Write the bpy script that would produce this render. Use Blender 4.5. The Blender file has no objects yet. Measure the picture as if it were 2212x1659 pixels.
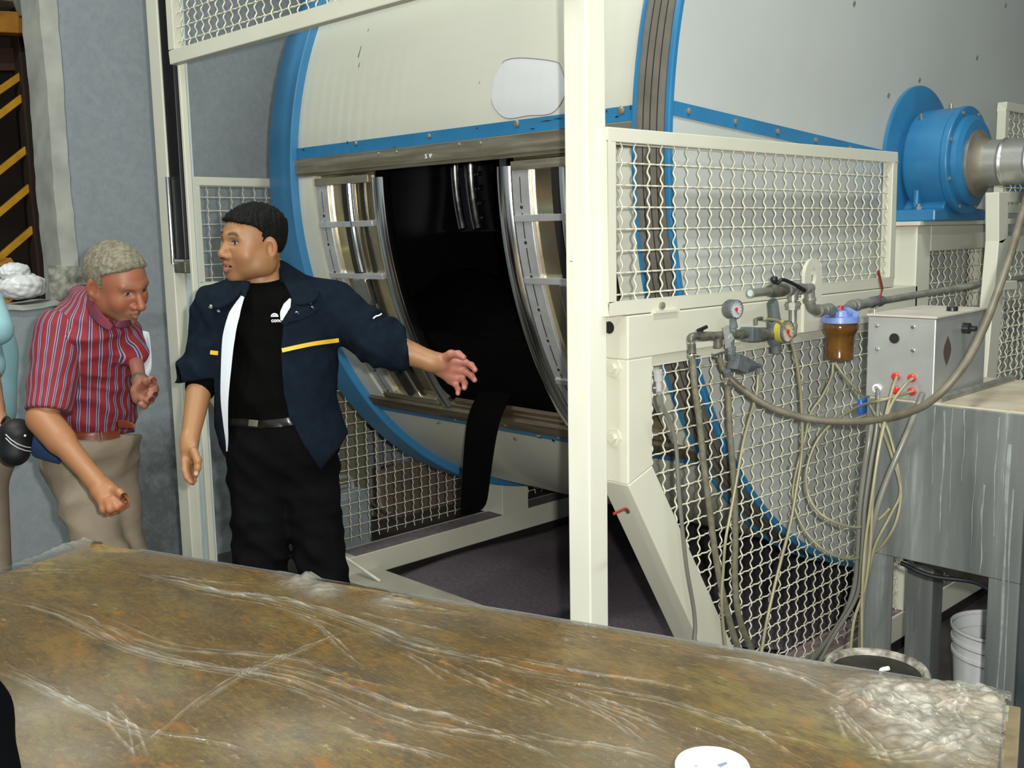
import bpy, bmesh, math, random
import numpy as np
from mathutils import Vector, Matrix
random.seed(7)
PI = math.pi
FLASH, CEIL = 415.0, 115.0
# ------------------------------------------------------------ camera, light, exposure
sc = bpy.context.scene
col = sc.collection
W, Hh, F = 2212.0, 1659.0, 2240.0
CAM = np.array([0.0, 0.0, 1.70])
RW = np.array([[0.69710131, -0.09033966, 0.7112584],
               [0.71673223, 0.11349407, -0.68805088],
               [-0.01856533, 0.98942298, 0.14386621]])      # world axes in camera space (rows)
cd = bpy.data.cameras.new('camera'); cam = bpy.data.objects.new('camera', cd); col.objects.link(cam)
cd.sensor_fit = 'HORIZONTAL'; cd.sensor_width = 36.0; cd.lens = 36.0 * F / W
cd.clip_start = 0.05; cd.clip_end = 100
m4 = Matrix.Identity(4)
for r in range(3):
    for c in range(3):
        m4[r][c] = RW[r][c]
    m4[r][3] = CAM[r]
cam.matrix_world = m4
sc.camera = cam
sc.view_settings.view_transform = 'Standard'
sc.view_settings.look = 'None'
sc.view_settings.gamma = 1.0
sc.view_settings.use_curve_mapping = False
sc.view_settings.exposure = -0.22
wd = bpy.data.worlds.new('world'); sc.world = wd; wd.use_nodes = True
wd.node_tree.nodes['Background'].inputs[0].default_value = (0.75, 0.8, 0.85, 1)
wd.node_tree.nodes['Background'].inputs[1].default_value = 0.05


def light(name, kind, loc, power, color=(1, 1, 1), size=0.1, size_y=None, aim=None):
    l = bpy.data.lights.new(name, kind); l.energy = power; l.color = color
    if kind == 'AREA':
        l.size = size
        if size_y:
            l.shape = 'RECTANGLE'; l.size_y = size_y
    else:
        l.shadow_soft_size = size
    o = bpy.data.objects.new(name, l); col.objects.link(o); o.location = loc
    if aim is not None:
        o.rotation_euler = (Vector(aim) - Vector(loc)).to_track_quat('-Z', 'Y').to_euler()
    return o


# the photographer's flash, just above and right of the lens
_fl = CAM + 0.075 * RW[:, 0] + 0.05 * RW[:, 1]
light('camera_flash', 'POINT', tuple(_fl), FLASH, (1.0, 0.985, 0.93), 0.022)
for (lx, ly) in ((-3.6, 0.2), (-0.4, 2.2), (-1.6, -2.4), (1.6, -0.6)):
    light('ceiling_tube_light', 'AREA', (lx, ly, 4.86), CEIL, (0.93, 1.0, 0.95), 0.14, 1.4, aim=(lx, ly, 0))


# ------------------------------------------------------------ pixel -> world (photo is 2212 x 1659)
def ray(px, py):
    return RW @ np.array([px - W / 2, -(py - Hh / 2), -F])


def onx(px, py, x):
    d = ray(px, py); return CAM + d * ((x - CAM[0]) / d[0])


def ony(px, py, y):
    d = ray(px, py); return CAM + d * ((y - CAM[1]) / d[1])


def onz(px, py, z):
    d = ray(px, py); return CAM + d * ((z - CAM[2]) / d[2])


def dep(px, py, D):
    return CAM + ray(px, py) * (D / F)


# ------------------------------------------------------------ materials
def hexc(r, g, b):
    return tuple(((v / 255.0) / 12.92 if v / 255.0 <= 0.04045 else ((v / 255.0 + 0.055) / 1.055) ** 2.4) for v in (r, g, b)) + (1,)


def mat(name, c1, c2=None, scale=8.0, rough=0.5, metal=0.0, detail=4.0, bump=0.0, bscale=60.0, dirt=None, dscale=3.0,
        dlo=0.62, dhi=0.75, coat=0.0, stretch=None, rvar=0.0, spec=0.5, attr=False):
    m = bpy.data.materials.new(name); m.use_nodes = True
    nt = m.node_tree; N = nt.nodes; L = nt.links
    b = N['Principled BSDF']
    b.inputs['Roughness'].default_value = rough; b.inputs['Metallic'].default_value = metal
    b.inputs['Coat Weight'].default_value = coat; b.inputs['Coat Roughness'].default_value = 0.12
    b.inputs['Specular IOR Level'].default_value = spec
    tc = N.new('ShaderNodeTexCoord'); src = tc.outputs['Object']
    if stretch:
        mp = N.new('ShaderNodeMapping'); mp.inputs['Scale'].default_value = stretch
        L.new(src, mp.inputs['Vector']); src = mp.outputs['Vector']
    if attr:
        a = N.new('ShaderNodeAttribute'); a.attribute_name = 'Col'; base = a.outputs['Color']
        L.new(base, b.inputs['Base Color'])
    else:
        b.inputs['Base Color'].default_value = c1; base = None
        if c2 is not None:
            no = N.new('ShaderNodeTexNoise'); no.inputs['Scale'].default_value = scale; no.inputs['Detail'].default_value = detail
            L.new(src, no.inputs['Vector'])
            rp = N.new('ShaderNodeValToRGB'); rp.color_ramp.elements[0].position = 0.35; rp.color_ramp.elements[1].position = 0.65
            rp.color_ramp.elements[0].color = c1; rp.color_ramp.elements[1].color = c2
            L.new(no.outputs['Fac'], rp.inputs['Fac']); base = rp.outputs['Color']
        if dirt is not None:
            n2 = N.new('ShaderNodeTexNoise'); n2.inputs['Scale'].default_value = dscale; n2.inputs['Detail'].default_value = 8
            n2.inputs['Roughness'].default_value = 0.65
            L.new(src, n2.inputs['Vector'])
            r2 = N.new('ShaderNodeValToRGB'); r2.color_ramp.elements[0].position = dlo; r2.color_ramp.elements[1].position = dhi
            r2.color_ramp.elements[0].color = (0, 0, 0, 1); r2.color_ramp.elements[1].color = (1, 1, 1, 1)
            L.new(n2.outputs['Fac'], r2.inputs['Fac'])
            mx = N.new('ShaderNodeMix'); mx.data_type = 'RGBA'
            L.new(r2.outputs['Color'], mx.inputs[0])
            if base is not None: L.new(base, mx.inputs[6])
            else: mx.inputs[6].default_value = c1
            mx.inputs[7].default_value = dirt
            base = mx.outputs[2]
        if base is not None: L.new(base, b.inputs['Base Color'])
    if rvar:
        n3 = N.new('ShaderNodeTexNoise'); n3.inputs['Scale'].default_value = scale * 1.7; n3.inputs['Detail'].default_value = 5
        L.new(src, n3.inputs['Vector'])
        mr = N.new('ShaderNodeMapRange'); mr.inputs[1].default_value = 0.3; mr.inputs[2].default_value = 0.7
        mr.inputs[3].default_value = max(0.02, rough - rvar); mr.inputs[4].default_value = rough + rvar
        L.new(n3.outputs['Fac'], mr.inputs[0]); L.new(mr.outputs[0], b.inputs['Roughness'])
    if bump:
        nb = N.new('ShaderNodeTexNoise'); nb.inputs['Scale'].default_value = bscale; nb.inputs['Detail'].default_value = 3
        L.new(src, nb.inputs['Vector'])
        bp = N.new('ShaderNodeBump'); bp.inputs['Strength'].default_value = bump; bp.inputs['Distance'].default_value = 0.01
        L.new(nb.outputs['Fac'], bp.inputs['Height']); L.new(bp.outputs['Normal'], b.inputs['Normal'])
    return m


M = {}
M['cream'] = mat('cream_enamel', (.63, .62, .51, 1), (.59, .575, .47, 1), 3, .42, dirt=(.46, .42, .32, 1), dscale=5, dlo=.66, dhi=.82)
M['pillar'] = mat('pillar_enamel', (.74, .73, .62, 1), (.68, .67, .565, 1), 5, .45, dirt=(.30, .27, .22, 1), dscale=9, dlo=.68, dhi=.76, stretch=(1, 1, .35))
M['wire'] = mat('wire_enamel', (.67, .65, .53, 1), (.58, .55, .42, 1), 20, .4)
M['drumwhite'] = mat('drum_gelcoat', (.60, .595, .50, 1), (.57, .57, .485, 1), 2, .32, coat=.25, dirt=(.42, .38, .33, 1), dscale=14, dlo=.74, dhi=.8)
M['disc'] = mat('disc_gelcoat', (.49, .51, .485, 1), (.46, .48, .455, 1), 2, .42, coat=.1)
M['patch'] = mat('patch_gelcoat', (.62, .63, .64, 1), None, rough=.3)
M['blue'] = mat('blue_paint', (.030, .185, .37, 1), (.024, .155, .33, 1), 6, .34, dirt=(.05, .045, .04, 1), dscale=16, dlo=.72, dhi=.76)
M['bluehoop'] = mat('blue_hoop_paint', (.045, .205, .40, 1), (.035, .18, .37, 1), 4, .36, dirt=(.06, .1, .14, 1), dscale=20, dlo=.7, dhi=.78)
M['belt'] = mat('belt_track_rubber', (.115, .1, .08, 1), (.15, .135, .11, 1), 12, .7)
M['gap'] = mat('dark_groove', (.008, .007, .006, 1), rough=.8)
M['dirtysteel'] = mat('grimy_stainless', (.30, .26, .18, 1), (.46, .42, .33, 1), 14, .42, .75, stretch=(.25, 1, 3), rvar=.1)
M['dirtydark'] = mat('rusty_stainless', (.10, .075, .05, 1), (.2, .16, .11, 1), 14, .45, .6, stretch=(.25, 1, 3), rvar=.1)
M['flange'] = mat('flashlit_satin_steel', (.66, .67, .68, 1), (.56, .56, .56, 1), 14, .3, .55, rvar=.06)  # less metallic, so the flash reflection's brightness sits in the colour
M['mirror'] = mat('polished_stainless', (.66, .57, .38, 1), (.5, .43, .28, 1), 3, .15, .92, rvar=.05, bump=.04, bscale=5)  # warm tint paints the brown reflections into the door steel
M['steel'] = mat('brushed_stainless', (.62, .62, .61, 1), (.55, .55, .54, 1), 10, .26, 1.0, rvar=.08)
M['shinybar'] = mat('bright_bar_steel', (.75, .75, .74, 1), None, rough=.16, metal=1.0)
M['darkbar'] = mat('dark_seal_rubber', (.02, .018, .016, 1), None, rough=.3)
M['inner'] = mat('darkened_interior_steel', (.03, .03, .035, 1), None, rough=.35, metal=.9)  # near-black colour stands in for stainless reflecting the flash away
M['chrome'] = mat('chrome', (.85, .86, .88, 1), None, rough=.08, metal=1.0)
M['tank'] = mat('streaked_tank_steel', (.12, .13, .125, 1), (.26, .28, .27, 1), 2.4, .45, .45, stretch=(4, 4, .35), rvar=.08, dirt=(.36, .39, .38, 1), dscale=5, dlo=.58, dhi=.7)
M['tanktop'] = mat('stained_tank_top', (.42, .35, .24, 1), (.58, .53, .42, 1), 5, .5, .1, dirt=(.2, .13, .06, 1), dscale=6, dlo=.6, dhi=.75)
M['boxsteel'] = mat('control_box_steel', (.52, .53, .51, 1), (.45, .46, .44, 1), 7, .36, .6, rvar=.06)
M['galv'] = mat('galvanised_pipe', (.38, .38, .34, 1), (.27, .26, .22, 1), 25, .42, .6)
M['grime'] = mat('grimy_brass_fitting', (.09, .09, .07, 1), (.17, .165, .13, 1), 40, .42, .4)
M['darkplastic'] = mat('dark_grey_plastic', (.07, .085, .09, 1), (.12, .135, .135, 1), 30, .5)
M['black'] = mat('black_plastic', (.012, .012, .014, 1), None, rough=.35)
M['bolt'] = mat('dull_bolt', (.3, .27, .21, 1), None, rough=.4, metal=.5)
M['red'] = mat('red_plastic', (.55, .02, .02, 1), None, rough=.35)
M['redpaint'] = mat('rusty_red_paint', (.28, .02, .02, 1), (.2, .05, .02, 1), 30, .5)
M['white'] = mat('white_plastic', (.82, .82, .82, 1), None, rough=.35)
M['bucket'] = mat('white_bucket_plastic', (.72, .74, .75, 1), (.66, .68, .69, 1), 12, .4, dirt=(.3, .26, .2, 1), dscale=8, dlo=.68, dhi=.78)
M['oldbucket'] = mat('filthy_bucket', (.40, .37, .31, 1), (.07, .055, .045, 1), 30, .6, detail=8)
M['sludge'] = mat('black_sludge', (.008, .007, .005, 1), (.025, .022, .014, 1), 9, .45, detail=8, dirt=(.6, .58, .5, 1), dscale=7, dlo=.62, dhi=.68, bump=.6, bscale=20)
M['hose'] = mat('grey_braided_hose', (.135, .125, .085, 1), (.2, .185, .13, 1), 60, .42)
M['hosedirt'] = mat('muddy_rubber_hose', (.16, .14, .10, 1), (.11, .095, .065, 1), 20, .45, dirt=(.05, .04, .03, 1), dscale=30, dlo=.62, dhi=.7)
M['hosepale'] = mat('pale_nylon_tube', (.30, .275, .165, 1), (.24, .215, .13, 1), 12, .3)
M['hosegrey'] = mat('translucent_grey_tube', (.17, .165, .14, 1), None, rough=.3)
M['wall'] = mat('grey_concrete', (.235, .265, .285, 1), (.255, .285, .305, 1), 26, .8, detail=8, bump=.15, bscale=90)
M['jamb'] = mat('worn_plaster', (.42, .42, .37, 1), (.3, .3, .27, 1), 7, .8, detail=8)
M['floor'] = mat('wet_dark_floor', (.035, .03, .027, 1), (.06, .052, .046, 1), 5, .5, detail=8)
M['plum'] = mat('plum_felt', (.085, .065, .08, 1), (.12, .095, .11, 1), 60, .95, detail=6)
M['yellow'] = mat('yellow_rail_paint', (.85, .42, .02, 1), (.65, .30, .015, 1), 8, .5)
M['orange'] = mat('orange_beam', (.6, .26, .03, 1), (.4, .15, .02, 1), 8, .6)
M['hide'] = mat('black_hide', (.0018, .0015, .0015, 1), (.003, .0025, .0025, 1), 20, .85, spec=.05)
M['hidefringe'] = mat('hide', (.002, .0016, .0016, 1), None, rough=.9, spec=.04)
M['channel'] = mat('pale_channel_paint', (.52, .6, .6, 1), (.42, .5, .5, 1), 10, .4, stretch=(1, 1, .2))
M['ceil'] = mat('ceiling_sheet', (.25, .25, .24, 1), (.2, .2, .19, 1), 3, .7)
M['lamp'] = None


# ------------------------------------------------------------ mesh builder
def frames(pts):
    P = np.array(pts, float); n = len(P)
    T = np.zeros_like(P); T[1:-1] = P[2:] - P[:-2]; T[0] = P[1] - P[0]; T[-1] = P[-1] - P[-2]
    T /= np.maximum(np.linalg.norm(T, axis=1), 1e-12)[:, None]
    up = np.array([0, 0, 1.0]) if abs(T[0][2]) < .9 else np.array([1.0, 0, 0])
    u = np.cross(up, T[0]); u /= np.linalg.norm(u)
    U = [u]
    for i in range(1, n):
        u = U[-1] - T[i] * U[-1].dot(T[i]); u /= max(np.linalg.norm(u), 1e-9); U.append(u)
    U = np.array(U); V = np.cross(T, U)
    return P, T, U, V


def smoothpath(pts, n=8):
    P = [np.array(p, float) for p in pts]
    P = [2 * P[0] - P[1]] + P + [2 * P[-1] - P[-2]]
    out = []
    for i in range(1, len(P) - 2):
        for k in range(n):
            t = k / n
            out.append(.5 * ((2 * P[i]) + (-P[i - 1] + P[i + 1]) * t + (2 * P[i - 1] - 5 * P[i] + 4 * P[i + 1] - P[i + 2]) * t * t +
                             (-P[i - 1] + 3 * P[i] - 3 * P[i + 1] + P[i + 2]) * t ** 3))
    out.append(P[-2])
    return out


ORG = {}


class MB:
    def __init__(s):
        s.v = []; s.f = []; s.m = []

    def add(s, vs, fs, mi=0):
        o = len(s.v); s.v.extend([tuple(map(float, p)) for p in vs])
        s.f.extend([tuple(i + o for i in f) for f in fs]); s.m.extend([mi] * len(fs)); return s

    def box(s, x0, x1, y0, y1, z0, z1, mi=0):
        x0, x1 = sorted((x0, x1)); y0, y1 = sorted((y0, y1)); z0, z1 = sorted((z0, z1))
        v = [(x, y, z) for z in (z0, z1) for y in (y0, y1) for x in (x0, x1)]
        return s.add(v, [(0, 2, 3, 1), (4, 5, 7, 6), (0, 1, 5, 4), (2, 6, 7, 3), (0, 4, 6, 2), (1, 3, 7, 5)], mi)

    def bar(s, a, b, w, h, up=(0, 0, 1), mi=0):
        a = np.array(a, float); b = np.array(b, float); t = b - a; t /= np.linalg.norm(t)
        up = np.array(up, float); u = np.cross(t, up); u /= np.linalg.norm(u); n = np.cross(u, t)
        v = [p + u * sx * w / 2 + n * sz * h / 2 for p in (a, b) for sx, sz in ((-1, -1), (1, -1), (1, 1), (-1, 1))]
        return s.add(v, [(0, 1, 2, 3)[::-1], (4, 5, 6, 7), (0, 1, 5, 4), (1, 2, 6, 5), (2, 3, 7, 6), (3, 0, 4, 7)][0:6], mi)

    def tube(s, pts, r, n=10, mi=0, cap=True):
        P, T, U, V = frames(pts); k = len(P)
        rr = np.full(k, r) if np.isscalar(r) else np.array(r, float)
        a = np.arange(n) * 2 * PI / n
        vs = P[:, None, :] + rr[:, None, None] * (np.cos(a)[None, :, None] * U[:, None, :] + np.sin(a)[None, :, None] * V[:, None, :])
        vs = vs.reshape(-1, 3)
        fs = [(i * n + j, i * n + (j + 1) % n, (i + 1) * n + (j + 1) % n, (i + 1) * n + j) for i in range(k - 1) for j in range(n)]
        if cap: fs += [tuple(range(n))[::-1], tuple((k - 1) * n + j for j in range(n))]
        return s.add(vs, fs, mi)

    def lathe(s, prof, o, ax=(0, 0, 1), n=32, mi=0, cap=True, squash=None):
        ax = np.array(ax, float); ax /= np.linalg.norm(ax); o = np.array(o, float)
        up = np.array([0, 0, 1.0]) if abs(ax[2]) < .9 else np.array([1.0, 0, 0])
        u = np.cross(up, ax); u /= np.linalg.norm(u); v = np.cross(ax, u)
        vs = []
        for (r, h) in prof:
            for j in range(n):
                a = 2 * PI * j / n
                vs.append(o + ax * h + r * (math.cos(a) * u + math.sin(a) * v))
        k = len(prof)
        fs = [(i * n + j, i * n + (j + 1) % n, (i + 1) * n + (j + 1) % n, (i + 1) * n + j) for i in range(k - 1) for j in range(n)]
        if cap:
            if prof[0][0] > 1e-5: fs.append(tuple(range(n))[::-1])
            if prof[-1][0] > 1e-5: fs.append(tuple((k - 1) * n + j for j in range(n)))
        return s.add(vs, fs, mi)

    def prism(s, poly, ext, mi=0):
        poly = [np.array(p, float) for p in poly]; e = np.array(ext, float); n = len(poly)
        fs = [tuple(range(n))[::-1], tuple(range(n, 2 * n))] + [(i, (i + 1) % n, n + (i + 1) % n, n + i) for i in range(n)]
        return s.add(poly + [p + e for p in poly], fs, mi)

    def loft(s, rings, mi=0, closed=True, cap=True):
        n = len(rings[0]); vs = [p for r in rings for p in r]; k = len(rings)
        jj = n if closed else n - 1
        fs = [(i * n + j, i * n + (j + 1) % n, (i + 1) * n + (j + 1) % n, (i + 1) * n + j) for i in range(k - 1) for j in range(jj)]
        if cap and closed: fs += [tuple(range(n))[::-1], tuple((k - 1) * n + j for j in range(n))]
        return s.add(vs, fs, mi)

    def grid(s, rows, mi=0):
        k = len(rows); n = len(rows[0])
        return s.add([p for r in rows for p in r], [(i * n + j, i * n + j + 1, (i + 1) * n + j + 1, (i + 1) * n + j) for i in range(k - 1) for j in range(n - 1)], mi)

    def sphere(s, c, r, n=12, mi=0, sc_=(1, 1, 1)):
        c = np.array(c, float); vs = []
        for i in range(n // 2 + 1):
            ph = PI * i / (n // 2)
            for j in range(n):
                a = 2 * PI * j / n
                vs.append(c + r * np.array([math.sin(ph) * math.cos(a) * sc_[0], math.sin(ph) * math.sin(a) * sc_[1], math.cos(ph) * sc_[2]]))
        fs = [(i * n + j, (i + 1) * n + j, (i + 1) * n + (j + 1) % n, i * n + (j + 1) % n) for i in range(n // 2) for j in range(n)]
        return s.add(vs, fs, mi)

    def build(s, name, mats, parent=None, smooth=True, bevel=0.0, angle=35, solid=0.0, label=None, sub=0, fix=True):
        me = bpy.data.meshes.new(name)
        org = np.zeros(3)
        if parent is not None: org = ORG.get(parent.name, np.zeros(3))
        vs = np.array(s.v, float).reshape(-1, 3) - org
        me.from_pydata(vs.tolist(), [], s.f)
        if not isinstance(mats, (list, tuple)): mats = [mats]
        for m in mats: me.materials.append(m)
        if len(mats) > 1: me.polygons.foreach_set('material_index', s.m)
        if fix:
            bm = bmesh.new(); bm.from_mesh(me); bmesh.ops.remove_doubles(bm, verts=bm.verts, dist=1e-6)
            bmesh.ops.recalc_face_normals(bm, faces=bm.faces); bm.to_mesh(me); bm.free()
        if smooth:
            me.polygons.foreach_set('use_smooth', [True] * len(me.polygons))
            if angle < 180: me.set_sharp_from_angle(angle=math.radians(angle))
        me.update()
        o = bpy.data.objects.new(name, me); col.objects.link(o)
        if parent is not None:
            o.parent = parent; ORG[o.name] = org
        if solid:
            md = o.modifiers.new('solid', 'SOLIDIFY'); md.thickness = solid; md.offset = 0
        if bevel:
            md = o.modifiers.new('bevel', 'BEVEL'); md.width = bevel; md.segments = 2; md.limit_method = 'ANGLE'; md.angle_limit = math.radians(40)
        if sub:
            md = o.modifiers.new('sub', 'SUBSURF'); md.levels = sub; md.render_levels = sub
        if label: o['label'] = label
        return o


def buildsplit(mb, name, mats, parent=None, **kw):
    """one object per loose piece of the builder"""
    n = len(mb.v); p = list(range(n))
    def find(i):
        while p[i] != i:
            p[i] = p[p[i]]; i = p[i]
        return i
    for f in mb.f:
        a = find(f[0])
        for k in f[1:]:
            b_ = find(k)
            if b_ != a: p[b_] = a
    gr = {}
    for f, mi in zip(mb.f, mb.m): gr.setdefault(find(f[0]), []).append((f, mi))
    out = []
    for fs in gr.values():
        m = MB(); mp = {}
        for f, mi in fs:
            for k in f:
                if k not in mp: mp[k] = len(m.v); m.v.append(mb.v[k])
            m.f.append(tuple(mp[k] for k in f)); m.m.append(mi)
        out.append(m.build(name, mats, parent, **kw))
    return out


def tag(o, label, cat, group=None, kind=None):
    o['label'] = label; o['category'] = cat
    if group: o['group'] = group
    if kind: o['kind'] = kind
    return o


def thing(name, label, cat, loc, group=None):
    o = bpy.data.objects.new(name, None); col.objects.link(o); o.location = tuple(map(float, loc)); o.empty_display_size = .05
    ORG[o.name] = np.array(loc, float)
    return tag(o, label, cat, group)


def struct(o):
    o['kind'] = 'structure'; return o


def inpoly(poly, axis, val):
    """intervals along the other axis where a line cuts the polygon"""
    cs = []
    n = len(poly); k = 1 - axis
    for i in range(n):
        a, b = poly[i], poly[(i + 1) % n]
        if (a[axis] - val) * (b[axis] - val) < 0:
            t = (val - a[axis]) / (b[axis] - a[axis]); cs.append(a[k] + t * (b[k] - a[k]))
    cs.sort()
    return [(cs[i], cs[i + 1]) for i in range(0, len(cs) - 1, 2)]


def wiremesh(mb, o, U, V, Nn, poly, pitch=0.058, r=0.0027, amp=0.0042, off=(0.03, 0.03)):
    """crimped woven wire: poly in (u,v) metres, wires wave out of plane"""
    o, U, V, Nn = [np.array(q, float) for q in (o, U, V, Nn)]
    us = [p[0] for p in poly]; vs = [p[1] for p in poly]
    for axis, lo, hi, of in ((0, min(us), max(us), off[0]), (1, min(vs), max(vs), off[1])):
        a = lo + of; idx = 0
        while a < hi - .002:
            for (b0, b1) in inpoly(poly, axis, a):
                if b1 - b0 < .02: continue
                step = pitch / 12
                b = np.arange(b0 - .004, b1 + .004 + step, step)
                base = lo + off[0] if axis == 0 else lo + off[1]
                other0 = (min(vs) + off[1]) if axis == 0 else (min(us) + off[0])
                w = amp * np.cos(2 * PI * (b - other0) / pitch * 1.5 + idx * PI)
                if axis == 1: w = w * -.55
                pts = o[None] + (U[None] * a + V[None] * b[:, None] if axis == 0 else U[None] * b[:, None] + V[None] * a) + Nn[None] * w[:, None]
                mb.tube(pts, r, 5, cap=False)
            a += pitch; idx += 1
    return mb


YC, ZC, RR = 4.11, 1.945, 1.625


def D(x, th, r):
    t = math.radians(th); return np.array([x, YC - r * math.cos(t), ZC + r * math.sin(t)])


def shellpatch(mb, x0, x1, t0, t1, r0, r1, step=2.0, mi=0):
    n = max(2, int(abs(t1 - t0) / step) + 1)
    rings = []
    for i in range(n + 1):
        t = t0 + (t1 - t0) * i / n
        rings.append([D(x0, t, r0), D(x1, t, r0), D(x1, t, r1), D(x0, t, r1)])
    mb.loft(rings, mi); return mb


def ring(mb, prof, n=160, mi=0, x0=0):
    """closed profile of (x, r) revolved round the drum's axis"""
    rings = []
    k = len(prof)
    vs = []; fs = []
    for i in range(n):
        t = 360.0 * i / n
        vs += [D(x, t, r) for (x, r) in prof]
    for i in range(n):
        for j in range(k):
            fs.append((i * k + j, i * k + (j + 1) % k, ((i + 1) % n) * k + (j + 1) % k, ((i + 1) % n) * k + j))
    mb.add(vs, fs, mi); return mb


def bolt(mb, p, nrm, r=.008, h=.006, mi=0):
    mb.lathe([(r, 0), (r, h * .6), (r * .6, h), (0.0001, h)], p, nrm, 8, mi)
# ============================================================ SETTING
b = MB(); b.box(-9, 3.2, -4.2, 8, -.12, 0); struct(b.build('floor', M['floor'], smooth=False))
b = MB(); b.box(-9, 3.2, -4.2, 8, 5.0, 5.1); struct(b.build('ceiling', M['ceil'], smooth=False))
M['wallleft'] = mat('grey_rendered_wall', (.235, .262, .28, 1), (.268, .295, .31, 1), 30, .85, detail=9, bump=.12, bscale=90)
# worn dark stain near the floor of the grey wall, with a shape of its own
nt = M['wallleft'].node_tree; N = nt.nodes; L = nt.links; pb = N['Principled BSDF']
old = pb.inputs['Base Color'].links[0].from_socket
tc = N.new('ShaderNodeTexCoord'); sp = N.new('ShaderNodeSeparateXYZ'); L.new(tc.outputs['Object'], sp.inputs[0])
def _bump1(sock, c, w):
    a = N.new('ShaderNodeMath'); a.operation = 'SUBTRACT'; L.new(sock, a.inputs[0]); a.inputs[1].default_value = c
    d = N.new('ShaderNodeMath'); d.operation = 'DIVIDE'; L.new(a.outputs[0], d.inputs[0]); d.inputs[1].default_value = w
    e = N.new('ShaderNodeMath'); e.operation = 'POWER'; L.new(d.outputs[0], e.inputs[0]); e.inputs[1].default_value = 2
    return e.outputs[0]
ya = _bump1(sp.outputs['Y'], 2.35, .42); za = _bump1(sp.outputs['Z'], .30, .50)
s1 = N.new('ShaderNodeMath'); s1.operation = 'ADD'; L.new(ya, s1.inputs[0]); L.new(za, s1.inputs[1])
ns = N.new('ShaderNodeTexNoise'); ns.inputs['Scale'].default_value = 9; ns.inputs['Detail'].default_value = 10; L.new(tc.outputs['Object'], ns.inputs['Vector'])
ns.inputs['Roughness'].default_value = .7
s2 = N.new('ShaderNodeMath'); s2.operation = 'MULTIPLY_ADD'; L.new(ns.outputs['Fac'], s2.inputs[0]); s2.inputs[1].default_value = 2.6; L.new(s1.outputs[0], s2.inputs[2])
mr = N.new('ShaderNodeMapRange'); L.new(s2.outputs[0], mr.inputs[0]); mr.inputs[1].default_value = 1.3; mr.inputs[2].default_value = 2.3; mr.inputs[3].default_value = .8; mr.inputs[4].default_value = 0
mx = N.new('ShaderNodeMix'); mx.data_type = 'RGBA'; L.new(mr.outputs[0], mx.inputs[0]); L.new(old, mx.inputs[6]); mx.inputs[7].default_value = (.06, .065, .06, 1)
L.new(mx.outputs[2], pb.inputs['Base Color'])

XW = -5.05
b = MB()
b.box(XW - .22, XW, 1.93, 8, 0, 5.0)            # right of the hatch
b.box(XW - .22, XW, -4.2, 1.93, 0, 1.40)        # below the sill
struct(b.build('wall_left', M['wallleft'], smooth=False))
b = MB(); b.box(-9, 3.2, 8, 8.15, 0, 5); struct(b.build('wall_back', M['wallleft'], smooth=False))
b = MB(); b.box(-9, 3.2, -4.35, -4.2, 0, 5); struct(b.build('wall_front', M['wall'], smooth=False))
b = MB(); b.box(3.2, 3.35, -4.2, 8, 0, 5); struct(b.build('wall_right', M['wall'], smooth=False))
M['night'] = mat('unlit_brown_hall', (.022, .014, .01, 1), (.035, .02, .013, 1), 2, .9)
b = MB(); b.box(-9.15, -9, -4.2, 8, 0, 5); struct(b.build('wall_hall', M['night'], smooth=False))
# plaster jamb strip and rough sill lip of the hatch
rng = random.Random(3)
b = MB()
ys0 = [1.915 + .003 * math.sin(i * .5) + rng.uniform(-.003, .003) for i in range(60)]
rows = []
for i in range(60):
    z = 1.405 + i * 3.59 / 59
    w = .078 + .004 * math.sin(i * .35)
    rows.append([(XW - .22, ys0[i], z), (XW + .004, ys0[i], z), (XW + .006, ys0[i] + w, z), (XW - .01, ys0[i] + w + .01, z)])
b.grid(rows); struct(b.build('trim_1', M['jamb'], angle=20))
b = MB()
rows = []
for i in range(70):
    y = -1 + i * 3.08 / 69
    zt = 1.405 + .006 * math.sin(i * 1.1) + rng.uniform(-.004, .004)
    rows.append([(XW - .24, y, zt + .012), (XW + .012, y, zt + .012), (XW + .014, y, zt - .012), (XW - .005, y, zt - .016)])
b.grid(rows); struct(b.build('trim_2', M['jamb'], angle=20))

# broken render where the hatch meets the sill: rough crumbly lump
b = MB()
rows = []
for i in range(26):
    u = i / 25; row = []
    for j in range(16):
        v = j / 15
        yy = 1.86 + .30 * u; zz = 1.40 + .19 * v * (1 - .75 * max(0, u - .45) / .55)
        h = .075 * math.sin(PI * min(1, u * 1.02)) ** .6 * math.sin(PI * v) ** .5
        row.append((XW - .01 + h * (1 - .55 * math.exp(-((u - .42) ** 2 + (v - .55) ** 2) / .06)) + rng.uniform(-.007, .007), yy, zz + rng.uniform(-.004, .004)))
    rows.append(row)
b.grid(rows)
M['rubble'] = mat('crumbled_render', (.33, .32, .26, 1), (.12, .12, .11, 1), 22, .9, detail=9)
o = b.build('trim_3', M['rubble'], angle=60); struct(o)

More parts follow.
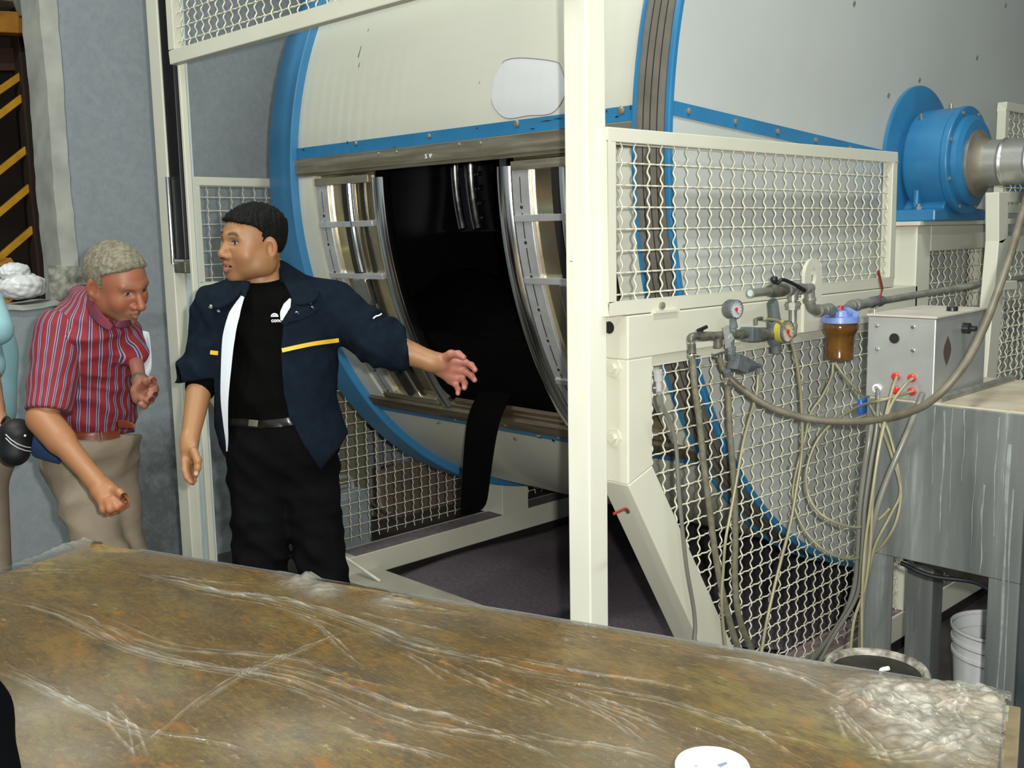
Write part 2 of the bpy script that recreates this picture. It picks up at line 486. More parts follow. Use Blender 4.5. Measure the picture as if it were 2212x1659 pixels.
# ---- dark hall seen through the hatch: stairs with yellow rails
def rail(name, p, q, w, h, m, lab, grp=None):
    b = MB(); b.bar(p, q, w, h); o = b.build(name, M[m], bevel=.004); tag(o, lab, 'railing', grp); return o
XR = -7.2
st = thing('staircase', 'steel staircase with yellow sloping rails in the dark hall behind the hatch', 'staircase', (XR, 1.6, 0))
for k, (pa, pb_) in enumerate((((-40, 222), (90, 132)), ((-40, 278), (90, 178)), ((-40, 400), (90, 296)), ((-40, 492), (90, 382)), ((-40, 590), (90, 478)))):
    A = onx(*pa, XR); B = onx(*pb_, XR); dd = (B - A) / np.linalg.norm(B - A)
    b = MB(); b.bar(A - dd * .5, B + dd * .6, .04, .042); buildsplit(b, 'rail', M['yellow'], st, bevel=.004)
A = onx(-30, 48, XR + .15); B = onx(110, 56, XR + .15)
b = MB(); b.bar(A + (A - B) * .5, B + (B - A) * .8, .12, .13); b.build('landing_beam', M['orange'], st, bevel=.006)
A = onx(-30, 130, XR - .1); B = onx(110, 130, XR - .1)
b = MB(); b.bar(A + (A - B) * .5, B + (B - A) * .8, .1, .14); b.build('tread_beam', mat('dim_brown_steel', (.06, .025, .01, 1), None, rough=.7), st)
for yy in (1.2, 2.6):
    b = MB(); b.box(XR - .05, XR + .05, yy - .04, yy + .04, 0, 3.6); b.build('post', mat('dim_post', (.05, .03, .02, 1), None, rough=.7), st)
# pale machinery on the landing
b = MB(); p = onx(20, 20, XR + .1)
b.box(XR - .1, XR + .2, p[1] - .35, p[1] + .25, p[2] + .03, p[2] + .28); b.tube([(XR + .22, p[1] - .02, p[2] + .2), (XR + .22, p[1] + .06, p[2] - .05)], .05, 12)
tag(b.build('housing', mat('pale_machine', (.4, .4, .35, 1), (.3, .3, .26, 1), 10, .5), bevel=.01), 'pale machine housing standing on the orange landing beam of the stairs', 'machine')
b = MB(); A = onx(-10, 620, -6.0); B = onx(40, 590, -6.0)
b.bar(A, B, .1, .2); b.box(-6.1, -5.95, A[1] - .1, A[1] + .05, 0, A[2]); 
tag(b.build('stair_newel', M['orange'], bevel=.004), 'dim orange newel post behind the hatch sill', 'post')

# ============================================================ DRUM
drum = thing('tanning_drum', 'huge white rotating tanning drum with blue hoops and stainless doors', 'drum', (-3.0, YC, ZC))
XL, XR_ = -3.91, -2.03
TD0, TD1 = -38.0, .6
DX0, DX1 = -3.80, -2.16
b = MB()
shellpatch(b, XL, XR_, TD1, 360 + TD0, 1.555, 1.59, 2.0)
shellpatch(b, XL, DX0, TD0, TD1, 1.555, 1.59, 2.0)
shellpatch(b, DX1, XR_, TD0, TD1, 1.555, 1.59, 2.0)
b.build('shell', M['drumwhite'], drum, angle=30)
# white scratches on the shell: short thin dark scuffs
b = MB()
for (px, py, w, h) in ((776, 112, .012, .05), (775, 140, .01, .02), (795, 64, .008, .012), (1215, 300, .01, .015), (1035, 178, .006, .008)):
    q = None
    d = ray(px, py); a = d[1] ** 2 + d[2] ** 2; oy = CAM[1] - YC; oz = CAM[2] - ZC; bb = 2 * (oy * d[1] + oz * d[2]); c = oy * oy + oz * oz - 1.591 ** 2
    t = (-bb - math.sqrt(bb * bb - 4 * a * c)) / (2 * a); P = CAM + t * d
    th = math.degrees(math.atan2(P[2] - ZC, YC - P[1]))
    dt = math.degrees(h / 1.59)
    b.add([D(P[0] - .001, th - dt / 2, 1.5915), D(P[0] + w * .25, th - dt / 2, 1.5915), D(P[0] + w * .5, th + dt / 2, 1.5915), D(P[0] + w * .3, th + dt / 2, 1.5915)], [(0, 1, 2, 3)])
buildsplit(b, 'scuff', M['gap'], drum, smooth=False)
# left hoop
b = MB(); ring(b, [(-4.085, 1.53), (-4.085, 1.62), (-4.08, 1.625), (-3.915, 1.625), (-3.91, 1.62), (-3.905, 1.54)])
b.build('hoop', M['bluehoop'], drum, angle=30, label='wide blue hoop round the far end of the drum')
# right belt track
b = MB()
ring(b, [(-2.022, 1.56), (-2.022, 1.618), (-1.9175, 1.618), (-1.9175, 1.56)], 200)
b.build('belt_track', M['belt'], drum, angle=30, label='brown grooved belt track round the near rim')
b = MB()
for xg in (-1.996, -1.970, -1.944): ring(b, [(xg - .0017, 1.60), (xg - .0017, 1.6186), (xg + .0017, 1.6186), (xg + .0017, 1.60)], 200)
ring(b, [(-1.917, 1.56), (-1.917, 1.612), (-1.909, 1.612), (-1.909, 1.56)], 200)
buildsplit(b, 'groove', M['gap'], drum, angle=30)
b = MB(); ring(b, [(-2.03, 1.555), (-2.03, 1.628), (-2.0225, 1.628), (-2.0225, 1.555)], 200)
ring(b, [(-1.909, 1.59), (-1.909, 1.625), (-1.897, 1.625), (-1.894, 1.62), (-1.894, 1.606), (-1.898, 1.6005), (-1.9005, 1.6005), (-1.9005, 1.59)], 200)
buildsplit(b, 'rim_flange', M['blue'], drum, angle=30)
# end disc, far disc
b = MB(); b.lathe([(.0001, 0), (1.6, 0), (1.6, .02), (.0001, .02)], (-1.92, YC, ZC), (1, 0, 0), 160); b.build('end_disc', M['disc'], drum, angle=30)
b = MB(); b.lathe([(.0001, 0), (1.55, 0), (1.55, .02), (.0001, .02)], (-4.06, YC, ZC), (1, 0, 0), 120); b.build('end_disc', M['disc'], drum, angle=30)
# radial seam strip on the disc with bolts
ta = math.radians(3.9)
b = MB()
cdir = np.array([0, -math.cos(ta), math.sin(ta)]); cn = np.array([0, math.sin(ta), math.cos(ta)])
C0 = np.array([-1.9, YC, ZC])
b.prism([C0 + cdir * 1.6 + cn * .020, C0 + cdir * 1.6 - cn * .022, C0 + cdir * .25 - cn * .022, C0 + cdir * .25 + cn * .020], (.004, 0, 0))
b.prism([C0 - cdir * 1.6 + cn * .020, C0 - cdir * .25 + cn * .020, C0 - cdir * .25 - cn * .022, C0 - cdir * 1.6 - cn * .022], (.004, 0, 0))
buildsplit(b, 'seam_strip', M['blue'], drum, smooth=False)
b = MB()
for k in range(12):
    r = 1.53 - k * .245
    if abs(r) > .3: bolt(b, C0 + cdir * r + np.array([.004, 0, 0]), (1, 0, 0), .0095, .007)
for (px, py) in ((1844, 7), (2171, 11), (1985, 172), (2109, 124), (1918, 205), (2042, 247), (1477, 533), (1620, 790), (1700, 1010), (1640, 960), (1576, 1120 - 260)):
    P = onx(px, py, -1.9)
    if math.hypot(P[1] - YC, P[2] - ZC) < 1.58: bolt(b, P, (1, 0, 0), .0085, .006)
buildsplit(b, 'disc_bolt', M['bolt'], drum)
# bands beside the door
b = MB(); shellpatch(b, XL, XR_, 3.1, 4.75, 1.585, 1.597, 1); b.build('seam_band', M['blue'], drum, smooth=True)
b = MB(); shellpatch(b, XL - .02, XR_, .8, 2.95, 1.585, 1.606, 1); shellpatch(b, XL, XR_, .35, .85, 1.58, 1.596, 1)
buildsplit(b, 'door_track', M['dirtysteel'], drum, label='grimy stainless door track above the doors')
b = MB(); shellpatch(b, XL, XR_, -41.5, -40.1, 1.585, 1.597, 1); b.build('seam_band', M['blue'], drum)
b = MB(); shellpatch(b, XL - .015, XR_, -40.0, -38.0, 1.585, 1.608, 1); shellpatch(b, XL + .1, DX1, -38.1, -37.4, 1.56, 1.588, 1)
shellpatch(b, -3.3, DX1, -37.3, -36.7, 1.56, 1.578, 1)
buildsplit(b, 'door_track', M['dirtydark'], drum, label='rusty door track below the doors')
def cylhit(px, py, r):
    d = ray(px, py); a = d[1] ** 2 + d[2] ** 2; oy = CAM[1] - YC; oz = CAM[2] - ZC; bb = 2 * (oy * d[1] + oz * d[2]); c = oy * oy + oz * oz - r * r
    t = (-bb - math.sqrt(bb * bb - 4 * a * c)) / (2 * a); return CAM + t * d
def nrm(P): v = np.array([0, P[1] - YC, P[2] - ZC]); return v / np.linalg.norm(v)
b = MB()
for (px, py, rr) in ((634, 327, .008), (770, 310, .009), (928, 294, .009), (1117, 267, .012), (1343, 238, .013), (809, 899 - 8, .007), (950, 912, .007), (1114, 947, .009), (1165, 940, .006)):
    P = cylhit(px, py, 1.598); bolt(b, P, nrm(P), rr, .008)
for (px, py) in ((818, 332), (857, 328), (992, 312), (1038, 309), (984, 906), (1050, 880), (1092, 918), (1160, 941), (1207, 945)):
    P = cylhit(px, py, 1.606); bolt(b, P, nrm(P), .006, .005)
buildsplit(b, 'band_bolt', M['bolt'], drum)
# dark chips in the blue paint
b = MB()
for (px, py, w, h) in ((750, 307, .008, .02), (655, 324, .02, .006), (840, 302, .004, .006), (852, 318, .01, .006), (1180, 261, .07, .004), (1205, 256, .05, .004), (1150, 278, .03, .004), (1030, 277, .01, .005),
                       (1332, 252, .02, .006), (1310, 240, .006, .01), (1362, 232, .006, .02), (945, 915, .02, .008), (1165, 946, .03, .005), (1195, 952, .02, .02)):
    P = cylhit(px, py, 1.5985); th = math.degrees(math.atan2(P[2] - ZC, YC - P[1])); dt = math.degrees(h / 1.59) / 2
    b.add([D(P[0] - w / 2, th - dt * .3, 1.5985), D(P[0] + w * .1, th - dt, 1.5985), D(P[0] + w / 2, th, 1.5985), D(P[0], th + dt, 1.5985)], [(0, 1, 2, 3)])
buildsplit(b, 'paint_chip', M['gap'], drum, smooth=False)
# repair patch
b = MB(); pts = []
for (px, py) in ((1066, 170), (1061, 215), (1075, 243), (1098, 256), (1140, 250), (1190, 245), (1216, 215), (1222, 185), (1212, 145), (1195, 132), (1128, 125), (1092, 130), (1080, 145)):
    pts.append(cylhit(px, py, 1.592))
P = smoothpath(pts + [pts[0]], 4)
cen = sum(P) / len(P); cen = D(cen[0], math.degrees(math.atan2(cen[2] - ZC, YC - cen[1])), 1.593)
rings = []
for k in (1.0, .66, .33):
    rr = []
    for p in P[:-1]:
        q = cen + (p - cen) * k; th = math.degrees(math.atan2(q[2] - ZC, YC - q[1])); rr.append(D(q[0], th, 1.5935 if k < 1 else 1.5905))
    rings.append(rr)
b.loft(rings, cap=False); n = len(P) - 1; b.add([cen] + rings[-1], [(0, 1 + i, 1 + (i + 1) % n) for i in range(n)])
b.build('repair_patch', M['patch'], drum, angle=60, label='round whiter repair patch on the drum shell')
b = MB(); PP = [D(p[0], math.degrees(math.atan2(p[2] - ZC, YC - p[1])), 1.5915) for p in P]; b.tube(PP[4:-6], .0011, 4)
b.build('patch_outline', mat('patch_edge_line', (.2, .15, .12, 1), None, rough=.8), drum)

# ---- doors
def door(x0, x1, openside):
    """x0 < x1; openside +1 when the rounded rail is on the x1 side"""
    d = MB(); shellpatch(d, x0, x1, TD0, .5, 1.560, 1.568, 1.5)
    root = d.build('door', M['mirror'], drum, angle=60, label='polished stainless sliding door, %s of the opening' % ('far side' if openside > 0 else 'near side'))
    e = MB()
    # bright riveted flange
    shellpatch(e, x0 + .005, x0 + .088, TD0 + .5, -.6, 1.566, 1.584, 1.5)
    e.build('flange', M['flange'], root, bevel=.003)
    e = MB(); th = -2.0
    while th > -37:
        shellpatch(e, x0 + .043, x0 + .047, th - 3.2, th, 1.584, 1.5846, 1); bolt(e, D(x0 + .045, th - 3.7, 1.584), nrm(D(0, th - 3.7, 1.6)), .006, .004); th -= 4.4
    buildsplit(e, 'slot', M['darkbar'], root)
    xm = x0 + .22
    e = MB()
    shellpatch(e, xm - .022, xm + .008, -37, 0, 1.566, 1.590, 1.5)
    shellpatch(e, xm + .085, xm + .11, -14.6, 0, 1.564, 1.574, 1.5)
    shellpatch(e, xm + .06, xm + .085, -37, -15, 1.564, 1.576, 1.5)
    buildsplit(e, 'seal_strip', M['darkbar'], root)
    e = MB()
    e.tube([D(xm + .022, t, 1.582) for t in np.arange(-14.3, .2, 1)], .012, 10)
    e.tube([D(xm + .045, t, 1.577) for t in np.arange(-37, .2, 1)], .006, 8)
    buildsplit(e, 'guide_rod', M['shinybar'], root)
    for t in (-7.0, -14.9, -29.5):
        e = MB()
        shellpatch(e, x0 + .01, x1 - .01, t - .5, t + .35, 1.564, 1.592, .4)
        e.build('cross_bar', M['flange'], root, bevel=.002)
    e = MB(); shellpatch(e, x0 + .01, x1 - .01, -1.2, -.1, 1.564, 1.594, .5); shellpatch(e, x0 + .01, x1 - .01, -37.8, -36.6, 1.564, 1.590, .5)
    buildsplit(e, 'end_bar', M['dirtysteel'], root, bevel=.002)
    e = MB(); shellpatch(e, xm - .035, xm + .055, -19.5, -15.3, 1.566, 1.604, 1); e.build('latch_block', M['steel'], root, bevel=.004)
    # rounded leading rail
    e = MB()
    xr = x1 if openside > 0 else x0
    rings = []
    for t in np.arange(TD0 + .2, .55, 1.2):
        rg = []
        for a in range(9):
            an = PI * a / 8; rg.append(D((xr + openside * .0375) - .0375 * math.cos(an), t, 1.565 + .032 * math.sin(an) ** .7))
        rg += [D(xr + openside * .0375 + .0375, t, 1.545), D(xr + openside * .0375 - .0375, t, 1.545)]
        rings.append(rg)
    e.loft(rings)
    e.build('leading_rail', M['shinybar'], root, angle=30)
    if openside < 0:
        e = MB()
        for t in np.arange(-37, 0, 2.55): bolt(e, D(xr - .065, t, 1.556), nrm(D(0, t, 1.6)), .0055, .004)
        buildsplit(e, 'rivet', M['shinybar'], root)
        e = MB(); shellpatch(e, x0 - .083, x0 - .0755, TD0, .5, 1.53, 1.556, 1.5); shellpatch(e, x0 - .076, x0 - .05, TD0, .5, 1.548, 1.556, 1.5); buildsplit(e, 'inner_lip', M['steel'], root)
    return root
door(-3.79, -3.395, 1)
door(-2.60, -2.19, -1)
b = MB()
for (p, q) in (((915, 335), (922, 345)), ((932, 334), (938, 343))):
    pass
# two stamped letters on the upper track
def vtext(parent, txt, size, loc, right, up, m, name='lettering', ext=.0008, bold=0):
    cu = bpy.data.curves.new(name, 'FONT'); cu.body = txt; cu.size = size; cu.extrude = ext; cu.align_x = 'CENTER'; cu.offset = bold
    ob = bpy.data.objects.new(name, cu); col.objects.link(ob)
    dg = bpy.context.evaluated_depsgraph_get(); me = bpy.data.meshes.new_from_object(ob.evaluated_get(dg))
    bpy.data.objects.remove(ob)
    right = Vector(right).normalized(); up = Vector(up).normalized(); n = right.cross(up).normalized()
    mm = Matrix((right, up, n)).transposed().to_4x4(); org = ORG.get(parent.name, np.zeros(3)); mm.translation = Vector(tuple(np.array(loc) - org))
    me.transform(mm); me.materials.clear(); me.materials.append(m)
    o = bpy.data.objects.new(name, me); col.objects.link(o); o.parent = parent; ORG[o.name] = org; return o
P = cylhit(925, 342, 1.6075)
vtext(drum, 'S  V', .024, P, (1, 0, 0), (0, math.sin(math.radians(2)), math.cos(math.radians(2))), M['white'])
# inner shell, chrome ribs
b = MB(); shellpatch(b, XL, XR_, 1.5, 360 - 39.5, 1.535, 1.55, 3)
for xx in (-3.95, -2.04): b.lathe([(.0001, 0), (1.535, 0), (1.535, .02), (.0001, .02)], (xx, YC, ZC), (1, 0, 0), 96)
buildsplit(b, 'inner_shell', M['inner'], drum, label='steel lining of the drum, the darkness inside put into its colour')
def cylfar(px, py, r):
    d = ray(px, py); a = d[1] ** 2 + d[2] ** 2; oy = CAM[1] - YC; oz = CAM[2] - ZC; bb = 2 * (oy * d[1] + oz * d[2]); c = oy * oy + oz * oz - r * r
    t = (-bb + math.sqrt(bb * bb - 4 * a * c)) / (2 * a); return CAM + t * d
# baffle rib bolted across the inside of the near disc
PA = cylhit(1000, 420, 1.60)
b = MB()
def inside(px, py, y): return ony(px, py, y)
for (px, w) in ((988, .022), (1022, .03)):
    pts = [ony(px - 6 + 12 * math.sin(PI * (k / 10)) * -.0 + (k * k) * .18, 345 + k * 15, 3.35) for k in range(11)]
    b.tube(pts, w, 14)
buildsplit(b, 'inner_rib', M['steel'], drum, label='curved chrome ribs catching the light inside the drum')
b = MB()
for k, py in enumerate((375, 405, 436, 468)):
    P = ony(1037 + k * 2.5, py, 3.37); b.lathe([(.013, 0), (.011, .01), (.0001, .014)], P, (.3, -.95, 0), 12)
b.add([ony(972, 340, 3.42), ony(1062, 340, 3.42), ony(1075, 500, 3.42), ony(996, 500, 3.42)], [(0, 1, 2, 3)])
buildsplit(b, 'inner_bracket', mat('dark_bracket', (.03, .03, .035, 1), None, rough=.25, metal=.9), drum)

# bearing hub flange on the disc
b = MB(); b.lathe([(.0001, 0), (.30, 0), (.30, .012), (.29, .016), (.0001, .016)], (-1.896, YC, ZC), (1, 0, 0), 64); b.build('hub_flange', M['blue'], drum)

# hides heaped inside and one hanging out
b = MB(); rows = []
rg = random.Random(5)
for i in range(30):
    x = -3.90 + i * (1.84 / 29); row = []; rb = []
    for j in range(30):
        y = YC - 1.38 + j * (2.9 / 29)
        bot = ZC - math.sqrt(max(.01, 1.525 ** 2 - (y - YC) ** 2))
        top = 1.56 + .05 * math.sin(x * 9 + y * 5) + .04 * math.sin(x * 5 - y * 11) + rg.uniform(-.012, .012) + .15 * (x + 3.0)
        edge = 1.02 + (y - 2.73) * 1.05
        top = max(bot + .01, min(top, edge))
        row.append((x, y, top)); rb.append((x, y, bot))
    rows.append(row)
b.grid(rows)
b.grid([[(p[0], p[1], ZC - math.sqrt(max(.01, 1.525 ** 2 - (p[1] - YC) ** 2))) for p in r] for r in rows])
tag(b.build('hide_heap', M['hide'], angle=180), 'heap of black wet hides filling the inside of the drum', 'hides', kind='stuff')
b = MB()
rows = []
prof = [(-.02, 2.98, 1.06, 1090, 870), ]
pl = [((1062, 800), (1150, 800), 3.05), ((1040, 840), (1108, 850), 2.88), ((1022, 868), (1096, 872), 2.80), ((1010, 900), (1082, 900), 2.765), ((1005, 940), (1072, 942), 2.755), ((1001, 990), (1064, 992), 2.75), ((998, 1040), (1057, 1045), 2.75),
      ((996, 1080), (1053, 1080), 2.75), ((995, 1108), (1045, 1100), 2.75), ((997, 1114), (1022, 1108), 2.75)]
for k, (a, c, y) in enumerate(pl):
    row = []
    for j in range(9):
        u = j / 8; px = a[0] + (c[0] - a[0]) * u; py = a[1] + (c[1] - a[1]) * u
        row.append(ony(px, py, y + .012 * math.sin(u * 7 + k * .5)))
    rows.append(row)
b.grid(rows)
tag(b.build('hanging_hide', M['hidefringe'], solid=.012, sub=1, angle=180), 'long black strip of hide hanging out of the drum door', 'hide')

# ============================================================ RIGHT SUPPORT FRAME
XF = -1.78; XB = -1.885
def supportframe(sgn, XF, XB, label):
    """sgn +1: near frame (outer face XF to +X); -1: far mirrored frame"""
    fr = thing('support_frame', label, 'frame', (XF, 2.9, 0))
    e = (XB - XF)
    o = MB()
    # front column, knee brace
    o.prism([(XF, 2.160, 1.355), (XF, 2.267, 1.355), (XF, 2.267, 1.045), (XF, 2.160, 1.008)][::-1], (e, 0, 0))
    o.build('column', M['cream'], fr, smooth=False, bevel=.004)
    o = MB(); o.prism([(XF, 2.160, 1.008), (XF, 2.267, 1.045), (XF, 2.845, .12), (XF, 2.70, .12)], (e, 0, 0)); o.build('brace', M['cream'], fr, smooth=False, bevel=.004)
    o = MB(); o.prism([(XF, 2.160, 1.474), (XF, 3.90, 1.474), (XF, 3.90, 1.355), (XF, 2.160, 1.355)], (e, 0, 0)); o.build('top_beam', M['cream'], fr, smooth=False, bevel=.004)
    o = MB(); o.box(XF - sgn * .012, XF - sgn * .05, 2.267, 3.88, 1.325, 1.355); o.box(XF - sgn * .012, XF - sgn * .05, 4.34, 5.9, 1.325, 1.355); buildsplit(o, 'inner_lip', M['cream'], fr, smooth=False)
    o = MB()
    o.box(XF, XB, 3.88, 4.0, .17, 1.70); o.box(XF, XB, 4.63, 4.76, .17, 1.70); o.box(XF, XB, 4.0, 4.63, 1.60, 1.70)
    buildsplit(o, 'bearing_stile', M['cream'], fr, smooth=False, bevel=.004)
    # far half, mirrored about the axle
    my = lambda y: 2 * YC + .26 - y if False else 2 * YC - y + .2
    o = MB(); o.prism([(XF, 4.76, 1.474), (XF, 6.06, 1.474), (XF, 6.06, 1.008), (XF, 5.52, .12), (XF, 5.38, .12), (XF, 5.95, 1.045), (XF, 5.95, 1.355), (XF, 4.76, 1.355)], (e, 0, 0)); o.build('rear_brace', M['cream'], fr, smooth=False, bevel=.004)
    o = MB()
    if sgn < 0: o.box(XB + .0, XB + .145, 2.72, 5.5, .06, .175)
    else: o.box(XF, XF - .115, 2.72, 5.5, .06, .172)
    o.build('base_beam', M['cream'], fr, smooth=False, bevel=.006)
    if sgn < 0:
        o = MB(); o.box(XB + .03, XB + .142, 2.80, 5.48, .175, .1785); o.build('dust', mat('settled_plum_dust', (.15, .12, .13, 1), (.2, .165, .17, 1), 30, .95), fr, smooth=False)
    if sgn > 0:
        o = MB(); o.box(XF - .005, XF - .11, 2.75, 5.48, .172, .1755); o.build('dust', bpy.data.materials.get('pink_dust') or mat('pink_dust', (.26, .19, .19, 1), (.16, .115, .12, 1), 20, .95), fr, smooth=False)
    xm = XF - sgn * .028
    o = MB(); wiremesh(o, (xm, 0, 0), (0, 1, 0), (0, 0, 1), (sgn, 0, 0), [(2.262, 1.33), (2.262, 1.05), (2.81, .175), (3.885, .175), (3.885, 1.33)], off=(.035, .02))
    o.build('wire_mesh', M['wire'], fr, fix=False, angle=180)
    o = MB(); wiremesh(o, (xm, 0, 0), (0, 1, 0), (0, 0, 1), (sgn, 0, 0), [(3.995, .175), (4.635, .175), (4.635, 1.605), (3.995, 1.605)], off=(.03, .02))
    o.build('wire_mesh', M['wire'], fr, fix=False, angle=180)
    o = MB(); wiremesh(o, (xm, 0, 0), (0, 1, 0), (0, 0, 1), (sgn, 0, 0), [(4.755, .175), (5.40, .175), (5.955, 1.05), (5.955, 1.36), (4.755, 1.36)], off=(.03, .02))
    o.build('wire_mesh', M['wire'], fr, fix=False, angle=180)
    return fr
fr = supportframe(1, XF, XB, 'cream steel support frame under the blue bearing, knee braced, with crimped wire mesh')
# pedestal plate, hole, bolts on the near frame
o = MB(); o.box(-1.765, -1.885, 3.868, 4.78, 1.70, 1.716); o.build('pedestal_plate', M['cream'], fr, smooth=False, bevel=.002)
o = MB(); o.box(-1.779, -1.885, 3.86, 4.66, 1.6985, 1.7005); o.build('rust_line', M['redpaint'], fr, smooth=False)
o = MB(); 
P = onx(1323, 706, XF + .0)
o.lathe([(.0001, 0), (.017, 0), (.017, .002), (.0001, .002)], (XB + .04, 2.159, 1.44), (0, -1, 0), 20); buildsplit(o, 'bolt_hole', M['gap'], fr)
o = MB(); o.lathe([(.028, 0), (.028, .004), (.014, .004), (.014, .016), (.0001, .016)], (XB + .055, 2.160, 1.33), (0, -1, 0), 6); o.lathe([(.028, 0), (.028, .004), (.014, .004), (.014, .016), (.0001, .016)], (XB + .055, 2.160, 1.135), (0, -1, 0), 6)
buildsplit(o, 'flange_bolt', M['cream'], fr)
o = MB(); o.tube(smoothpath([onx(1326, 1110, -1.75), onx(1340, 1103, -1.75), onx(1352, 1099, -1.75), onx(1358, 1106, -1.765)], 4), .004, 8); o.build('bent_pin', M['redpaint'], fr)
# lifting lug
o = MB(); A = []
cy, cz = 3.10, 1.545
for k in range(17): an = PI * k / 16; A.append((cy + .055 * math.cos(an), cz + .0 + .055 * math.sin(an)))
outer = [(cy + .055, 1.36)] + A + [(cy - .055, 1.36)]
hole = [(cy + .016 * math.cos(2 * PI * k / 20), cz - .004 + .028 * math.sin(2 * PI * k / 20)) for k in range(20)]
bm = bmesh.new()
def _lp(pts, x): return [bm.verts.new((x - XF, y - 2.9, z)) for (y, z) in pts]
for x in (XF + .001, XF + .013):
    vo = _lp(outer, x); vh = _lp(hole, x); es = []
    for lst in (vo, vh):
        for i in range(len(lst)): es.append(bm.edges.new((lst[i], lst[(i + 1) % len(lst)])))
    bmesh.ops.triangle_fill(bm, edges=es, use_beauty=True)
    if x < XF + .005: v1, h1 = vo, vh
    else:
        for a_, b_ in ((v1, vo), (h1, vh)):
            for i in range(len(a_)): bm.faces.new((a_[i], a_[(i + 1) % len(a_)], b_[(i + 1) % len(b_)], b_[i]))
bmesh.ops.recalc_face_normals(bm, faces=bm.faces)
me = bpy.data.meshes.new('lifting_lug'); bm.to_mesh(me); bm.free(); me.materials.append(M['cream'])
ob = bpy.data.objects.new('lifting_lug', me); col.objects.link(ob); ob.parent = fr; ORG[ob.name] = ORG[fr.name]

def guardpanel(x0, x1, y0, y1, z0, z1, label, sgn=1):
    g = thing('guard_panel', label, 'panel', ((x0 + x1) / 2, y0, z0))
    w = .036; o = MB()
    o.prism([(x0, y0, z0), (x0, y1, z0), (x0, y1, z1), (x0, y0, z1)], (0, 0, 0)) if False else None
    for (a, b_, c, d_) in ((y0, y1, z0, z0 + w), (y0, y1, z1 - w, z1)): o.box(x0, x1, a, b_, c, d_)
    for (a, b_) in ((y0, y0 + w), (y1 - w, y1)): o.box(x0, x1, a, b_, z0 + w, z1 - w)
    o.build('frame', M['cream'], g, smooth=False, bevel=.003)
    o = MB(); xm = (x0 + x1) / 2
    wiremesh(o, (xm, 0, 0), (0, 1, 0), (0, 0, 1), (sgn, 0, 0), [(y0 + w - .003, z0 + w - .003), (y1 - w + .003, z0 + w - .003), (y1 - w + .003, z1 - w + .003), (y0 + w - .003, z1 - w + .003)], off=(.045, .022))
    o.build('wire_mesh', M['wire'], g, fix=False, angle=180)
    return g
g = guardpanel(-1.825, -1.785, 2.085, 3.71, 1.476, 1.967, 'cream wire guard panel in front of the drum disc, left of the blue bearing')
o = MB(); o.lathe([(.010, 0), (.010, .008), (.0001, .012)], (-1.785, 2.31, 1.493), (1, 0, 0), 12); o.build('bolt', M['bolt'], g)
o = MB(); P = onx(1420, 672, -1.775); o.box(-1.79, -1.772, 2.27, 2.38, 1.474, 1.48); o.build('weld_tab', M['cream'], g)
guardpanel(-1.825, -1.785, 4.70, 6.13, 1.745, 1.967 + .25, 'cream wire guard panel behind the steel duct, right of the blue bearing')

fl = supportframe(-1, -4.25, -4.145, 'far cream support frame with wire mesh, seen under the left end of the drum')
o = MB(); o.lathe([(.0001, 0), (.016, 0), (.016, .002), (.0001, .002)], (-4.19, 2.159, 1.40), (0, -1, 0), 20); buildsplit(o, 'bolt_hole', M['gap'], fl)
guardpanel(-4.22, -4.18, 2.165, 3.75, 1.476, 1.965, 'far cream wire guard panel behind the head of the man in the navy jacket', -1)
o = MB(); o.box(-4.0, -4.18, 3.78, 3.98, .17, 1.0); 
tag(o.build('stub_column', M['cream'], smooth=False, bevel=.004), 'short cream column rising from the far base beam below the drum', 'column')
b = MB(); b.box(-4.0, -1.9, 2.72, 2.93, 0.0, .09); b.box(-4.35, -4.0, 2.72, 2.93, 0, .058)
tag(b.build('cross_beam', mat('dusty_beam', (.46, .43, .34, 1), (.38, .35, .28, 1), 6, .6), smooth=False, bevel=.006), 'dusty cream cross beam on the floor joining the two support frames', 'beam')
A = np.array(onz(735, 1196, .19)); B = np.array(onz(822, 1256, .095))
b = MB(); b.tube([A, B], .0075, 8); tag(b.build('loose_rod', M['wire']), 'thin white rod lying across the dusty cross beam', 'rod')
# plum felt on the floor below the drum
b = MB(); rows = []
rg = random.Random(9)
for i in range(40):
    u = i / 39; row = []
    for j in range(36):
        v = j / 35
        x = -3.99 + 2.1 * u
        y0 = 2.935 + max(0, (u - .42)) * 1.25 + .03 * math.sin(u * 9)
        y = y0 + (6.2 - y0) * v
        z = .012 + .035 * math.exp(-((u - .12) / .09) ** 2) * (.5 + .5 * math.sin(v * 7)) + .02 * math.sin(u * 13 + v * 9) ** 2 * (v > .03)
        row.append((x, y, z))
    rows.append(row)
b.grid(rows); tag(b.build('floor_felt', M['plum'], solid=.008, angle=180), 'plum coloured felt sheet spread on the floor below the drum', 'sheet')

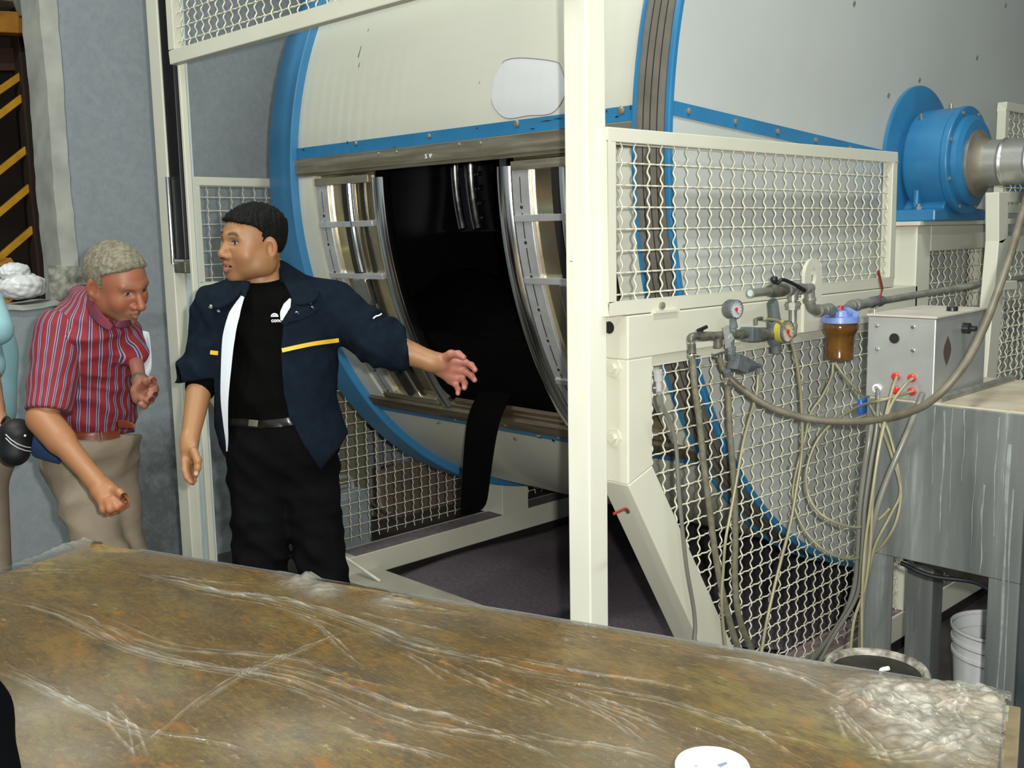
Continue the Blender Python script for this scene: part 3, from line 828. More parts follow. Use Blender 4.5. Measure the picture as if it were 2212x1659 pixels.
# ============================================================ BEARING, DUCT
br = thing('bearing_housing', 'large blue bearing housing carrying the drum axle on the cream pedestal', 'bearing', (-1.8, YC, 1.716))
b = MB(); A_ = (-1.885, YC, ZC)
b.lathe([(.10, .006), (.175, .006), (.175, .012), (.198, .022), (.202, .04), (.202, .165), (.205, .168), (.205, .19), (.200, .194), (.14, .194)], A_, (1, 0, 0), 64); b.build('housing', M['blue'], br, angle=25, bevel=.003)
b = MB(); b.lathe([(.10, .19), (.172, .19), (.170, .212), (.150, .225), (.138, .226), (.10, .226)], A_, (1, 0, 0), 64); b.build('cover_ring', M['blue'], br, angle=25)
b = MB(); b.prism([(-1.88, 3.89, 1.716), (-1.88, 3.89, 1.76), (-1.88, 3.96, 1.765), (-1.88, 3.99, 1.80), (-1.88, 4.22, 1.80), (-1.88, 4.26, 1.765), (-1.88, 4.36, 1.76), (-1.88, 4.36, 1.716)], (.16, 0, 0))
b.prism([(-1.83, 3.935, 1.76), (-1.83, 3.945, 1.90), (-1.83, 3.965, 1.90), (-1.83, 3.99, 1.76)], (.02, 0, 0))
b.prism([(-1.83, 4.285, 1.76), (-1.83, 4.275, 1.90), (-1.83, 4.255, 1.90), (-1.83, 4.23, 1.76)], (.02, 0, 0))
b.build('foot', M['blue'], br, smooth=False, bevel=.006)
b = MB()
for yy in (3.925, 4.315): b.lathe([(.017, 0), (.017, .014), (.009, .016), (.009, .024), (.0001, .024)], (-1.80, yy, 1.758), (0, 0, 1), 6)
buildsplit(b, 'foot_bolt', M['chrome'], br)
b = MB()
for k in range(8):
    an = math.radians(22 + 45 * k); bolt(b, (-1.885 + .193, YC - .188 * math.cos(an), ZC + .188 * math.sin(an)), (1, 0, 0), .008, .006)
buildsplit(b, 'cover_bolt', M['bolt'], br)
b = MB(); b.tube([(-1.77, 4.11, 2.147), (-1.77, 4.11, 2.165)], .006, 8); b.tube([(-1.83, 3.99, 2.10), (-1.83, 3.98, 2.125)], .006, 8); buildsplit(b, 'grease_nipple', M['bolt'], br)
du = thing('axle_duct', 'round steel duct coming out of the blue bearing toward the right', 'duct', (-1.6, YC, ZC))
b = MB()
oz = ZC - .015
b.lathe([(.128, .0), (.128, .012), (.118, .014), (.104, .02), (.088, .05), (.084, .055)], (-1.662, YC, oz), (1, 0, 0), 48); b.build('collar', mat('worn_collar', (.33, .3, .24, 1), (.25, .22, .17, 1), 12, .4, .6), du, angle=40)
b = MB(); pr = []
for k in range(300):
    h = k * .004; r = .086
    for hh in (.055, .150, .36, .55): r += .0055 * math.exp(-((h - hh) / .005) ** 2)
    pr.append((r, h))
b.lathe(pr, (-1.61, YC, oz), (1, 0, 0), 48)
dm = mat('dull_duct_steel', (.62, .61, .58, 1), (.5, .49, .46, 1), 6, .33, .85, bump=.3, bscale=9)
b.build('pipe', dm, du, angle=60)

# duct stand and second guard at the far right
s_ = thing('duct_stand', 'cream box section stand with a chamfered head at the right edge', 'stand', (-1.5, 4.0, 0))
XS = -1.52
q = lambda px, py: onx(px, py, XS)
b = MB()
def pxprism(mb, pts, x, e): mb.prism([onx(a, c, x) for a, c in pts], (e, 0, 0))
pxprism(b, [(2158, 415), (2260, 411), (2260, 436), (2178, 438), (2178, 512), (2166, 526), (2158, 526)], XS, -.05)
b.build('head', M['cream'], s_, smooth=False, bevel=.003)
b = MB(); pxprism(b, [(2158, 520), (2178, 512), (2150, 850), (2128, 850)], XS, -.05); b.build('leg', M['cream'], s_, smooth=False, bevel=.003)
b = MB(); pxprism(b, [(2165, 608), (2198, 606), (2198, 626), (2168, 628)], XS + .02, -.05); b.build('pipe_bracket', M['cream'], s_, smooth=False, bevel=.003)
g2 = thing('side_guard', 'cream wire guard hanging from the stand at the right edge', 'panel', (XS, 4.2, 1.3))
b = MB(); A = q(2182, 545); Bq = q(2290, 530); Cq = q(2170, 850)
y0, y1 = A[1], Bq[1] + .3
wiremesh(b, (XS - .03, 0, 0), (0, 1, 0), (0, 0, 1), (1, 0, 0), [(y0, .75), (y1, .75), (y1, A[2]), (y0, A[2])]); b.build('wire_mesh', M['wire'], g2, fix=False, angle=180)
b = MB(); b.box(XS - .05, XS - .01, y0 - .02, y1, A[2], A[2] + .06); b.box(XS - .05, XS - .01, y0 - .02, y1, 1.62 + .08, 1.62 + .1); buildsplit(b, 'rail', M['cream'], g2, smooth=False)

# ============================================================ PILLAR, LEFT POST, GATE
b = MB(); b.box(-1.885, -1.807, 2.03, 2.105, 0, 4.2)
pil = b.build('gate_pillar', M['pillar'], smooth=False, bevel=.004); tag(pil, 'thick cream square pillar standing upright in front of the drum', 'pillar')
b = MB(); b.tube([(-1.8895, 2.034, 1.625), (-1.86, 2.0285, 1.624)], .0008, 4)
b.build('scratch', M['gap'], pil)
po = thing('gate_post', 'tall cream gate post with a black sliding bar, beside the navy jacket man', 'post', (-4.02, 2.0, 0))
b = MB(); b.box(-4.118, -4.025, 1.98, 2.04, 0, 4.2); b.build('flange', M['cream'], po, smooth=False, bevel=.004)
b = MB(); b.box(-3.925, -3.906, 2.00, 2.025, 0, 4.2); b.build('flange', M['cream'], po, smooth=False, bevel=.003)
b = MB(); b.box(-4.025, -3.906, 2.0255, 2.033, 0, 4.2); b.box(-3.985, -3.975, 2.012, 2.026, 0, 1.6); b.build('web', M['channel'], po, smooth=False)
b = MB(); b.box(-4.022, -3.928, 1.985, 2.024, 1.62, 4.2); b.build('sliding_bar', M['black'], po, smooth=False, bevel=.003)
b = MB(); b.tube([(-4.018, 1.975, 1.60), (-4.018, 1.975, 1.95)], .0075, 12); b.build('lift_rod', M['chrome'], po)
b = MB(); b.box(-4.022, -3.928, 1.98, 2.022, 1.565, 1.61); b.build('stop_block', M['grime'], po, smooth=False, bevel=.004)
ga = thing('lift_gate', 'raised cream wire mesh gate hanging above both men', 'gate', (-3.0, 2.03, 2.38))
b = MB(); gx0, gx1, gz0, gz1 = -3.875, -1.90, 2.367, 3.0
b.box(gx0, gx1, 1.945, 1.98, gz0, gz0 + .052); b.box(gx0, gx0 + .045, 1.945, 1.98, gz0 + .052, gz1); b.box(gx1 - .045, gx1, 1.945, 1.98, gz0 + .052, gz1); b.box(gx0, gx1, 1.945, 1.98, gz1, gz1 + .045)
b.build('frame', M['cream'], ga, smooth=False, bevel=.003)
b = MB(); wiremesh(b, (0, 1.9625, 0), (1, 0, 0), (0, 0, 1), (0, -1, 0), [(gx0 + .04, gz0 + .045), (gx1 - .04, gz0 + .045), (gx1 - .04, gz1 + .005), (gx0 + .04, gz1 + .005)], pitch=.053, off=(.045, .035))
b.build('wire_mesh', M['wire'], ga, fix=False, angle=180)
# ============================================================ TANK AND CONTROL BOX
TY = 2.83
tank = thing('steel_tank', 'big streaked steel tank on legs under the grey control box', 'tank', (-1.0, TY, 0))
b = MB()
TB = 3.42
b.prism([(-1.432, TY, 1.204), (-.55, TY, 1.204), (-.55, TY, .742), (-1.432, TY, .742)], (0, TB - TY, 0))
b.build('body', M['tank'], tank, smooth=False, bevel=.003)
rg = random.Random(21); drip = mat('limescale_streak', (.25, .28, .28, 1), (.17, .19, .185, 1), 30, .6)
for (px, w_, z0_, z1_) in ((2012, .004, 1.2, .98), (2035, .008, 1.19, .84), (2052, .003, 1.2, .80), (2078, .004, 1.2, 1.0), (2105, .003, 1.15, .76), (2126, .007, 1.0, .75), (2128, .005, .74, .2), (2150, .005, 1.19, .86), (2168, .004, 1.2, .95), (2178, .012, 1.12, .3), (2190, .006, 1.0, .25), (1960, .003, 1.05, .9)):
    x_ = ony(px, 1050, TY)[0]; b = MB(); rows = []; n_ = 24
    for i in range(n_ + 1):
        t = i / n_; zz = z0_ + (z1_ - z0_) * t
        if z0_ < .75: zz = min(zz, .735)
        xx = x_ + .0022 * math.sin(t * 7 + px) + .0008 * math.sin(t * 19 + px * 2); ww = .5 * w_ * (.35 + .65 * abs(math.sin(t * 7 + px))) * (1 - .6 * t)
        if zz < .742 and not (-1.06 < xx < -.947): continue
        rows.append([(xx - ww, TY - .0012, zz), (xx, TY - .0016, zz), (xx + ww, TY - .0012, zz)])
    if len(rows) > 2: b.grid(rows); b.build('drip_streak', drip, tank)
b = MB()
b = MB(); b.box(-1.425, -.55, TY + .004, TB, 1.204, 1.209); b.build('top', M['tanktop'], tank, smooth=False)
b = MB(); b.tube([(-1.232, TY + .02, 1.215), (-1.236, TB - .02, 1.215)], .012, 10); b.build('weld_seam', M['galv'], tank)
b = MB(); b.lathe([(.12, 0), (.12, .006), (.105, .006), (.105, 0)], (-.98, 3.25, 1.209), (0, 0, 1), 32, cap=False); b.lathe([(.0001, .001), (.106, .001)], (-.98, 3.25, 1.209), (0, 0, 1), 32, cap=False); b.build('hatch', M['gap'], tank)
b = MB(); b.box(-1.425, -1.335, TY, TY + .006, 0, .742); b.box(-1.425, -1.419, TY, TY + .09, 0, .742)
b.build('leg', M['tank'], tank, smooth=False)
b = MB(); b.box(-1.062, -.945, TY, TY + .006, 0, .742); b.box(-.951, -.945, TY, TY + .09, 0, .742); b.build('leg', M['tank'], tank, smooth=False)
b = MB(); A = ony(1968, 1240, 3.36); Bp = ony(2036, 1240, 3.36)
b.box(A[0], A[0] + .09, 3.33, 3.41, 0, .742); b.build('leg', M['tank'], tank, smooth=False)
b = MB(); b.box(-.62, -.56, 3.33, 3.41, 0, .742); b.build('leg', M['tank'], tank, smooth=False)
b = MB(); rows = []
rg = random.Random(2)
for i in range(30):
    x = -1.33 + i * .27 / 29; zz = .742 - .012 - .03 * (i / 29) - rg.uniform(0, .012)
    rows.append([(x, TY + .05, .745), (x, TY + .055, zz), (x, TY + .09, zz - .004), (x, TY + .16, .745)])
b.grid(rows); b.build('drip_crust', M['sludge'], tank)
b = MB(); b.tube(smoothpath([(-1.33, TY + .04, .715), (-1.24, TY + .045, .695), (-1.13, TY + .06, .70), (-1.07, TY + .05, .69)], 6), .007, 8)
b.build('drain_hose', M['black'], tank)
# dark post at the right margin
b = MB(); P = ony(2205, 1500, 2.70); b.box(P[0], P[0] + .09, 2.66, 2.74, 0, 1.0)
tag(b.build('dark_post', mat('dark_teal_steel', (.02, .03, .032, 1), (.04, .045, .045, 1), 9, .45), bevel=.003), 'dark steel post at the right edge in front of the tank leg', 'post')

cb = thing('control_box', 'stainless control box with red tube fittings, on top of the streaked tank', 'control box', (-1.33, TY, 1.209))
ZB0, ZB1, DB = 1.2092, 1.443, .40
fx0, fx1 = -1.436, -1.236
b = MB(); b.prism([(fx0, TY, ZB0), (fx1, TY, ZB0), (fx1, TY, ZB1), (fx0, TY, ZB1)], (-.02, DB, 0)); b.build('body', M['boxsteel'], cb, smooth=False, bevel=.003)
b = MB(); b.prism([(fx0 - .003, TY - .003, ZB1 + .001), (fx1 + .003, TY - .003, ZB1 + .001), (fx1 - .017, TY + DB + .003, ZB1 + .001), (fx0 - .023, TY + DB + .003, ZB1 + .001)], (0, 0, .006)); b.build('lid', mat('dusty_lid', (.44, .38, .32, 1), (.52, .48, .42, 1), 8, .6, .1), cb, smooth=False, bevel=.001)
def fp(px, py): return ony(px, py, TY - .001)
b = MB(); b.lathe([(.0145, 0), (.0145, .002), (.0001, .002)], fp(1932, 731), (0, -1, 0), 20); b.build('cable_hole', M['gap'], cb)
for (px, py) in ((1894, 703), (1972, 706), (1895, 754), (1972, 757)):
    b = MB(); bolt(b, fp(px, py), (0, -1, 0), .0058, .004); b.build('screw', M['shinybar'], cb)
for (px, py) in ((1937, 813), (1972, 816), (1937, 842), (1972, 845)):
    b = MB(); b.lathe([(.010, 0), (.0115, .004), (.0115, .010), (.008, .014), (.0001, .015)], fp(px, py), (0, -1, 0), 18); b.build('red_fitting', M['red'], cb)
b = MB(); b.lathe([(.013, 0), (.013, .006), (.008, .008), (.008, .001)], fp(1895, 839), (0, -1, 0), 18, cap=False); b.build('white_grommet', M['white'], cb)
b = MB(); P = onx(1, 1, 1) * 0 + np.array([fx1 - .028, TY + .19, ZB1 + .007])
b.lathe([(.016, 0), (.016, .010), (.015, .012), (.0001, .012)], onz(2057, 671, ZB1 + .008), (0, 0, 1), 20); b.build('knob', M['black'], cb)
sx = lambda px, py: onx(px, py, fx1 - .003)
b = MB(); cc = sx(2046, 757)
vals = [(0, .055), (.014, .02), (.017, 0), (.014, -.02), (0, -.055), (-.014, -.02), (-.017, 0), (-.014, .02)]
cc = np.array([fx1 - .004, cc[1], cc[2]])
b.prism([cc + np.array([.0, dy_ * 1.5, dz_ * .75]) for dy_, dz_ in vals], (.002, 0, 0)); b.build('diamond_mark', mat('dark_rust_mark', (.06, .045, .035, 1), None, rough=.6), cb, smooth=False)
b = MB(); P = sx(2086, 709); b.lathe([(.016, -.01), (.016, .012), (.008, .016), (.008, .03), (.0001, .03)], P, (1, 0, 0), 14); b.build('side_switch', M['black'], cb)
b = MB(); P = onz(1889, 680, ZB1 + .006); b.tube([P, P + np.array([0, 0, .02])], .002, 6); b.tube([P + np.array([0, 0, .018]), P + np.array([.01, 0, .024])], .003, 6); b.build('small_clip', M['galv'], cb)
b = MB(); b.box(-1.452, -1.437, TY - .02, TY + .04, 1.155, 1.2); 
tag(b.build('blue_cap', mat('deep_blue_plastic', (.02, .09, .35, 1), None, rough=.3), bevel=.004), 'small blue plastic cap at the corner below the control box', 'cap')

# ============================================================ PIPES, VALVES, FILTER
XP = -1.70
g = lambda px, py, x=XP: onx(px, py, x)
pr_ = thing('water_pipe_run', 'galvanised water pipe with ball valves running along the support frame', 'pipe', g(1712, 630))
b = MB(); b.tube([g(1622, 633), g(1660, 629)], .0125, 14); b.tube([g(1621, 633), g(1624, 633)], [.0145, .0145], 14); b.build('nipple', M['galv'], pr_)
b = MB(); b.lathe([(.0001, 0), (.010, 0)], g(1620.5, 633), (0, -1, 0), 14, cap=False); b.build('pipe_bore', M['channel'], pr_)
v1 = MB(); v1.tube([g(1660, 629), g(1666, 628), g(1668, 628), g(1690, 626), g(1692, 626), g(1698, 625)], [.016, .019, .021, .021, .019, .016], 12)
v1.tube([g(1678, 615), g(1674, 600)], .008, 10)
vv = v1.build('ball_valve', M['grime'], pr_)
b = MB(); b.tube(smoothpath([g(1668, 607), g(1680, 611, XP + .01), g(1690, 604, XP + .02), g(1712, 612, XP + .03), g(1735, 625, XP + .03)], 5), .0055, 8); b.tube([g(1724, 619, XP + .03), g(1737, 627, XP + .03)], .0075, 8); b.sphere(g(1672, 604), .012, 10); b.build('lever', M['black'], vv)
b = MB(); b.tube([g(1696, 626), g(1752, 622)], .0155, 14); b.tube([g(1700, 626), g(1707, 625.5)], .020, 14); b.tube([g(1722, 624), g(1729, 624)], .019, 14)
b.tube([g(1713, 628), g(1713, 648)], .0165, 14); b.build('tee', M['galv'], pr_)
b = MB(); b.tube([g(1713, 645), g(1713, 700)], .0115, 14); b.tube([g(1713, 652), g(1713, 668)], .0225, 8); b.tube([g(1713, 655), g(1713, 660)], .0255, 8); b.tube([g(1714, 700), g(1712, 722), g(1702, 728)], .013, 12); b.build('riser', M['galv'], pr_)
b = MB(); b.tube(smoothpath([g(1738, 624), g(1747, 626), g(1749, 640), g(1750, 655), g(1756, 667), g(1770, 671), g(1790, 667)], 5), .0165, 14)
b.tube([g(1748, 645), g(1749, 651)], .021, 14); b.tube([g(1766, 671), g(1772, 671)], .021, 14); b.tube([g(1780, 669), g(1793, 666)], .018, 14); b.build('elbow', M['galv'], pr_)
b = MB(); b.tube([g(1838, 660), g(1862, 657), g(1884, 653)], [.018, .0165, .016], 14); b.tube([g(1846, 659), g(1853, 658)], .021, 14); b.build('coupling', M['galv'], pr_)
b = MB(); b.tube([g(1878, 654), g(1884, 653), g(1900, 650), g(1906, 649)], [.016, .02, .02, .016], 12); rv = b.build('ball_valve', M['darkplastic'], pr_)
b = MB(); b.bar(g(1897, 585, XP + .02), g(1906, 625, XP + .02), .010, .005, up=(1, 0, 0)); b.bar(g(1906, 625, XP + .02), g(1898, 655, XP + .02), .004, .004, up=(1, 0, 0)); b.build('lever', M['redpaint'], rv)
b = MB(); b.tube([g(1904, 650), onx(2142, 609, -1.58), onx(2240, 597, -1.52)], .0125, 14); b.build('long_pipe', M['galv'], pr_)
# air / water manifold
mf = thing('valve_manifold', 'grimy manifold of small valves and grey hose fittings left of the yellow gauge', 'manifold', g(1560, 725))
b = MB(); b.tube(smoothpath([g(1494, 742), g(1493, 730), g(1500, 726), g(1515, 727)], 5), .011, 12); b.tube([g(1510, 727), g(1528, 726)], .0135, 10)
b.tube([g(1526, 726), g(1545, 725), g(1548, 725), g(1612, 722)], [.010, .010, .012, .012], 12); b.tube([g(1534, 726), g(1540, 726)], .0145, 6); b.tube([g(1595, 723), g(1604, 722)], .0155, 12)
b.tube([g(1551, 727), g(1552, 750)], .0125, 12); b.tube([g(1494, 740), g(1495, 762)], .0115, 12)
b.build('body', M['grime'], mf)
b = MB(); b.tube([g(1517, 720), g(1516, 712)], .004, 8); b.tube([g(1508, 714, XP + .01), g(1526, 706, XP + .01)], .0055, 8); b.build('tap', M['black'], mf)
b = MB(); b.tube([g(1494, 736), g(1494, 742)], .012, 12); b.build('ring', M['shinybar'], mf)
b = MB(); b.tube([g(1582, 725), g(1585, 700), g(1583, 685)], [.010, .0105, .009], 10); b.tube([g(1585, 708), g(1584, 704)], .013, 10); b.tube([g(1580, 725), g(1578, 752)], .010, 10); b.tube([g(1579, 748), g(1578, 765)], .014, 8); b.build('stem', M['darkplastic'], mf)
b = MB(); b.bar(g(1568, 705, XP + .018), g(1573, 750, XP + .018), .024, .004, up=(1, 0, 0)); b.bar(g(1573, 738, XP + .018), g(1582, 725, XP + .02), .02, .004, up=(1, 0, 0)); b.build('bracket', M['boxsteel'], mf, smooth=False)
b = MB(); b.bar(g(1612, 722), g(1632, 722), .045, .042); b.build('solenoid', M['darkplastic'], mf, smooth=False, bevel=.003)
b = MB(); b.tube([g(1632, 722), g(1636, 722), g(1652, 722), g(1658, 721)], [.014, .021, .021, .015], 14); b.tube([g(1633, 702), g(1633, 690), g(1640, 688), g(1646, 688)], .006, 8); b.build('cartridge', M['grime'], mf)
b = MB(); b.tube([g(1645, 688), g(1650, 689)], .006, 8); b.tube([g(1637, 797), g(1637, 808)], .006, 8); b.build('push_fitting', M['shinybar'], mf)
b = MB(); b.bar(g(1584, 780), g(1608, 790), .036, .046); b.tube([g(1578, 762), g(1582, 775)], .012, 10); b.tube([g(1606, 789), g(1612, 789), g(1624, 790), g(1630, 790)], [.014, .017, .017, .010], 12); b.tube([g(1628, 790), g(1641, 790)], .008, 10); b.tube([g(1638, 790), g(1638, 799)], .006, 8)
b.tube([g(1569, 800), g(1572, 812)], .012, 10); b.build('lower_valve', M['darkplastic'], mf, smooth=False, bevel=.002)
for (a, c) in (((1494, 767), (1512, 768)), ((1547, 766), (1572, 759)), ((1568, 828), (1586, 836))):
    b = MB(); b.tube([g(*a, XP + .016), g(*c, XP + .016)], .0035, 8); b.tube([g(a[0] + 1, a[1] - 4), g(a[0] + 2, a[1] + 4)], .0125, 12); buildsplit(b, 'hose_clamp', M['shinybar'], mf)
# gauges
def gauge(px, py, r, label, dialm, yaw):
    t = thing('pressure_gauge', label, 'gauge', g(px, py))
    ax = np.array([math.cos(yaw), math.sin(yaw), 0.0]); c = g(px, py, XP + (.035 if px > 1650 else 0)) - ax * .012
    b = MB(); b.lathe([(.0001, -.012), (r * .9, -.012), (r, -.006), (r, .022), (r * .9, .024), (r * .88, .019)], c, ax, 28, cap=False); b.build('case', M['darkplastic'], t)
    b = MB(); b.lathe([(.0001, .0192), (r * .9, .0192)], c, ax, 28, cap=False); b.build('dial', dialm, t)
    b = MB(); u = np.array([-ax[1], ax[0], 0]); b.bar(c + ax * .0205 - u * r * .1, c + ax * .0205 + np.array([0, 0, -.55 * r]) + u * r * .35, r * .09, .001, up=ax); b.lathe([(r * .2, 0.0195), (r * .2, .022), (.0001, .022)], c, ax, 12); b.build('needle', M['red'], t)
    for k in range(11):
        an = math.radians(-130 + 26 * k); dr = np.array([0, 0, 1]) * math.cos(an) + u * math.sin(an)
    b = MB()
    for k in range(11):
        an = math.radians(-130 + 26 * k); dr = np.array([0, 0, 1.0]) * math.cos(an) + u * math.sin(an)
        b.bar(c + ax * .0197 + dr * r * .66, c + ax * .0197 + dr * r * .8, r * .05, .0006, up=ax)
    buildsplit(b, 'scale_marks', M['black'], t, smooth=False)
    return t
gauge(1586, 668, .028, 'small pressure gauge with grey dial above the grimy manifold', mat('grey_dial', (.45, .46, .48, 1), None, rough=.3), -.15)
t = gauge(1697, 716, .034, 'pressure gauge with a yellowed face beside the grey regulator', mat('pinkish_dial', (.5, .43, .36, 1), (.55, .46, .2, 1), 20, rough=.3), -.05)
b = MB(); b.lathe([(.0345, -.005), (.0345, .014), (.033, .016), (.033, -.005)], g(1697, 716, XP + .035) - np.array([.014, 0, 0]), (1, -.05, 0), 28); b.build('rim', mat('yellow_rim', (.42, .36, .05, 1), None, rough=.4), t)
rgl = thing('regulator', 'dark grey cylindrical regulator standing between the manifold and the pipe riser', 'regulator', g(1672, 720))
b = MB(); b.tube([g(1668, 651), g(1669, 653), g(1673, 690)], [.014, .0165, .0185], 16); b.build('knob', M['darkplastic'], rgl)
b = MB(); b.tube([g(1672, 690), g(1673, 694), g(1675, 735), g(1676, 745)], [.019, .024, .023, .017], 16); b.tube([g(1676, 742), g(1677, 762)], [.016, .015], 12); b.tube([g(1656, 722), g(1690, 720)], .018, 12); b.build('body', M['darkplastic'], rgl)
# filter
flt = thing('water_filter', 'brown water filter bowl with a lilac blue cap hanging from the pipe', 'filter', g(1815, 700))
fc = g(1815, 692)
b = MB(); b.lathe([(.0001, .034), (.036, .034), (.040, .030), (.042, .016), (.060, .012), (.061, -.006), (.058, -.008), (.0001, -.008)], fc, (0, 0, 1), 40)
for k in range(8):
    an = k * PI / 4 + .3; b.bar(fc + np.array([.02 * math.cos(an), .02 * math.sin(an), .035]), fc + np.array([.056 * math.cos(an), .056 * math.sin(an), .018]), .006, .02)
b.build('cap', mat('lilac_blue_cap', (.17, .25, .55, 1), (.2, .29, .6, 1), 30, .35), flt)
b = MB(); b.lathe([(.009, 0), (.009, .014), (.0001, .014)], fc + np.array([0, 0, .034]), (0, 0, 1), 12); b.build('vent_button', M['red'], flt)
amb = mat('amber_bowl', (.16, .07, .012, 1), (.075, .028, .006, 1), 14, .12, coat=.6)
b = MB(); b.lathe([(.0001, -.008), (.056, -.008), (.059, -.018), (.058, -.03), (.050, -.044), (.048, -.05), (.045, -.112), (.047, -.118), (.046, -.128), (.040, -.132), (.0001, -.132)], fc, (0, 0, 1), 40); b.build('bowl', amb, flt, angle=50)
b = MB(); b.tube([g(1787, 666), g(1800, 672)], .018, 12); b.tube([g(1830, 668), g(1843, 661)], .018, 12); b.build('port', M['galv'], flt)

# ---- hoses
def hose(name, pts, r, m, label, grp=None, n=7, d=None):
    b = MB(); b.tube(smoothpath(pts, n), r, 9); o = b.build(name, M[m], angle=180); tag(o, label, 'hose', grp); return o
dp = lambda L: [dep(a, c, e) for a, c, e in L]
gx = lambda L, x=XP: [onx(a, c, x) for a, c in L]
hose('big_hose', dp([(1552, 750, 3.14), (1560, 795, 3.12), (1600, 838, 3.10), (1660, 878, 3.06), (1740, 903, 3.0), (1820, 911, 2.94), (1900, 906, 2.86), (1975, 886, 2.76), (2030, 850, 2.70), (2085, 785, 2.68), (2125, 708, 2.70), (2155, 630, 2.74), (2182, 552, 2.8), (2206, 470, 2.88), (2232, 380, 2.96)]), .0105, 'hosedirt',
     'thick muddy hose sagging from the manifold past the control box')
hose('braided_hose', gx([(1495, 760), (1500, 830), (1512, 920), (1521, 1010), (1533, 1100), (1546, 1200), (1563, 1290), (1585, 1370), (1605, 1430)], -1.715), .0095, 'hose', 'braided hose hanging from the left elbow of the manifold')
hose('braided_hose', gx([(1570, 812), (1573, 860), (1578, 950), (1586, 1050), (1589, 1150), (1588, 1250), (1596, 1330), (1622, 1400), (1640, 1440)], -1.72), .0095, 'hose', 'braided hose hanging from the lower dark valve of the manifold')
hose('thin_tube', gx([(1638, 806), (1634, 850), (1619, 905), (1605, 960), (1590, 1045), (1578, 1110), (1567, 1170), (1562, 1240), (1559, 1302), (1567, 1400), (1570, 1440)], -1.70), .0045, 'hosepale', 'thin pale tube dropping from the push fitting below the manifold')
hose('thin_tube', gx([(1650, 689), (1680, 694), (1703, 722), (1718, 770), (1729, 840), (1733, 920), (1731, 990), (1720, 1060), (1708, 1130), (1690, 1200), (1672, 1272), (1655, 1350), (1642, 1430)], -1.66), .005, 'hosepale', 'thin pale tube curving down past the yellow gauge')
hose('thin_tube', dp([(1800, 783, 3.35), (1796, 815, 3.35), (1775, 858, 3.34), (1752, 892, 3.33), (1738, 950, 3.32), (1722, 1010, 3.32), (1713, 1060, 3.31), (1718, 1100, 3.3), (1740, 1148, 3.28), (1780, 1188, 3.22), (1830, 1207, 3.12), (1888, 1194, 2.99), (1928, 1145, 2.93), (1945, 1085, 2.92), (1943, 1030, 2.92), (1922, 940, 2.93), (1900, 890, 2.96)]), .0042, 'hosepale', 'pale tube making the lowest wide loop below the brown filter')
hose('thin_tube', dp([(1803, 784, 3.35), (1830, 820, 3.3), (1868, 862, 3.1), (1895, 905, 2.93), (1925, 980, 2.92), (1945, 1060, 2.92), (1925, 1110, 2.93), (1890, 1180, 2.95), (1872, 1260, 3.0)]), .0042, 'hosepale', 'pale tube slanting from the brown filter down over the tank corner')
hose('thin_tube', dp([(1972, 845, 2.90), (1945, 853, 2.87), (1900, 866, 2.86), (1860, 876, 3.0), (1822, 897, 3.1), (1782, 930, 3.15), (1757, 968, 3.16), (1742, 1020, 3.16), (1746, 1068, 3.16), (1768, 1106, 3.14), (1808, 1130, 3.1), (1855, 1139, 3.0), (1898, 1122, 2.95), (1922, 1098, 2.93)]), .0042, 'hosepale', 'pale tube from the lower right red fitting making the upper loop')
hose('thin_tube', dp([(1937, 814, 2.89), (1928, 840, 2.86), (1915, 890, 2.85), (1900, 960, 2.84), (1888, 1040, 2.84), (1878, 1110, 2.85), (1868, 1190, 2.86), (1862, 1300, 2.88), (1862, 1420, 2.9)]), .0042, 'hosepale', 'pale tube dropping from the upper left red fitting')
hose('thin_tube', dp([(1972, 817, 2.89), (1955, 832, 2.86), (1925, 875, 2.85), (1905, 940, 2.84), (1893, 1010, 2.84), (1885, 1080, 2.85), (1880, 1180, 2.86), (1868, 1270, 2.88), (1845, 1340, 2.9), (1835, 1430, 2.92)]), .0042, 'hosepale', 'pale tube dropping from the upper right red fitting')
hose('thin_tube', dp([(1896, 841, 2.91), (1897, 870, 2.88), (1893, 930, 2.87), (1880, 1010, 2.88), (1868, 1100, 2.9), (1862, 1200, 2.93), (1850, 1290, 2.98), (1800, 1375, 3.05), (1770, 1430, 3.1)]), .0055, 'hosegrey', 'grey tube leaving the white grommet of the control box')
hose('grey_hose', dp([(1993, 851, 2.89), (1982, 880, 2.86), (1962, 930, 2.84), (1938, 985, 2.84), (1915, 1040, 2.85), (1895, 1100, 2.86), (1880, 1170, 2.88), (1870, 1250, 2.9), (1862, 1330, 2.94), (1858, 1430, 2.98)]), .0085, 'hosegrey', 'thick grey hose slanting down from the right bottom corner of the control box')
hose('braided_hose', dp([(1886, 900, 3.04), (1876, 960, 3.03), (1866, 1030, 3.04), (1858, 1100, 3.05), (1855, 1180, 3.07), (1850, 1250, 3.1), (1832, 1315, 3.14), (1795, 1375, 3.2), (1750, 1430, 3.3)]), .0095, 'hosegrey', 'thick grey hose running down the left edge of the steel tank')
hose('thin_tube', gx([(1423, 848), (1432, 880), (1450, 918), (1461, 970), (1466, 1050), (1474, 1140), (1484, 1230), (1498, 1310), (1502, 1360), (1497, 1410)], -1.745), .0058, 'hosegrey', 'grey tube hanging over the knee brace at the left of the mesh')
b = MB(); b.tube([onx(1421, 800, -1.765), onx(1423, 822, -1.765)], .013, 12); b.tube([onx(1423, 820, -1.765), onx(1424, 850, -1.765)], .009, 12); b.tube([onx(1411, 838, -1.775), onx(1424, 838, -1.765)], .003, 6)
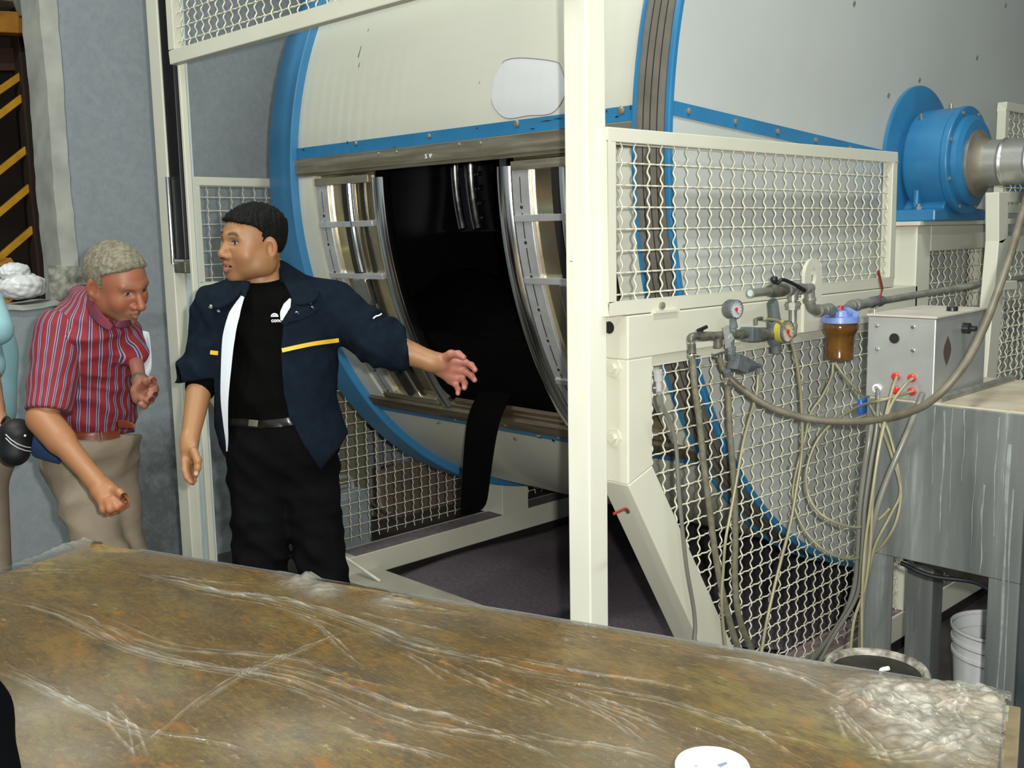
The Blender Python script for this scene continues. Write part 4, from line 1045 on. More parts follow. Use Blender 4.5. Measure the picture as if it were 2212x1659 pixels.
tag(b.build('tube_fitting', mat('dirty_pale_fitting', (.4, .38, .34, 1), (.3, .33, .36, 1), 30, .5)), 'pale fitting at the top of the grey tube over the knee brace', 'fitting')

# ============================================================ BUCKETS
P = onz(2162, 1385, 0); cx_, cy_ = dep(2162, 1335, 3.45)[:2]
bk = thing('white_bucket', 'white plastic bucket on the floor behind the tank leg', 'bucket', (cx_, cy_, 0))
b = MB(); zt = .375
b.lathe([(.0001, 0), (.125, 0), (.128, .004), (.143, zt - .10), (.149, zt - .098), (.149, zt - .088), (.144, zt - .086), (.1455, zt - .055), (.151, zt - .053), (.151, zt - .044), (.146, zt - .042), (.148, zt - .012), (.154, zt - .010), (.154, zt), (.149, zt), (.146, zt - .03), (.13, .02), (.0001, .02)], (cx_, cy_, 0), (0, 0, 1), 56)
b.build('body', M['bucket'], bk, angle=25)
for zr, rr_ in ((zt - .1005, .1455), (zt - .0555, .1475), (zt - .0125, .1505)):
    b = MB(); b.lathe([(rr_ - .004, -.0015), (rr_ + .0012, -.0012), (rr_ + .0012, .0012), (rr_ - .004, .0015)], (cx_, cy_, zr), (0, 0, 1), 56, cap=False); b.build('grime_ring', mat('rust_grime', (.12, .07, .04, 1), (.3, .24, .18, 1), 40, .8), bk)
cx_, cy_ = dep(1893, 1441, 2.70)[:2]
bk = thing('dirty_bucket', 'filthy encrusted bucket of black sludge on the floor, behind the table', 'bucket', (cx_, cy_, 0))
zt = dep(1893, 1441, 2.70)[2]; b = MB(); b.lathe([(.0001, 0), (.105, 0), (.118, zt - .08), (.124, zt - .03), (.1285, zt - .026), (.133, zt - .008), (.128, zt), (.117, zt - .001), (.112, zt - .008), (.110, zt - .06), (.10, .02), (.0001, .02)], (cx_, cy_, 0), (0, 0, 1), 56)
b.build('body', M['oldbucket'], bk, angle=40)
b = MB(); b.lathe([(.0001, zt - .022), (.06, zt - .024), (.10, zt - .018), (.1115, zt - .014)], (cx_, cy_, 0), (0, 0, 1), 40, cap=False); b.build('sludge', M['sludge'], bk, angle=180)
b = MB(); cpt = np.array([cx_, cy_, .345]); dR = np.array([.7, -.7, 0]) * 0 + ray(1106 + 600, 1400) / F
b.tube(smoothpath([np.array([cx_ + .01, cy_ + .05, zt - .016]), np.array([cx_, cy_ + .03, zt - .018]), np.array([cx_ + .012, cy_ + .0, zt - .020]), np.array([cx_ + .02, cy_ - .04, zt - .020])], 4), .006, 8); b.build('white_drip', M['white'], bk)

# ============================================================ TABLE AND PLASTIC FILM
TZ = .80
TA = np.array([-3.059, 1.196]); TBp = np.array([-.708, 1.994]); TL = np.linalg.norm(TBp - TA); TU = (TBp - TA) / TL; TV = np.array([TU[1], -TU[0]]); TW = 1.32
def tw(u, v, z=TZ): q = TA + TU * u + TV * v; return (q[0], q[1], z)
tb = thing('work_table', 'long low table with a rust brown plate top in the foreground', 'table', (*tw(TL / 2, TW / 2)[:2], 0))
M['rust'] = mat('rust_brown_plate', (.175, .105, .04, 1), (.29, .18, .06, 1), 3.2, .5, detail=9, dirt=(.13, .095, .055, 1), dscale=3.6, dlo=.48, dhi=.66, stretch=(1, 2.2, 1), bump=.1, bscale=30)
nt = M['rust'].node_tree; N = nt.nodes; L = nt.links; pb = N['Principled BSDF']; prev = pb.inputs['Base Color'].links[0].from_socket
tc = N.new('ShaderNodeTexCoord')
for (scale, colr, lo, hi, seed) in ((2.1, (.36, .30, .09, 1), .54, .74, 3.1), (26, (.12, .085, .045, 1), .46, .66, 5.5), (9, (.40, .17, .035, 1), .57, .66, 7.7), (60, (.33, .24, .10, 1), .52, .68, 2.2), (19, (.55, .46, .26, 1), .64, .70, 1.3), (1.3, (.20, .16, .09, 1), .5, .7, 9.2), (14, (.42, .20, .04, 1), .63, .67, 4.4)):
    mp = N.new('ShaderNodeMapping'); mp.inputs['Location'].default_value = (seed, seed * 2, 0); mp.inputs['Rotation'].default_value = (0, 0, .33); mp.inputs['Scale'].default_value = (.8, 1.6, 1); L.new(tc.outputs['Object'], mp.inputs['Vector'])
    no = N.new('ShaderNodeTexNoise'); no.inputs['Scale'].default_value = scale; no.inputs['Detail'].default_value = 10; no.inputs['Roughness'].default_value = .68; L.new(mp.outputs[0], no.inputs['Vector'])
    mr = N.new('ShaderNodeMapRange'); mr.inputs[1].default_value = lo; mr.inputs[2].default_value = hi; mr.inputs[4].default_value = .8; L.new(no.outputs['Fac'], mr.inputs[0])
    mx = N.new('ShaderNodeMix'); mx.data_type = 'RGBA'; L.new(mr.outputs[0], mx.inputs[0]); L.new(prev, mx.inputs[6]); mx.inputs[7].default_value = colr; prev = mx.outputs[2]
L.new(prev, pb.inputs['Base Color'])
b = MB(); b.prism([tw(0, 0), tw(TL, 0), tw(TL, TW), tw(0, TW)], (0, 0, -.035)); b.build('plate', M['rust'], tb, smooth=False, bevel=.004)
b = MB(); b.prism([tw(.02, .02, TZ - .036), tw(TL - .02, .02, TZ - .036), tw(TL - .02, TW - .02, TZ - .036), tw(.02, TW - .02, TZ - .036)], (0, 0, -.07)); b.build('apron', M['galv'], tb, smooth=False)
for (u, v) in ((.06, .06), (TL - .1, .06), (TL - .1, TW - .1), (.06, TW - .1)):
    b = MB(); b.prism([tw(u, v, 0), tw(u + .05, v, 0), tw(u + .05, v + .05, 0), tw(u, v + .05, 0)], (0, 0, TZ - .106)); b.build('leg', M['galv'], tb, smooth=False)
b = MB(); q0 = onz(2150, 1528, TZ); 
b.prism([tw(TL + .002, .02, TZ - .01), tw(TL + .03, .02, TZ - .01), tw(TL + .03, TW, TZ - .01), tw(TL + .002, TW, TZ - .01)], (0, 0, -.05)); b.build('edge_rail', mat('film_wrapped_rail', (.20, .16, .09, 1), (.13, .10, .055, 1), 20, .35), tb, smooth=False, bevel=.004)

def uv_of(px, py, z=TZ):
    p = onz(px, py, z); d = p[:2] - TA; return d.dot(TU), d.dot(TV)
ridges = [
    (.006, .010, [(-10, 1240), (100, 1235), (190, 1236)]), (.005, .008, [(-10, 1252), (90, 1243), (180, 1240)]), (.004, .006, [(-10, 1228), (70, 1222), (140, 1224)]),
    (.007, .009, [(330, 1245), (400, 1255), (470, 1264), (548, 1270)]),
    (.006, .010, [(215, 1231), (300, 1246), (380, 1266), (450, 1283), (560, 1298), (640, 1313), (730, 1345), (800, 1370), (880, 1405), (960, 1425), (1060, 1442)]),
    (.005, .007, [(250, 1236), (330, 1248), (395, 1262), (470, 1282), (570, 1292), (660, 1313), (760, 1340), (850, 1370), (960, 1400), (1100, 1440)]),
    (.005, .007, [(360, 1262), (440, 1287), (540, 1305), (620, 1324), (700, 1350), (780, 1378)]),
    (.008, .012, [(-10, 1288), (60, 1305), (140, 1330), (200, 1362), (280, 1402), (380, 1432), (480, 1450), (600, 1466), (700, 1500), (800, 1545), (900, 1580), (1000, 1600), (1110, 1616)]),
    (.006, .008, [(-10, 1300), (70, 1318), (140, 1342), (210, 1376), (290, 1412), (390, 1441), (500, 1460), (600, 1480), (700, 1515), (790, 1555)]),
    (.005, .007, [(80, 1300), (160, 1325), (240, 1360), (330, 1395), (420, 1412), (520, 1418), (640, 1430), (700, 1452), (800, 1480), (900, 1500)]),
    (.005, .006, [(520, 1430), (620, 1445), (720, 1470), (800, 1500), (880, 1530), (960, 1545), (1060, 1570)]),
    (.006, .010, [(-10, 1438), (80, 1480), (150, 1520), (230, 1555), (330, 1590), (450, 1606), (560, 1630)]),
    (.005, .007, [(-10, 1455), (90, 1500), (170, 1540), (250, 1578), (340, 1610)]), (.004, .006, [(240, 1520), (270, 1550), (300, 1590), (320, 1640)]),
    (.006, .007, [(635, 1335), (690, 1362), (738, 1408), (785, 1446)]), (.006, .007, [(870, 1408), (930, 1438), (990, 1468), (1052, 1495)]), (.007, .007, [(1005, 1440), (1080, 1478), (1150, 1508), (1212, 1536)]),
    (.004, .006, [(1100, 1460), (1200, 1474), (1310, 1495), (1440, 1520), (1540, 1555), (1620, 1580), (1700, 1600), (1840, 1632)]),
    (.006, .007, [(1165, 1485), (1250, 1520), (1330, 1562), (1402, 1616)]), (.005, .006, [(1215, 1500), (1300, 1530), (1380, 1560), (1450, 1592)]), (.005, .006, [(1270, 1512), (1360, 1532), (1440, 1560)]),
    (.004, .006, [(880, 1395), (960, 1412), (1060, 1430), (1140, 1452), (1240, 1470)]), (.004, .006, [(1060, 1420), (1160, 1440), (1280, 1462), (1400, 1480), (1520, 1500)]),
    (.005, .006, [(1680, 1445), (1740, 1480), (1830, 1530)]), (.004, .006, [(1500, 1420), (1600, 1435), (1700, 1462), (1790, 1500)]), (.004, .005, [(1360, 1388), (1420, 1400), (1460, 1404)]),
    (.003, .006, [(760, 1360), (690, 1390), (600, 1425), (500, 1470), (410, 1530), (340, 1590), (260, 1640)]),
    (.006, .008, [(1100, 1590), (1200, 1610), (1300, 1620), (1420, 1650)]), (.005, .006, [(900, 1560), (1000, 1580), (1100, 1600), (1200, 1640)]), (.005, .006, [(700, 1560), (800, 1600), (900, 1620), (1000, 1650)]),
    (.006, .007, [(1480, 1570), (1560, 1600), (1640, 1640)]), (.005, .006, [(1560, 1550), (1640, 1590), (1720, 1640)]), (.005, .006, [(800, 1300), (860, 1306), (940, 1318), (1010, 1330)]), (.004, .005, [(760, 1325), (860, 1345), (960, 1365)]),
    (.012, .012, [(1805, 1522), (1830, 1512), (1860, 1518), (1880, 1540), (1900, 1560), (1960, 1580), (2010, 1600), (2040, 1618)]), (.010, .010, [(1805, 1528), (1815, 1550), (1840, 1580), (1880, 1620), (1900, 1655)]),
    (.009, .009, [(1860, 1632), (1920, 1640), (1990, 1636), (2050, 1620), (2110, 1600)]), (.012, .012, [(1900, 1520), (1960, 1545), (2010, 1555), (2070, 1535), (2120, 1520)]), (.012, .01, [(2050, 1500), (2080, 1525), (2060, 1560), (2090, 1600)]),
]
nu, nv = 980, 540
uu = np.linspace(-.03, TL + .015, nu); vv_ = np.linspace(-.035, TW + .02, nv)
Ug, Vg = np.meshgrid(uu, vv_, indexing='ij')
def nz(U_, V_, s, seed, oc=3):
    r_ = np.random.default_rng(seed); o_ = np.zeros_like(U_); a = 1
    for k in range(oc):
        for q in range(5):
            an = r_.uniform(0, 2 * PI); ph = r_.uniform(0, 2 * PI); ff = s * r_.uniform(.6, 1.4)
            o_ += a / 5 * np.sin(ff * (U_ * math.cos(an) + V_ * math.sin(an)) + ph + 1.3 * np.sin(ff * .6 * (V_ * math.cos(an) - U_ * math.sin(an)) + ph * 2))
        s *= 2.1; a *= .55
    return o_
H = .0010 * nz(Ug, Vg, 14, 1, 2) + .0004 * nz(Ug, Vg, 60, 2, 2)
haze = np.clip(.0 + .06 * nz(Ug, Vg, 5, 3), 0, .25)
r9 = np.random.default_rng(17)
for (hh, ww, pl_) in ridges:
    P0 = np.array([uv_of(a, c) for a, c in pl_]); P0 = np.array(smoothpath([np.array([a, c, 0.]) for a, c in P0], 3))[:, :2]
    nb_ = 1 if len(pl_) <= 3 else (3 if hh < .008 else 4)
    for bi in range(nb_):
        tt = np.gradient(P0, axis=0); tt /= np.maximum(np.linalg.norm(tt, axis=1), 1e-9)[:, None]; nn_ = np.stack([-tt[:, 1], tt[:, 0]], 1)
        offs = 0 if bi == 0 else r9.uniform(.006, .024) * r9.choice([-1, 1])
        ph = r9.uniform(0, 6); kk = np.linspace(0, 1, len(P0))
        P = P0 + nn_ * (offs * (1 + .5 * np.sin(kk * 5 + ph)) + r9.uniform(-.0015, .0015, len(P0)))[:, None]
        a0 = int(r9.uniform(0, .25) * len(P)) if bi else 0; a1 = len(P) - (int(r9.uniform(0, .35) * len(P)) if bi else 0); P = P[a0:a1]
        if len(P) < 2: continue
        w = r9.uniform(.0017, .0029); h_ = r9.uniform(.0026, .0046) * (1 if bi == 0 else .75) * (1.3 if hh > .009 else 1)
        tot = len(P) - 1
        lo = P.min(0) - .02; hi = P.max(0) + .02
        i0, i1 = np.searchsorted(uu, [lo[0], hi[0]]); j0, j1 = np.searchsorted(vv_, [lo[1], hi[1]])
        if i1 <= i0 or j1 <= j0: continue
        best = np.full((i1 - i0, j1 - j0), 9.0); ends = np.zeros(best.shape)
        for k in range(tot):
            a, c = P[k], P[k + 1]; d_ = c - a; L2 = max(d_.dot(d_), 1e-9)
            l2 = np.minimum(a, c) - .014; h2 = np.maximum(a, c) + .014
            p0, p1 = np.searchsorted(uu, [l2[0], h2[0]]); q0_, q1_ = np.searchsorted(vv_, [l2[1], h2[1]])
            if p1 <= p0 or q1_ <= q0_: continue
            U1 = Ug[p0:p1, q0_:q1_]; V1 = Vg[p0:p1, q0_:q1_]
            t = np.clip(((U1 - a[0]) * d_[0] + (V1 - a[1]) * d_[1]) / L2, 0, 1)
            ds = np.hypot(U1 - a[0] - t * d_[0], V1 - a[1] - t * d_[1])
            sub = best[p0 - i0:p1 - i0, q0_ - j0:q1_ - j0]; se = ends[p0 - i0:p1 - i0, q0_ - j0:q1_ - j0]
            m = ds < sub; sub[m] = ds[m]; se[m] = ((k + t) / tot)[m]
        taper = np.clip(np.minimum(ends, 1 - ends) * 6, 0, 1) ** .7 * (.65 + .35 * np.sin(ends * 37 * (.5 + tot / 20) + ph) * np.sin(ends * 11 + ph * 2))
        prof = np.exp(-(best / w) ** 1.5) + .35 * np.exp(-(best / (w * 2.6)) ** 2)
        H[i0:i1, j0:j1] += h_ * prof * taper; haze[i0:i1, j0:j1] += .17 * np.exp(-(best / (w * .9)) ** 2) * taper  # pale haze along each crease paints its specular glint into the film
# fine parallel pleats along the long direction
H += .0011 * np.abs(np.sin(Vg * 150 + Ug * 18 + 5 * nz(Ug, Vg, 3, 6, 2))) * np.clip(nz(Ug, Vg, 4, 8, 2) + .1, 0, 1)
H += .0009 * np.maximum(0, nz(Ug * .35, Vg, 120, 9, 2)) * np.clip(nz(Ug, Vg, 6, 10, 2), 0, 1)
haze += np.clip(1 - (Vg + .005) / .03, 0, 1) * .22
def blob(px, py, r): u0, v0 = uv_of(px, py); return np.exp(-(((Ug - u0) ** 2 + (Vg - v0) ** 2) / r ** 2))
cr = blob(1990, 1560, .14) + blob(2090, 1540, .10) + .7 * blob(2040, 1610, .08) + .8 * blob(1900, 1500, .07) + .6 * blob(2110, 1500, .06)
cr = np.clip(cr, 0, 1.2)
H += cr * (.012 + .008 * np.abs(nz(Ug, Vg, 55, 11)) + .003 * np.abs(nz(Ug, Vg, 130, 15, 2))); haze += cr * (.10 + .16 * np.clip(np.abs(nz(Ug, Vg, 45, 31)), 0, 1))
c2 = .8 * blob(120, 1180, .09) + blob(165, 1165, .07) + .5 * blob(60, 1200, .10)
H += c2 * (.016 + .014 * np.abs(nz(Ug, Vg, 30, 12))); haze += c2 * .22
c3 = blob(650, 1262, .05) + blob(700, 1282, .05) + .6 * blob(850, 1300, .05) + .7 * blob(620, 1240, .04)
H += c3 * (.010 + .010 * np.abs(nz(Ug, Vg, 60, 13))); haze += c3 * .22
c4 = blob(1700, 1440, .10) * .5 + blob(90, 1540, .08) * .35 + blob(150, 1640, .1) * .3 + blob(600, 1600, .12) * .35 + blob(850, 1560, .14) * .15 + blob(1500, 1400, .06) * .2
haze += c4 * .25; H += c4 * .005 * np.abs(nz(Ug, Vg, 50, 14))
H = H * np.clip((Vg + .01) / .03, .3, 1) + .0045
# drape over the far and right edges, ragged
Zg = TZ + H
edge = -Vg - .004 - .003 * np.sin(Ug * 23)
Zg = np.where(Vg < -.004, TZ + .003 - np.clip(edge, 0, 1) * (.75 + .5 * np.sin(Ug * 17) ** 2), Zg)
Vd = np.where(Vg < -.004, -.004 - .25 * np.clip(-Vg - .004, 0, 1), Vg)
Ud = Ug
hu = np.clip(1 - np.abs((Ug - uv_of(150, 1150)[0]) / .09), 0, 1) * np.exp(-((Vg + .0) / .05) ** 2)
Zg += .055 * hu
hv = np.clip(1 - np.abs((Ug - uv_of(672, 1250)[0]) / .035), 0, 1) * np.exp(-((Vg + .0) / .03) ** 2); Zg += .014 * hv
X_ = TA[0] + TU[0] * Ud + TV[0] * Vd; Y_ = TA[1] + TU[1] * Ud + TV[1] * Vd
keep = np.ones((nu - 1, nv - 1), bool)
Uc = Ug[:-1, :-1]; Vc = Vg[:-1, :-1]; nn = nz(Uc, Vc, 40, 21)
def hole(px, py, ru, rv): u0, v0 = uv_of(px, py); return ((Uc - u0) / ru) ** 2 + ((Vc - v0) / rv) ** 2 + .35 * nn < 1
keep &= ~hole(250, 1183, .085, .055); keep &= ~hole(760, 1270, .10, .018); keep &= ~hole(880, 1300, .05, .010); keep &= ~hole(610, 1232, .02, .015)
keep &= ~((Vc < -.028 + .012 * nn) | (Uc < -.02 + .008 * nn) | (Uc > TL + .005 + .01 * nn))
idx = np.arange(nu * nv).reshape(nu, nv)
q = np.stack([idx[:-1, :-1], idx[:-1, 1:], idx[1:, 1:], idx[1:, :-1]], -1)[keep]
film = bpy.data.meshes.new('plastic_film'); _vv = np.stack([X_, Y_, Zg], -1).reshape(-1, 3)
used = np.zeros(len(_vv), bool); used[q.reshape(-1)] = True; remap = np.cumsum(used) - 1; q = remap[q]; _vv = _vv[used]; haze_ = haze.reshape(-1)[used]
film.vertices.add(len(_vv)); film.vertices.foreach_set('co', _vv.astype(np.float32).reshape(-1)); film.loops.add(len(q) * 4); film.loops.foreach_set('vertex_index', q.reshape(-1).astype(np.int32)); film.polygons.add(len(q)); film.polygons.foreach_set('loop_start', np.arange(0, len(q) * 4, 4, dtype=np.int32)); film.update(calc_edges=True)
film.polygons.foreach_set('use_smooth', [True] * len(film.polygons))
at = film.attributes.new('haze', 'FLOAT', 'POINT'); at.data.foreach_set('value', np.clip(haze_, 0, .8).astype(np.float32))
fm = bpy.data.materials.new('clear_film'); fm.use_nodes = True; N = fm.node_tree.nodes; L = fm.node_tree.links; N.clear()
out = N.new('ShaderNodeOutputMaterial'); tr = N.new('ShaderNodeBsdfTransparent'); gl = N.new('ShaderNodeBsdfGlossy'); df = N.new('ShaderNodeBsdfDiffuse'); gl.inputs['Roughness'].default_value = .06
tr.inputs['Color'].default_value = (.93, .93, .9, 1); df.inputs['Color'].default_value = (.75, .74, .66, 1)
fr_ = N.new('ShaderNodeFresnel'); fr_.inputs['IOR'].default_value = 1.6
tc = N.new('ShaderNodeTexCoord'); nb = N.new('ShaderNodeTexNoise'); nb.inputs['Scale'].default_value = 55; nb.inputs['Detail'].default_value = 4; L.new(tc.outputs['Object'], nb.inputs['Vector'])
bp = N.new('ShaderNodeBump'); bp.inputs['Strength'].default_value = .75; bp.inputs['Distance'].default_value = .004; L.new(nb.outputs['Fac'], bp.inputs['Height'])
mpf = N.new('ShaderNodeMapping'); mpf.inputs['Rotation'].default_value = (0, 0, -.327); mpf.inputs['Scale'].default_value = (3, 70, 1); L.new(tc.outputs['Object'], mpf.inputs['Vector'])
nb2_ = N.new('ShaderNodeTexNoise'); nb2_.inputs['Scale'].default_value = 2.2; nb2_.inputs['Detail'].default_value = 5; nb2_.inputs['Distortion'].default_value = .6; L.new(mpf.outputs[0], nb2_.inputs['Vector'])
bp0 = bp; bp = N.new('ShaderNodeBump'); bp.inputs['Strength'].default_value = .55; bp.inputs['Distance'].default_value = .006; L.new(nb2_.outputs['Fac'], bp.inputs['Height']); L.new(bp0.outputs['Normal'], bp.inputs['Normal'])
for k in (gl, fr_): L.new(bp.outputs['Normal'], k.inputs['Normal'])
m1 = N.new('ShaderNodeMixShader'); m2 = N.new('ShaderNodeMixShader'); ha = N.new('ShaderNodeAttribute'); ha.attribute_name = 'haze'
mg = N.new('ShaderNodeMath'); mg.operation = 'MULTIPLY_ADD'; L.new(fr_.outputs[0], mg.inputs[0]); mg.inputs[1].default_value = .75; mg.inputs[2].default_value = .0
L.new(ha.outputs['Fac'], m1.inputs[0]); L.new(tr.outputs[0], m1.inputs[1]); L.new(df.outputs[0], m1.inputs[2])
L.new(mg.outputs[0], m2.inputs[0]); L.new(m1.outputs[0], m2.inputs[1]); L.new(gl.outputs[0], m2.inputs[2]); L.new(m2.outputs[0], out.inputs[0])
film.materials.append(fm)
fo = bpy.data.objects.new('plastic_film', film); col.objects.link(fo)
tag(fo, 'wrinkled clear plastic film spread over the rust brown table', 'plastic sheet')

# tub with lid on the table
tp = (-.862, 1.245)
cup = thing('white_tub', 'white lidded plastic tub standing at the front of the table', 'tub', (tp[0], tp[1], TZ + .006))
b = MB(); b.lathe([(.0001, 0), (.043, 0), (.045, .003), (.0525, .077), (.0001, .077)], (tp[0], tp[1], TZ + .006), (0, 0, 1), 48); b.build('body', M['white'], cup)
b = MB(); b.lathe([(.0535, .071), (.0565, .072), (.0568, .083), (.055, .0855), (.0001, .0855)], (tp[0], tp[1], TZ + .006), (0, 0, 1), 56); lid = b.build('lid', M['white'], cup, angle=40)
zl = TZ + .0918
b = MB(); P = onz(1504, 1655, zl); b.lathe([(.003, 0), (.003, .0004), (.0001, .0004)], P, (0, 0, 1), 10); b.build('pink_mark', mat('pink_ink', (.6, .2, .4, 1), None), lid)
b = MB(); b.prism([onz(1548, 1652, zl), onz(1568, 1646, zl), onz(1572, 1650, zl), onz(1556, 1658, zl)], (0, 0, .0004)); b.build('grey_mark', mat('grey_ink', (.15, .17, .25, 1), None), lid, smooth=False)

# white plastic bundle on the hatch sill
M['bag'] = mat('crumpled_white_plastic', (.8, .8, .8, 1), (.62, .63, .62, 1), 9, .22, bump=.5, bscale=25)
def crumple(name, c, rad, sq, seed, m, n=40):
    vs = []; r_ = np.random.default_rng(seed); fs_ = r_.normal(size=(14, 3)) * 3.2; ph = r_.uniform(0, 6, 14)
    b = MB(); nn_ = n
    for i in range(nn_ + 1):
        th = PI * i / nn_
        for j in range(2 * nn_):
            a = PI * j / nn_; d_ = np.array([math.sin(th) * math.cos(a), math.sin(th) * math.sin(a), math.cos(th)])
            k = 1 + .075 * sum(abs(math.sin(fs_[q_].dot(d_) + ph[q_])) - .6 for q_ in range(14)) * .5
            p = np.array(c) + d_ * rad * k * np.array(sq)
            vs.append(p)
    w = 2 * nn_
    b.add(vs, [(i * w + j, (i + 1) * w + j, (i + 1) * w + (j + 1) % w, i * w + (j + 1) % w) for i in range(nn_) for j in range(w)])
    return b
c = onx(55, 618, XW + .02); c2_ = onx(36, 588, XW + .0)
b = crumple('plastic_bundle', (XW - .03, c[1], c[2]), .098, (.8, 1.1, .62), 3, None)
b2 = crumple('x', (XW - .03, c2_[1], c2_[2]), .07, (.7, 1.0, .62), 8, None)
b.add(b2.v, b2.f); tag(b.build('plastic_bundle', M['bag'], angle=50), 'crumpled white plastic bundle lying on the hatch sill', 'plastic bundle')
# ============================================================ PEOPLE: smooth-union fields meshed with surface nets
def cap(a, b, ra, rb):
    a = np.array(a, float); b = np.array(b, float); d_ = b - a; L2 = max(d_.dot(d_), 1e-9)
    def f(P):
        t = np.clip(((P - a) @ d_) / L2, 0, 1)
        return np.linalg.norm(P - a - t[:, None] * d_, axis=1) - (ra + (rb - ra) * t)
    f.lo = np.minimum(a - ra, b - rb); f.hi = np.maximum(a + ra, b + rb); return f
def ell(c, rad, B=None):
    c = np.array(c, float); rad = np.array(rad, float); B = np.eye(3) if B is None else np.array(B, float)   # rows of B: local axes
    m = max(rad)
    def f(P):
        q = (P - c) @ B.T; k0 = np.linalg.norm(q / rad, axis=1); k1 = np.linalg.norm(q / rad ** 2, axis=1)
        return k0 * (k0 - 1) / np.maximum(k1, 1e-9)
    f.lo = c - m; f.hi = c + m; return f
def smin(a, b, k):
    h = np.clip(.5 + .5 * (b - a) / k, 0, 1); return b * (1 - h) + a * h - k * h * (1 - h)
def smax(a, b, k): return -smin(-a, -b, k)
def union(prims, k=.03):
    def f(P):
        d_ = None
        for p in prims:
            kk = k
            if isinstance(p, tuple): p, kk = p
            v = p(P); d_ = v if d_ is None else smin(d_, v, kk)
        return d_
    ps = [p[0] if isinstance(p, tuple) else p for p in prims]
    f.lo = np.min([p.lo for p in ps], axis=0); f.hi = np.max([p.hi for p in ps], axis=0); return f
def nets(f, res, lo=None, hi=None, pad=.02):
    lo = np.array(f.lo if lo is None else lo) - pad; hi = np.array(f.hi if hi is None else hi) + pad
    n = np.ceil((hi - lo) / res).astype(int) + 1
    ax = [lo[i] + res * np.arange(n[i]) for i in range(3)]
    G = np.stack(np.meshgrid(*ax, indexing='ij'), -1).reshape(-1, 3)
    V = np.concatenate([f(G[i:i + 400000]) for i in range(0, len(G), 400000)]).reshape(n)
    S = V < 0
    nx, ny, nz_ = n
    corners = [(i, j, k) for i in (0, 1) for j in (0, 1) for k in (0, 1)]
    cnt = sum(S[i:nx - 1 + i, j:ny - 1 + j, k:nz_ - 1 + k].astype(int) for i, j, k in corners)
    act = (cnt > 0) & (cnt < 8)
    ci = np.argwhere(act); vid = -np.ones(act.shape, int); vid[act] = np.arange(len(ci))
    acc = np.zeros((len(ci), 3)); num = np.zeros(len(ci))
    for a in corners:
        for d_ in range(3):
            if a[d_] == 1: continue
            b = list(a); b[d_] = 1
            va = V[ci[:, 0] + a[0], ci[:, 1] + a[1], ci[:, 2] + a[2]]; vb = V[ci[:, 0] + b[0], ci[:, 1] + b[1], ci[:, 2] + b[2]]
            m = (va < 0) != (vb < 0); t = np.where(m, va / np.where(va - vb == 0, 1, va - vb), 0)
            p = np.array(a, float)[None] + np.eye(3)[d_][None] * t[:, None]
            acc += p * m[:, None]; num += m
    verts = lo + res * (ci + acc / num[:, None])
    faces = []
    for d_ in range(3):
        e1, e2 = [(1, 2), (2, 0), (0, 1)][d_]
        sl = [slice(None)] * 3; sl2 = [slice(None)] * 3; sl[d_] = slice(0, n[d_] - 1); sl2[d_] = slice(1, n[d_])
        A = S[tuple(sl)]; Bb = S[tuple(sl2)]; ch = np.argwhere(A != Bb)
        ok = (ch[:, e1] > 0) & (ch[:, e2] > 0) & (ch[:, e1] < n[e1] - 1) & (ch[:, e2] < n[e2] - 1); ch = ch[ok]
        ins = A[ch[:, 0], ch[:, 1], ch[:, 2]]
        def cid(o1, o2):
            q = ch.copy(); q[:, e1] -= o1; q[:, e2] -= o2; return vid[q[:, 0], q[:, 1], q[:, 2]]
        Q = np.stack([cid(1, 1), cid(0, 1), cid(0, 0), cid(1, 0)], -1)
        Q[~ins] = Q[~ins][:, ::-1]; faces.append(Q)
    return verts, np.concatenate(faces)
def relax(v, f, it=2, lam=.5):
    for _ in range(it):
        acc = np.zeros_like(v); num = np.zeros(len(v))
        for a in range(4):
            for b in ((a + 1) % 4, (a + 3) % 4):
                np.add.at(acc, f[:, a], v[f[:, b]]); np.add.at(num, f[:, a], 1)
        v = v * (1 - lam) + lam * acc / np.maximum(num, 1)[:, None]
    return v
def mesh_obj(name, parts, m, parent, colfn=None, label=None, attrs=None, sub=0):
    """parts: list of (verts, faces)"""
    org = ORG[parent.name] if parent is not None else np.zeros(3)
    V = np.concatenate([p[0] for p in parts]); o_ = 0; Fs = []
    for v, f in parts: Fs.append(f + o_); o_ += len(v)
    Fs = np.concatenate(Fs)
    me = bpy.data.meshes.new(name); me.from_pydata((V - org).tolist(), [], Fs.tolist()); me.materials.append(m)
    me.polygons.foreach_set('use_smooth', [True] * len(me.polygons))
    if colfn is not None:
        c = np.ones((len(V), 4), np.float32); c[:, :3] = colfn(V)
        at = me.color_attributes.new('Col', 'FLOAT_COLOR', 'POINT'); at.data.foreach_set('color', c.reshape(-1))
    for k, fn in (attrs or {}).items():
        at = me.attributes.new(k, 'FLOAT', 'POINT'); at.data.foreach_set('value', fn(V).astype(np.float32))
    o = bpy.data.objects.new(name, me); col.objects.link(o)
    if parent is not None: o.parent = parent; ORG[o.name] = org
    if label: o['label'] = label
    if sub:
        md = o.modifiers.new('sub', 'SUBSURF'); md.levels = sub; md.render_levels = sub
    return o
def pix(P):
    q = (P - CAM) @ RW; dd = -q[:, 2]; return W / 2 + F * q[:, 0] / dd, Hh / 2 - F * q[:, 1] / dd, dd
CR = RW[:, 0].copy(); CR[2] = 0; CR /= np.linalg.norm(CR); CUP = np.array([0, 0, 1.0]); CB = np.cross(CR, CUP)   # right, up, toward camera
if CB.dot(RW[:, 2]) < 0: CB = -CB
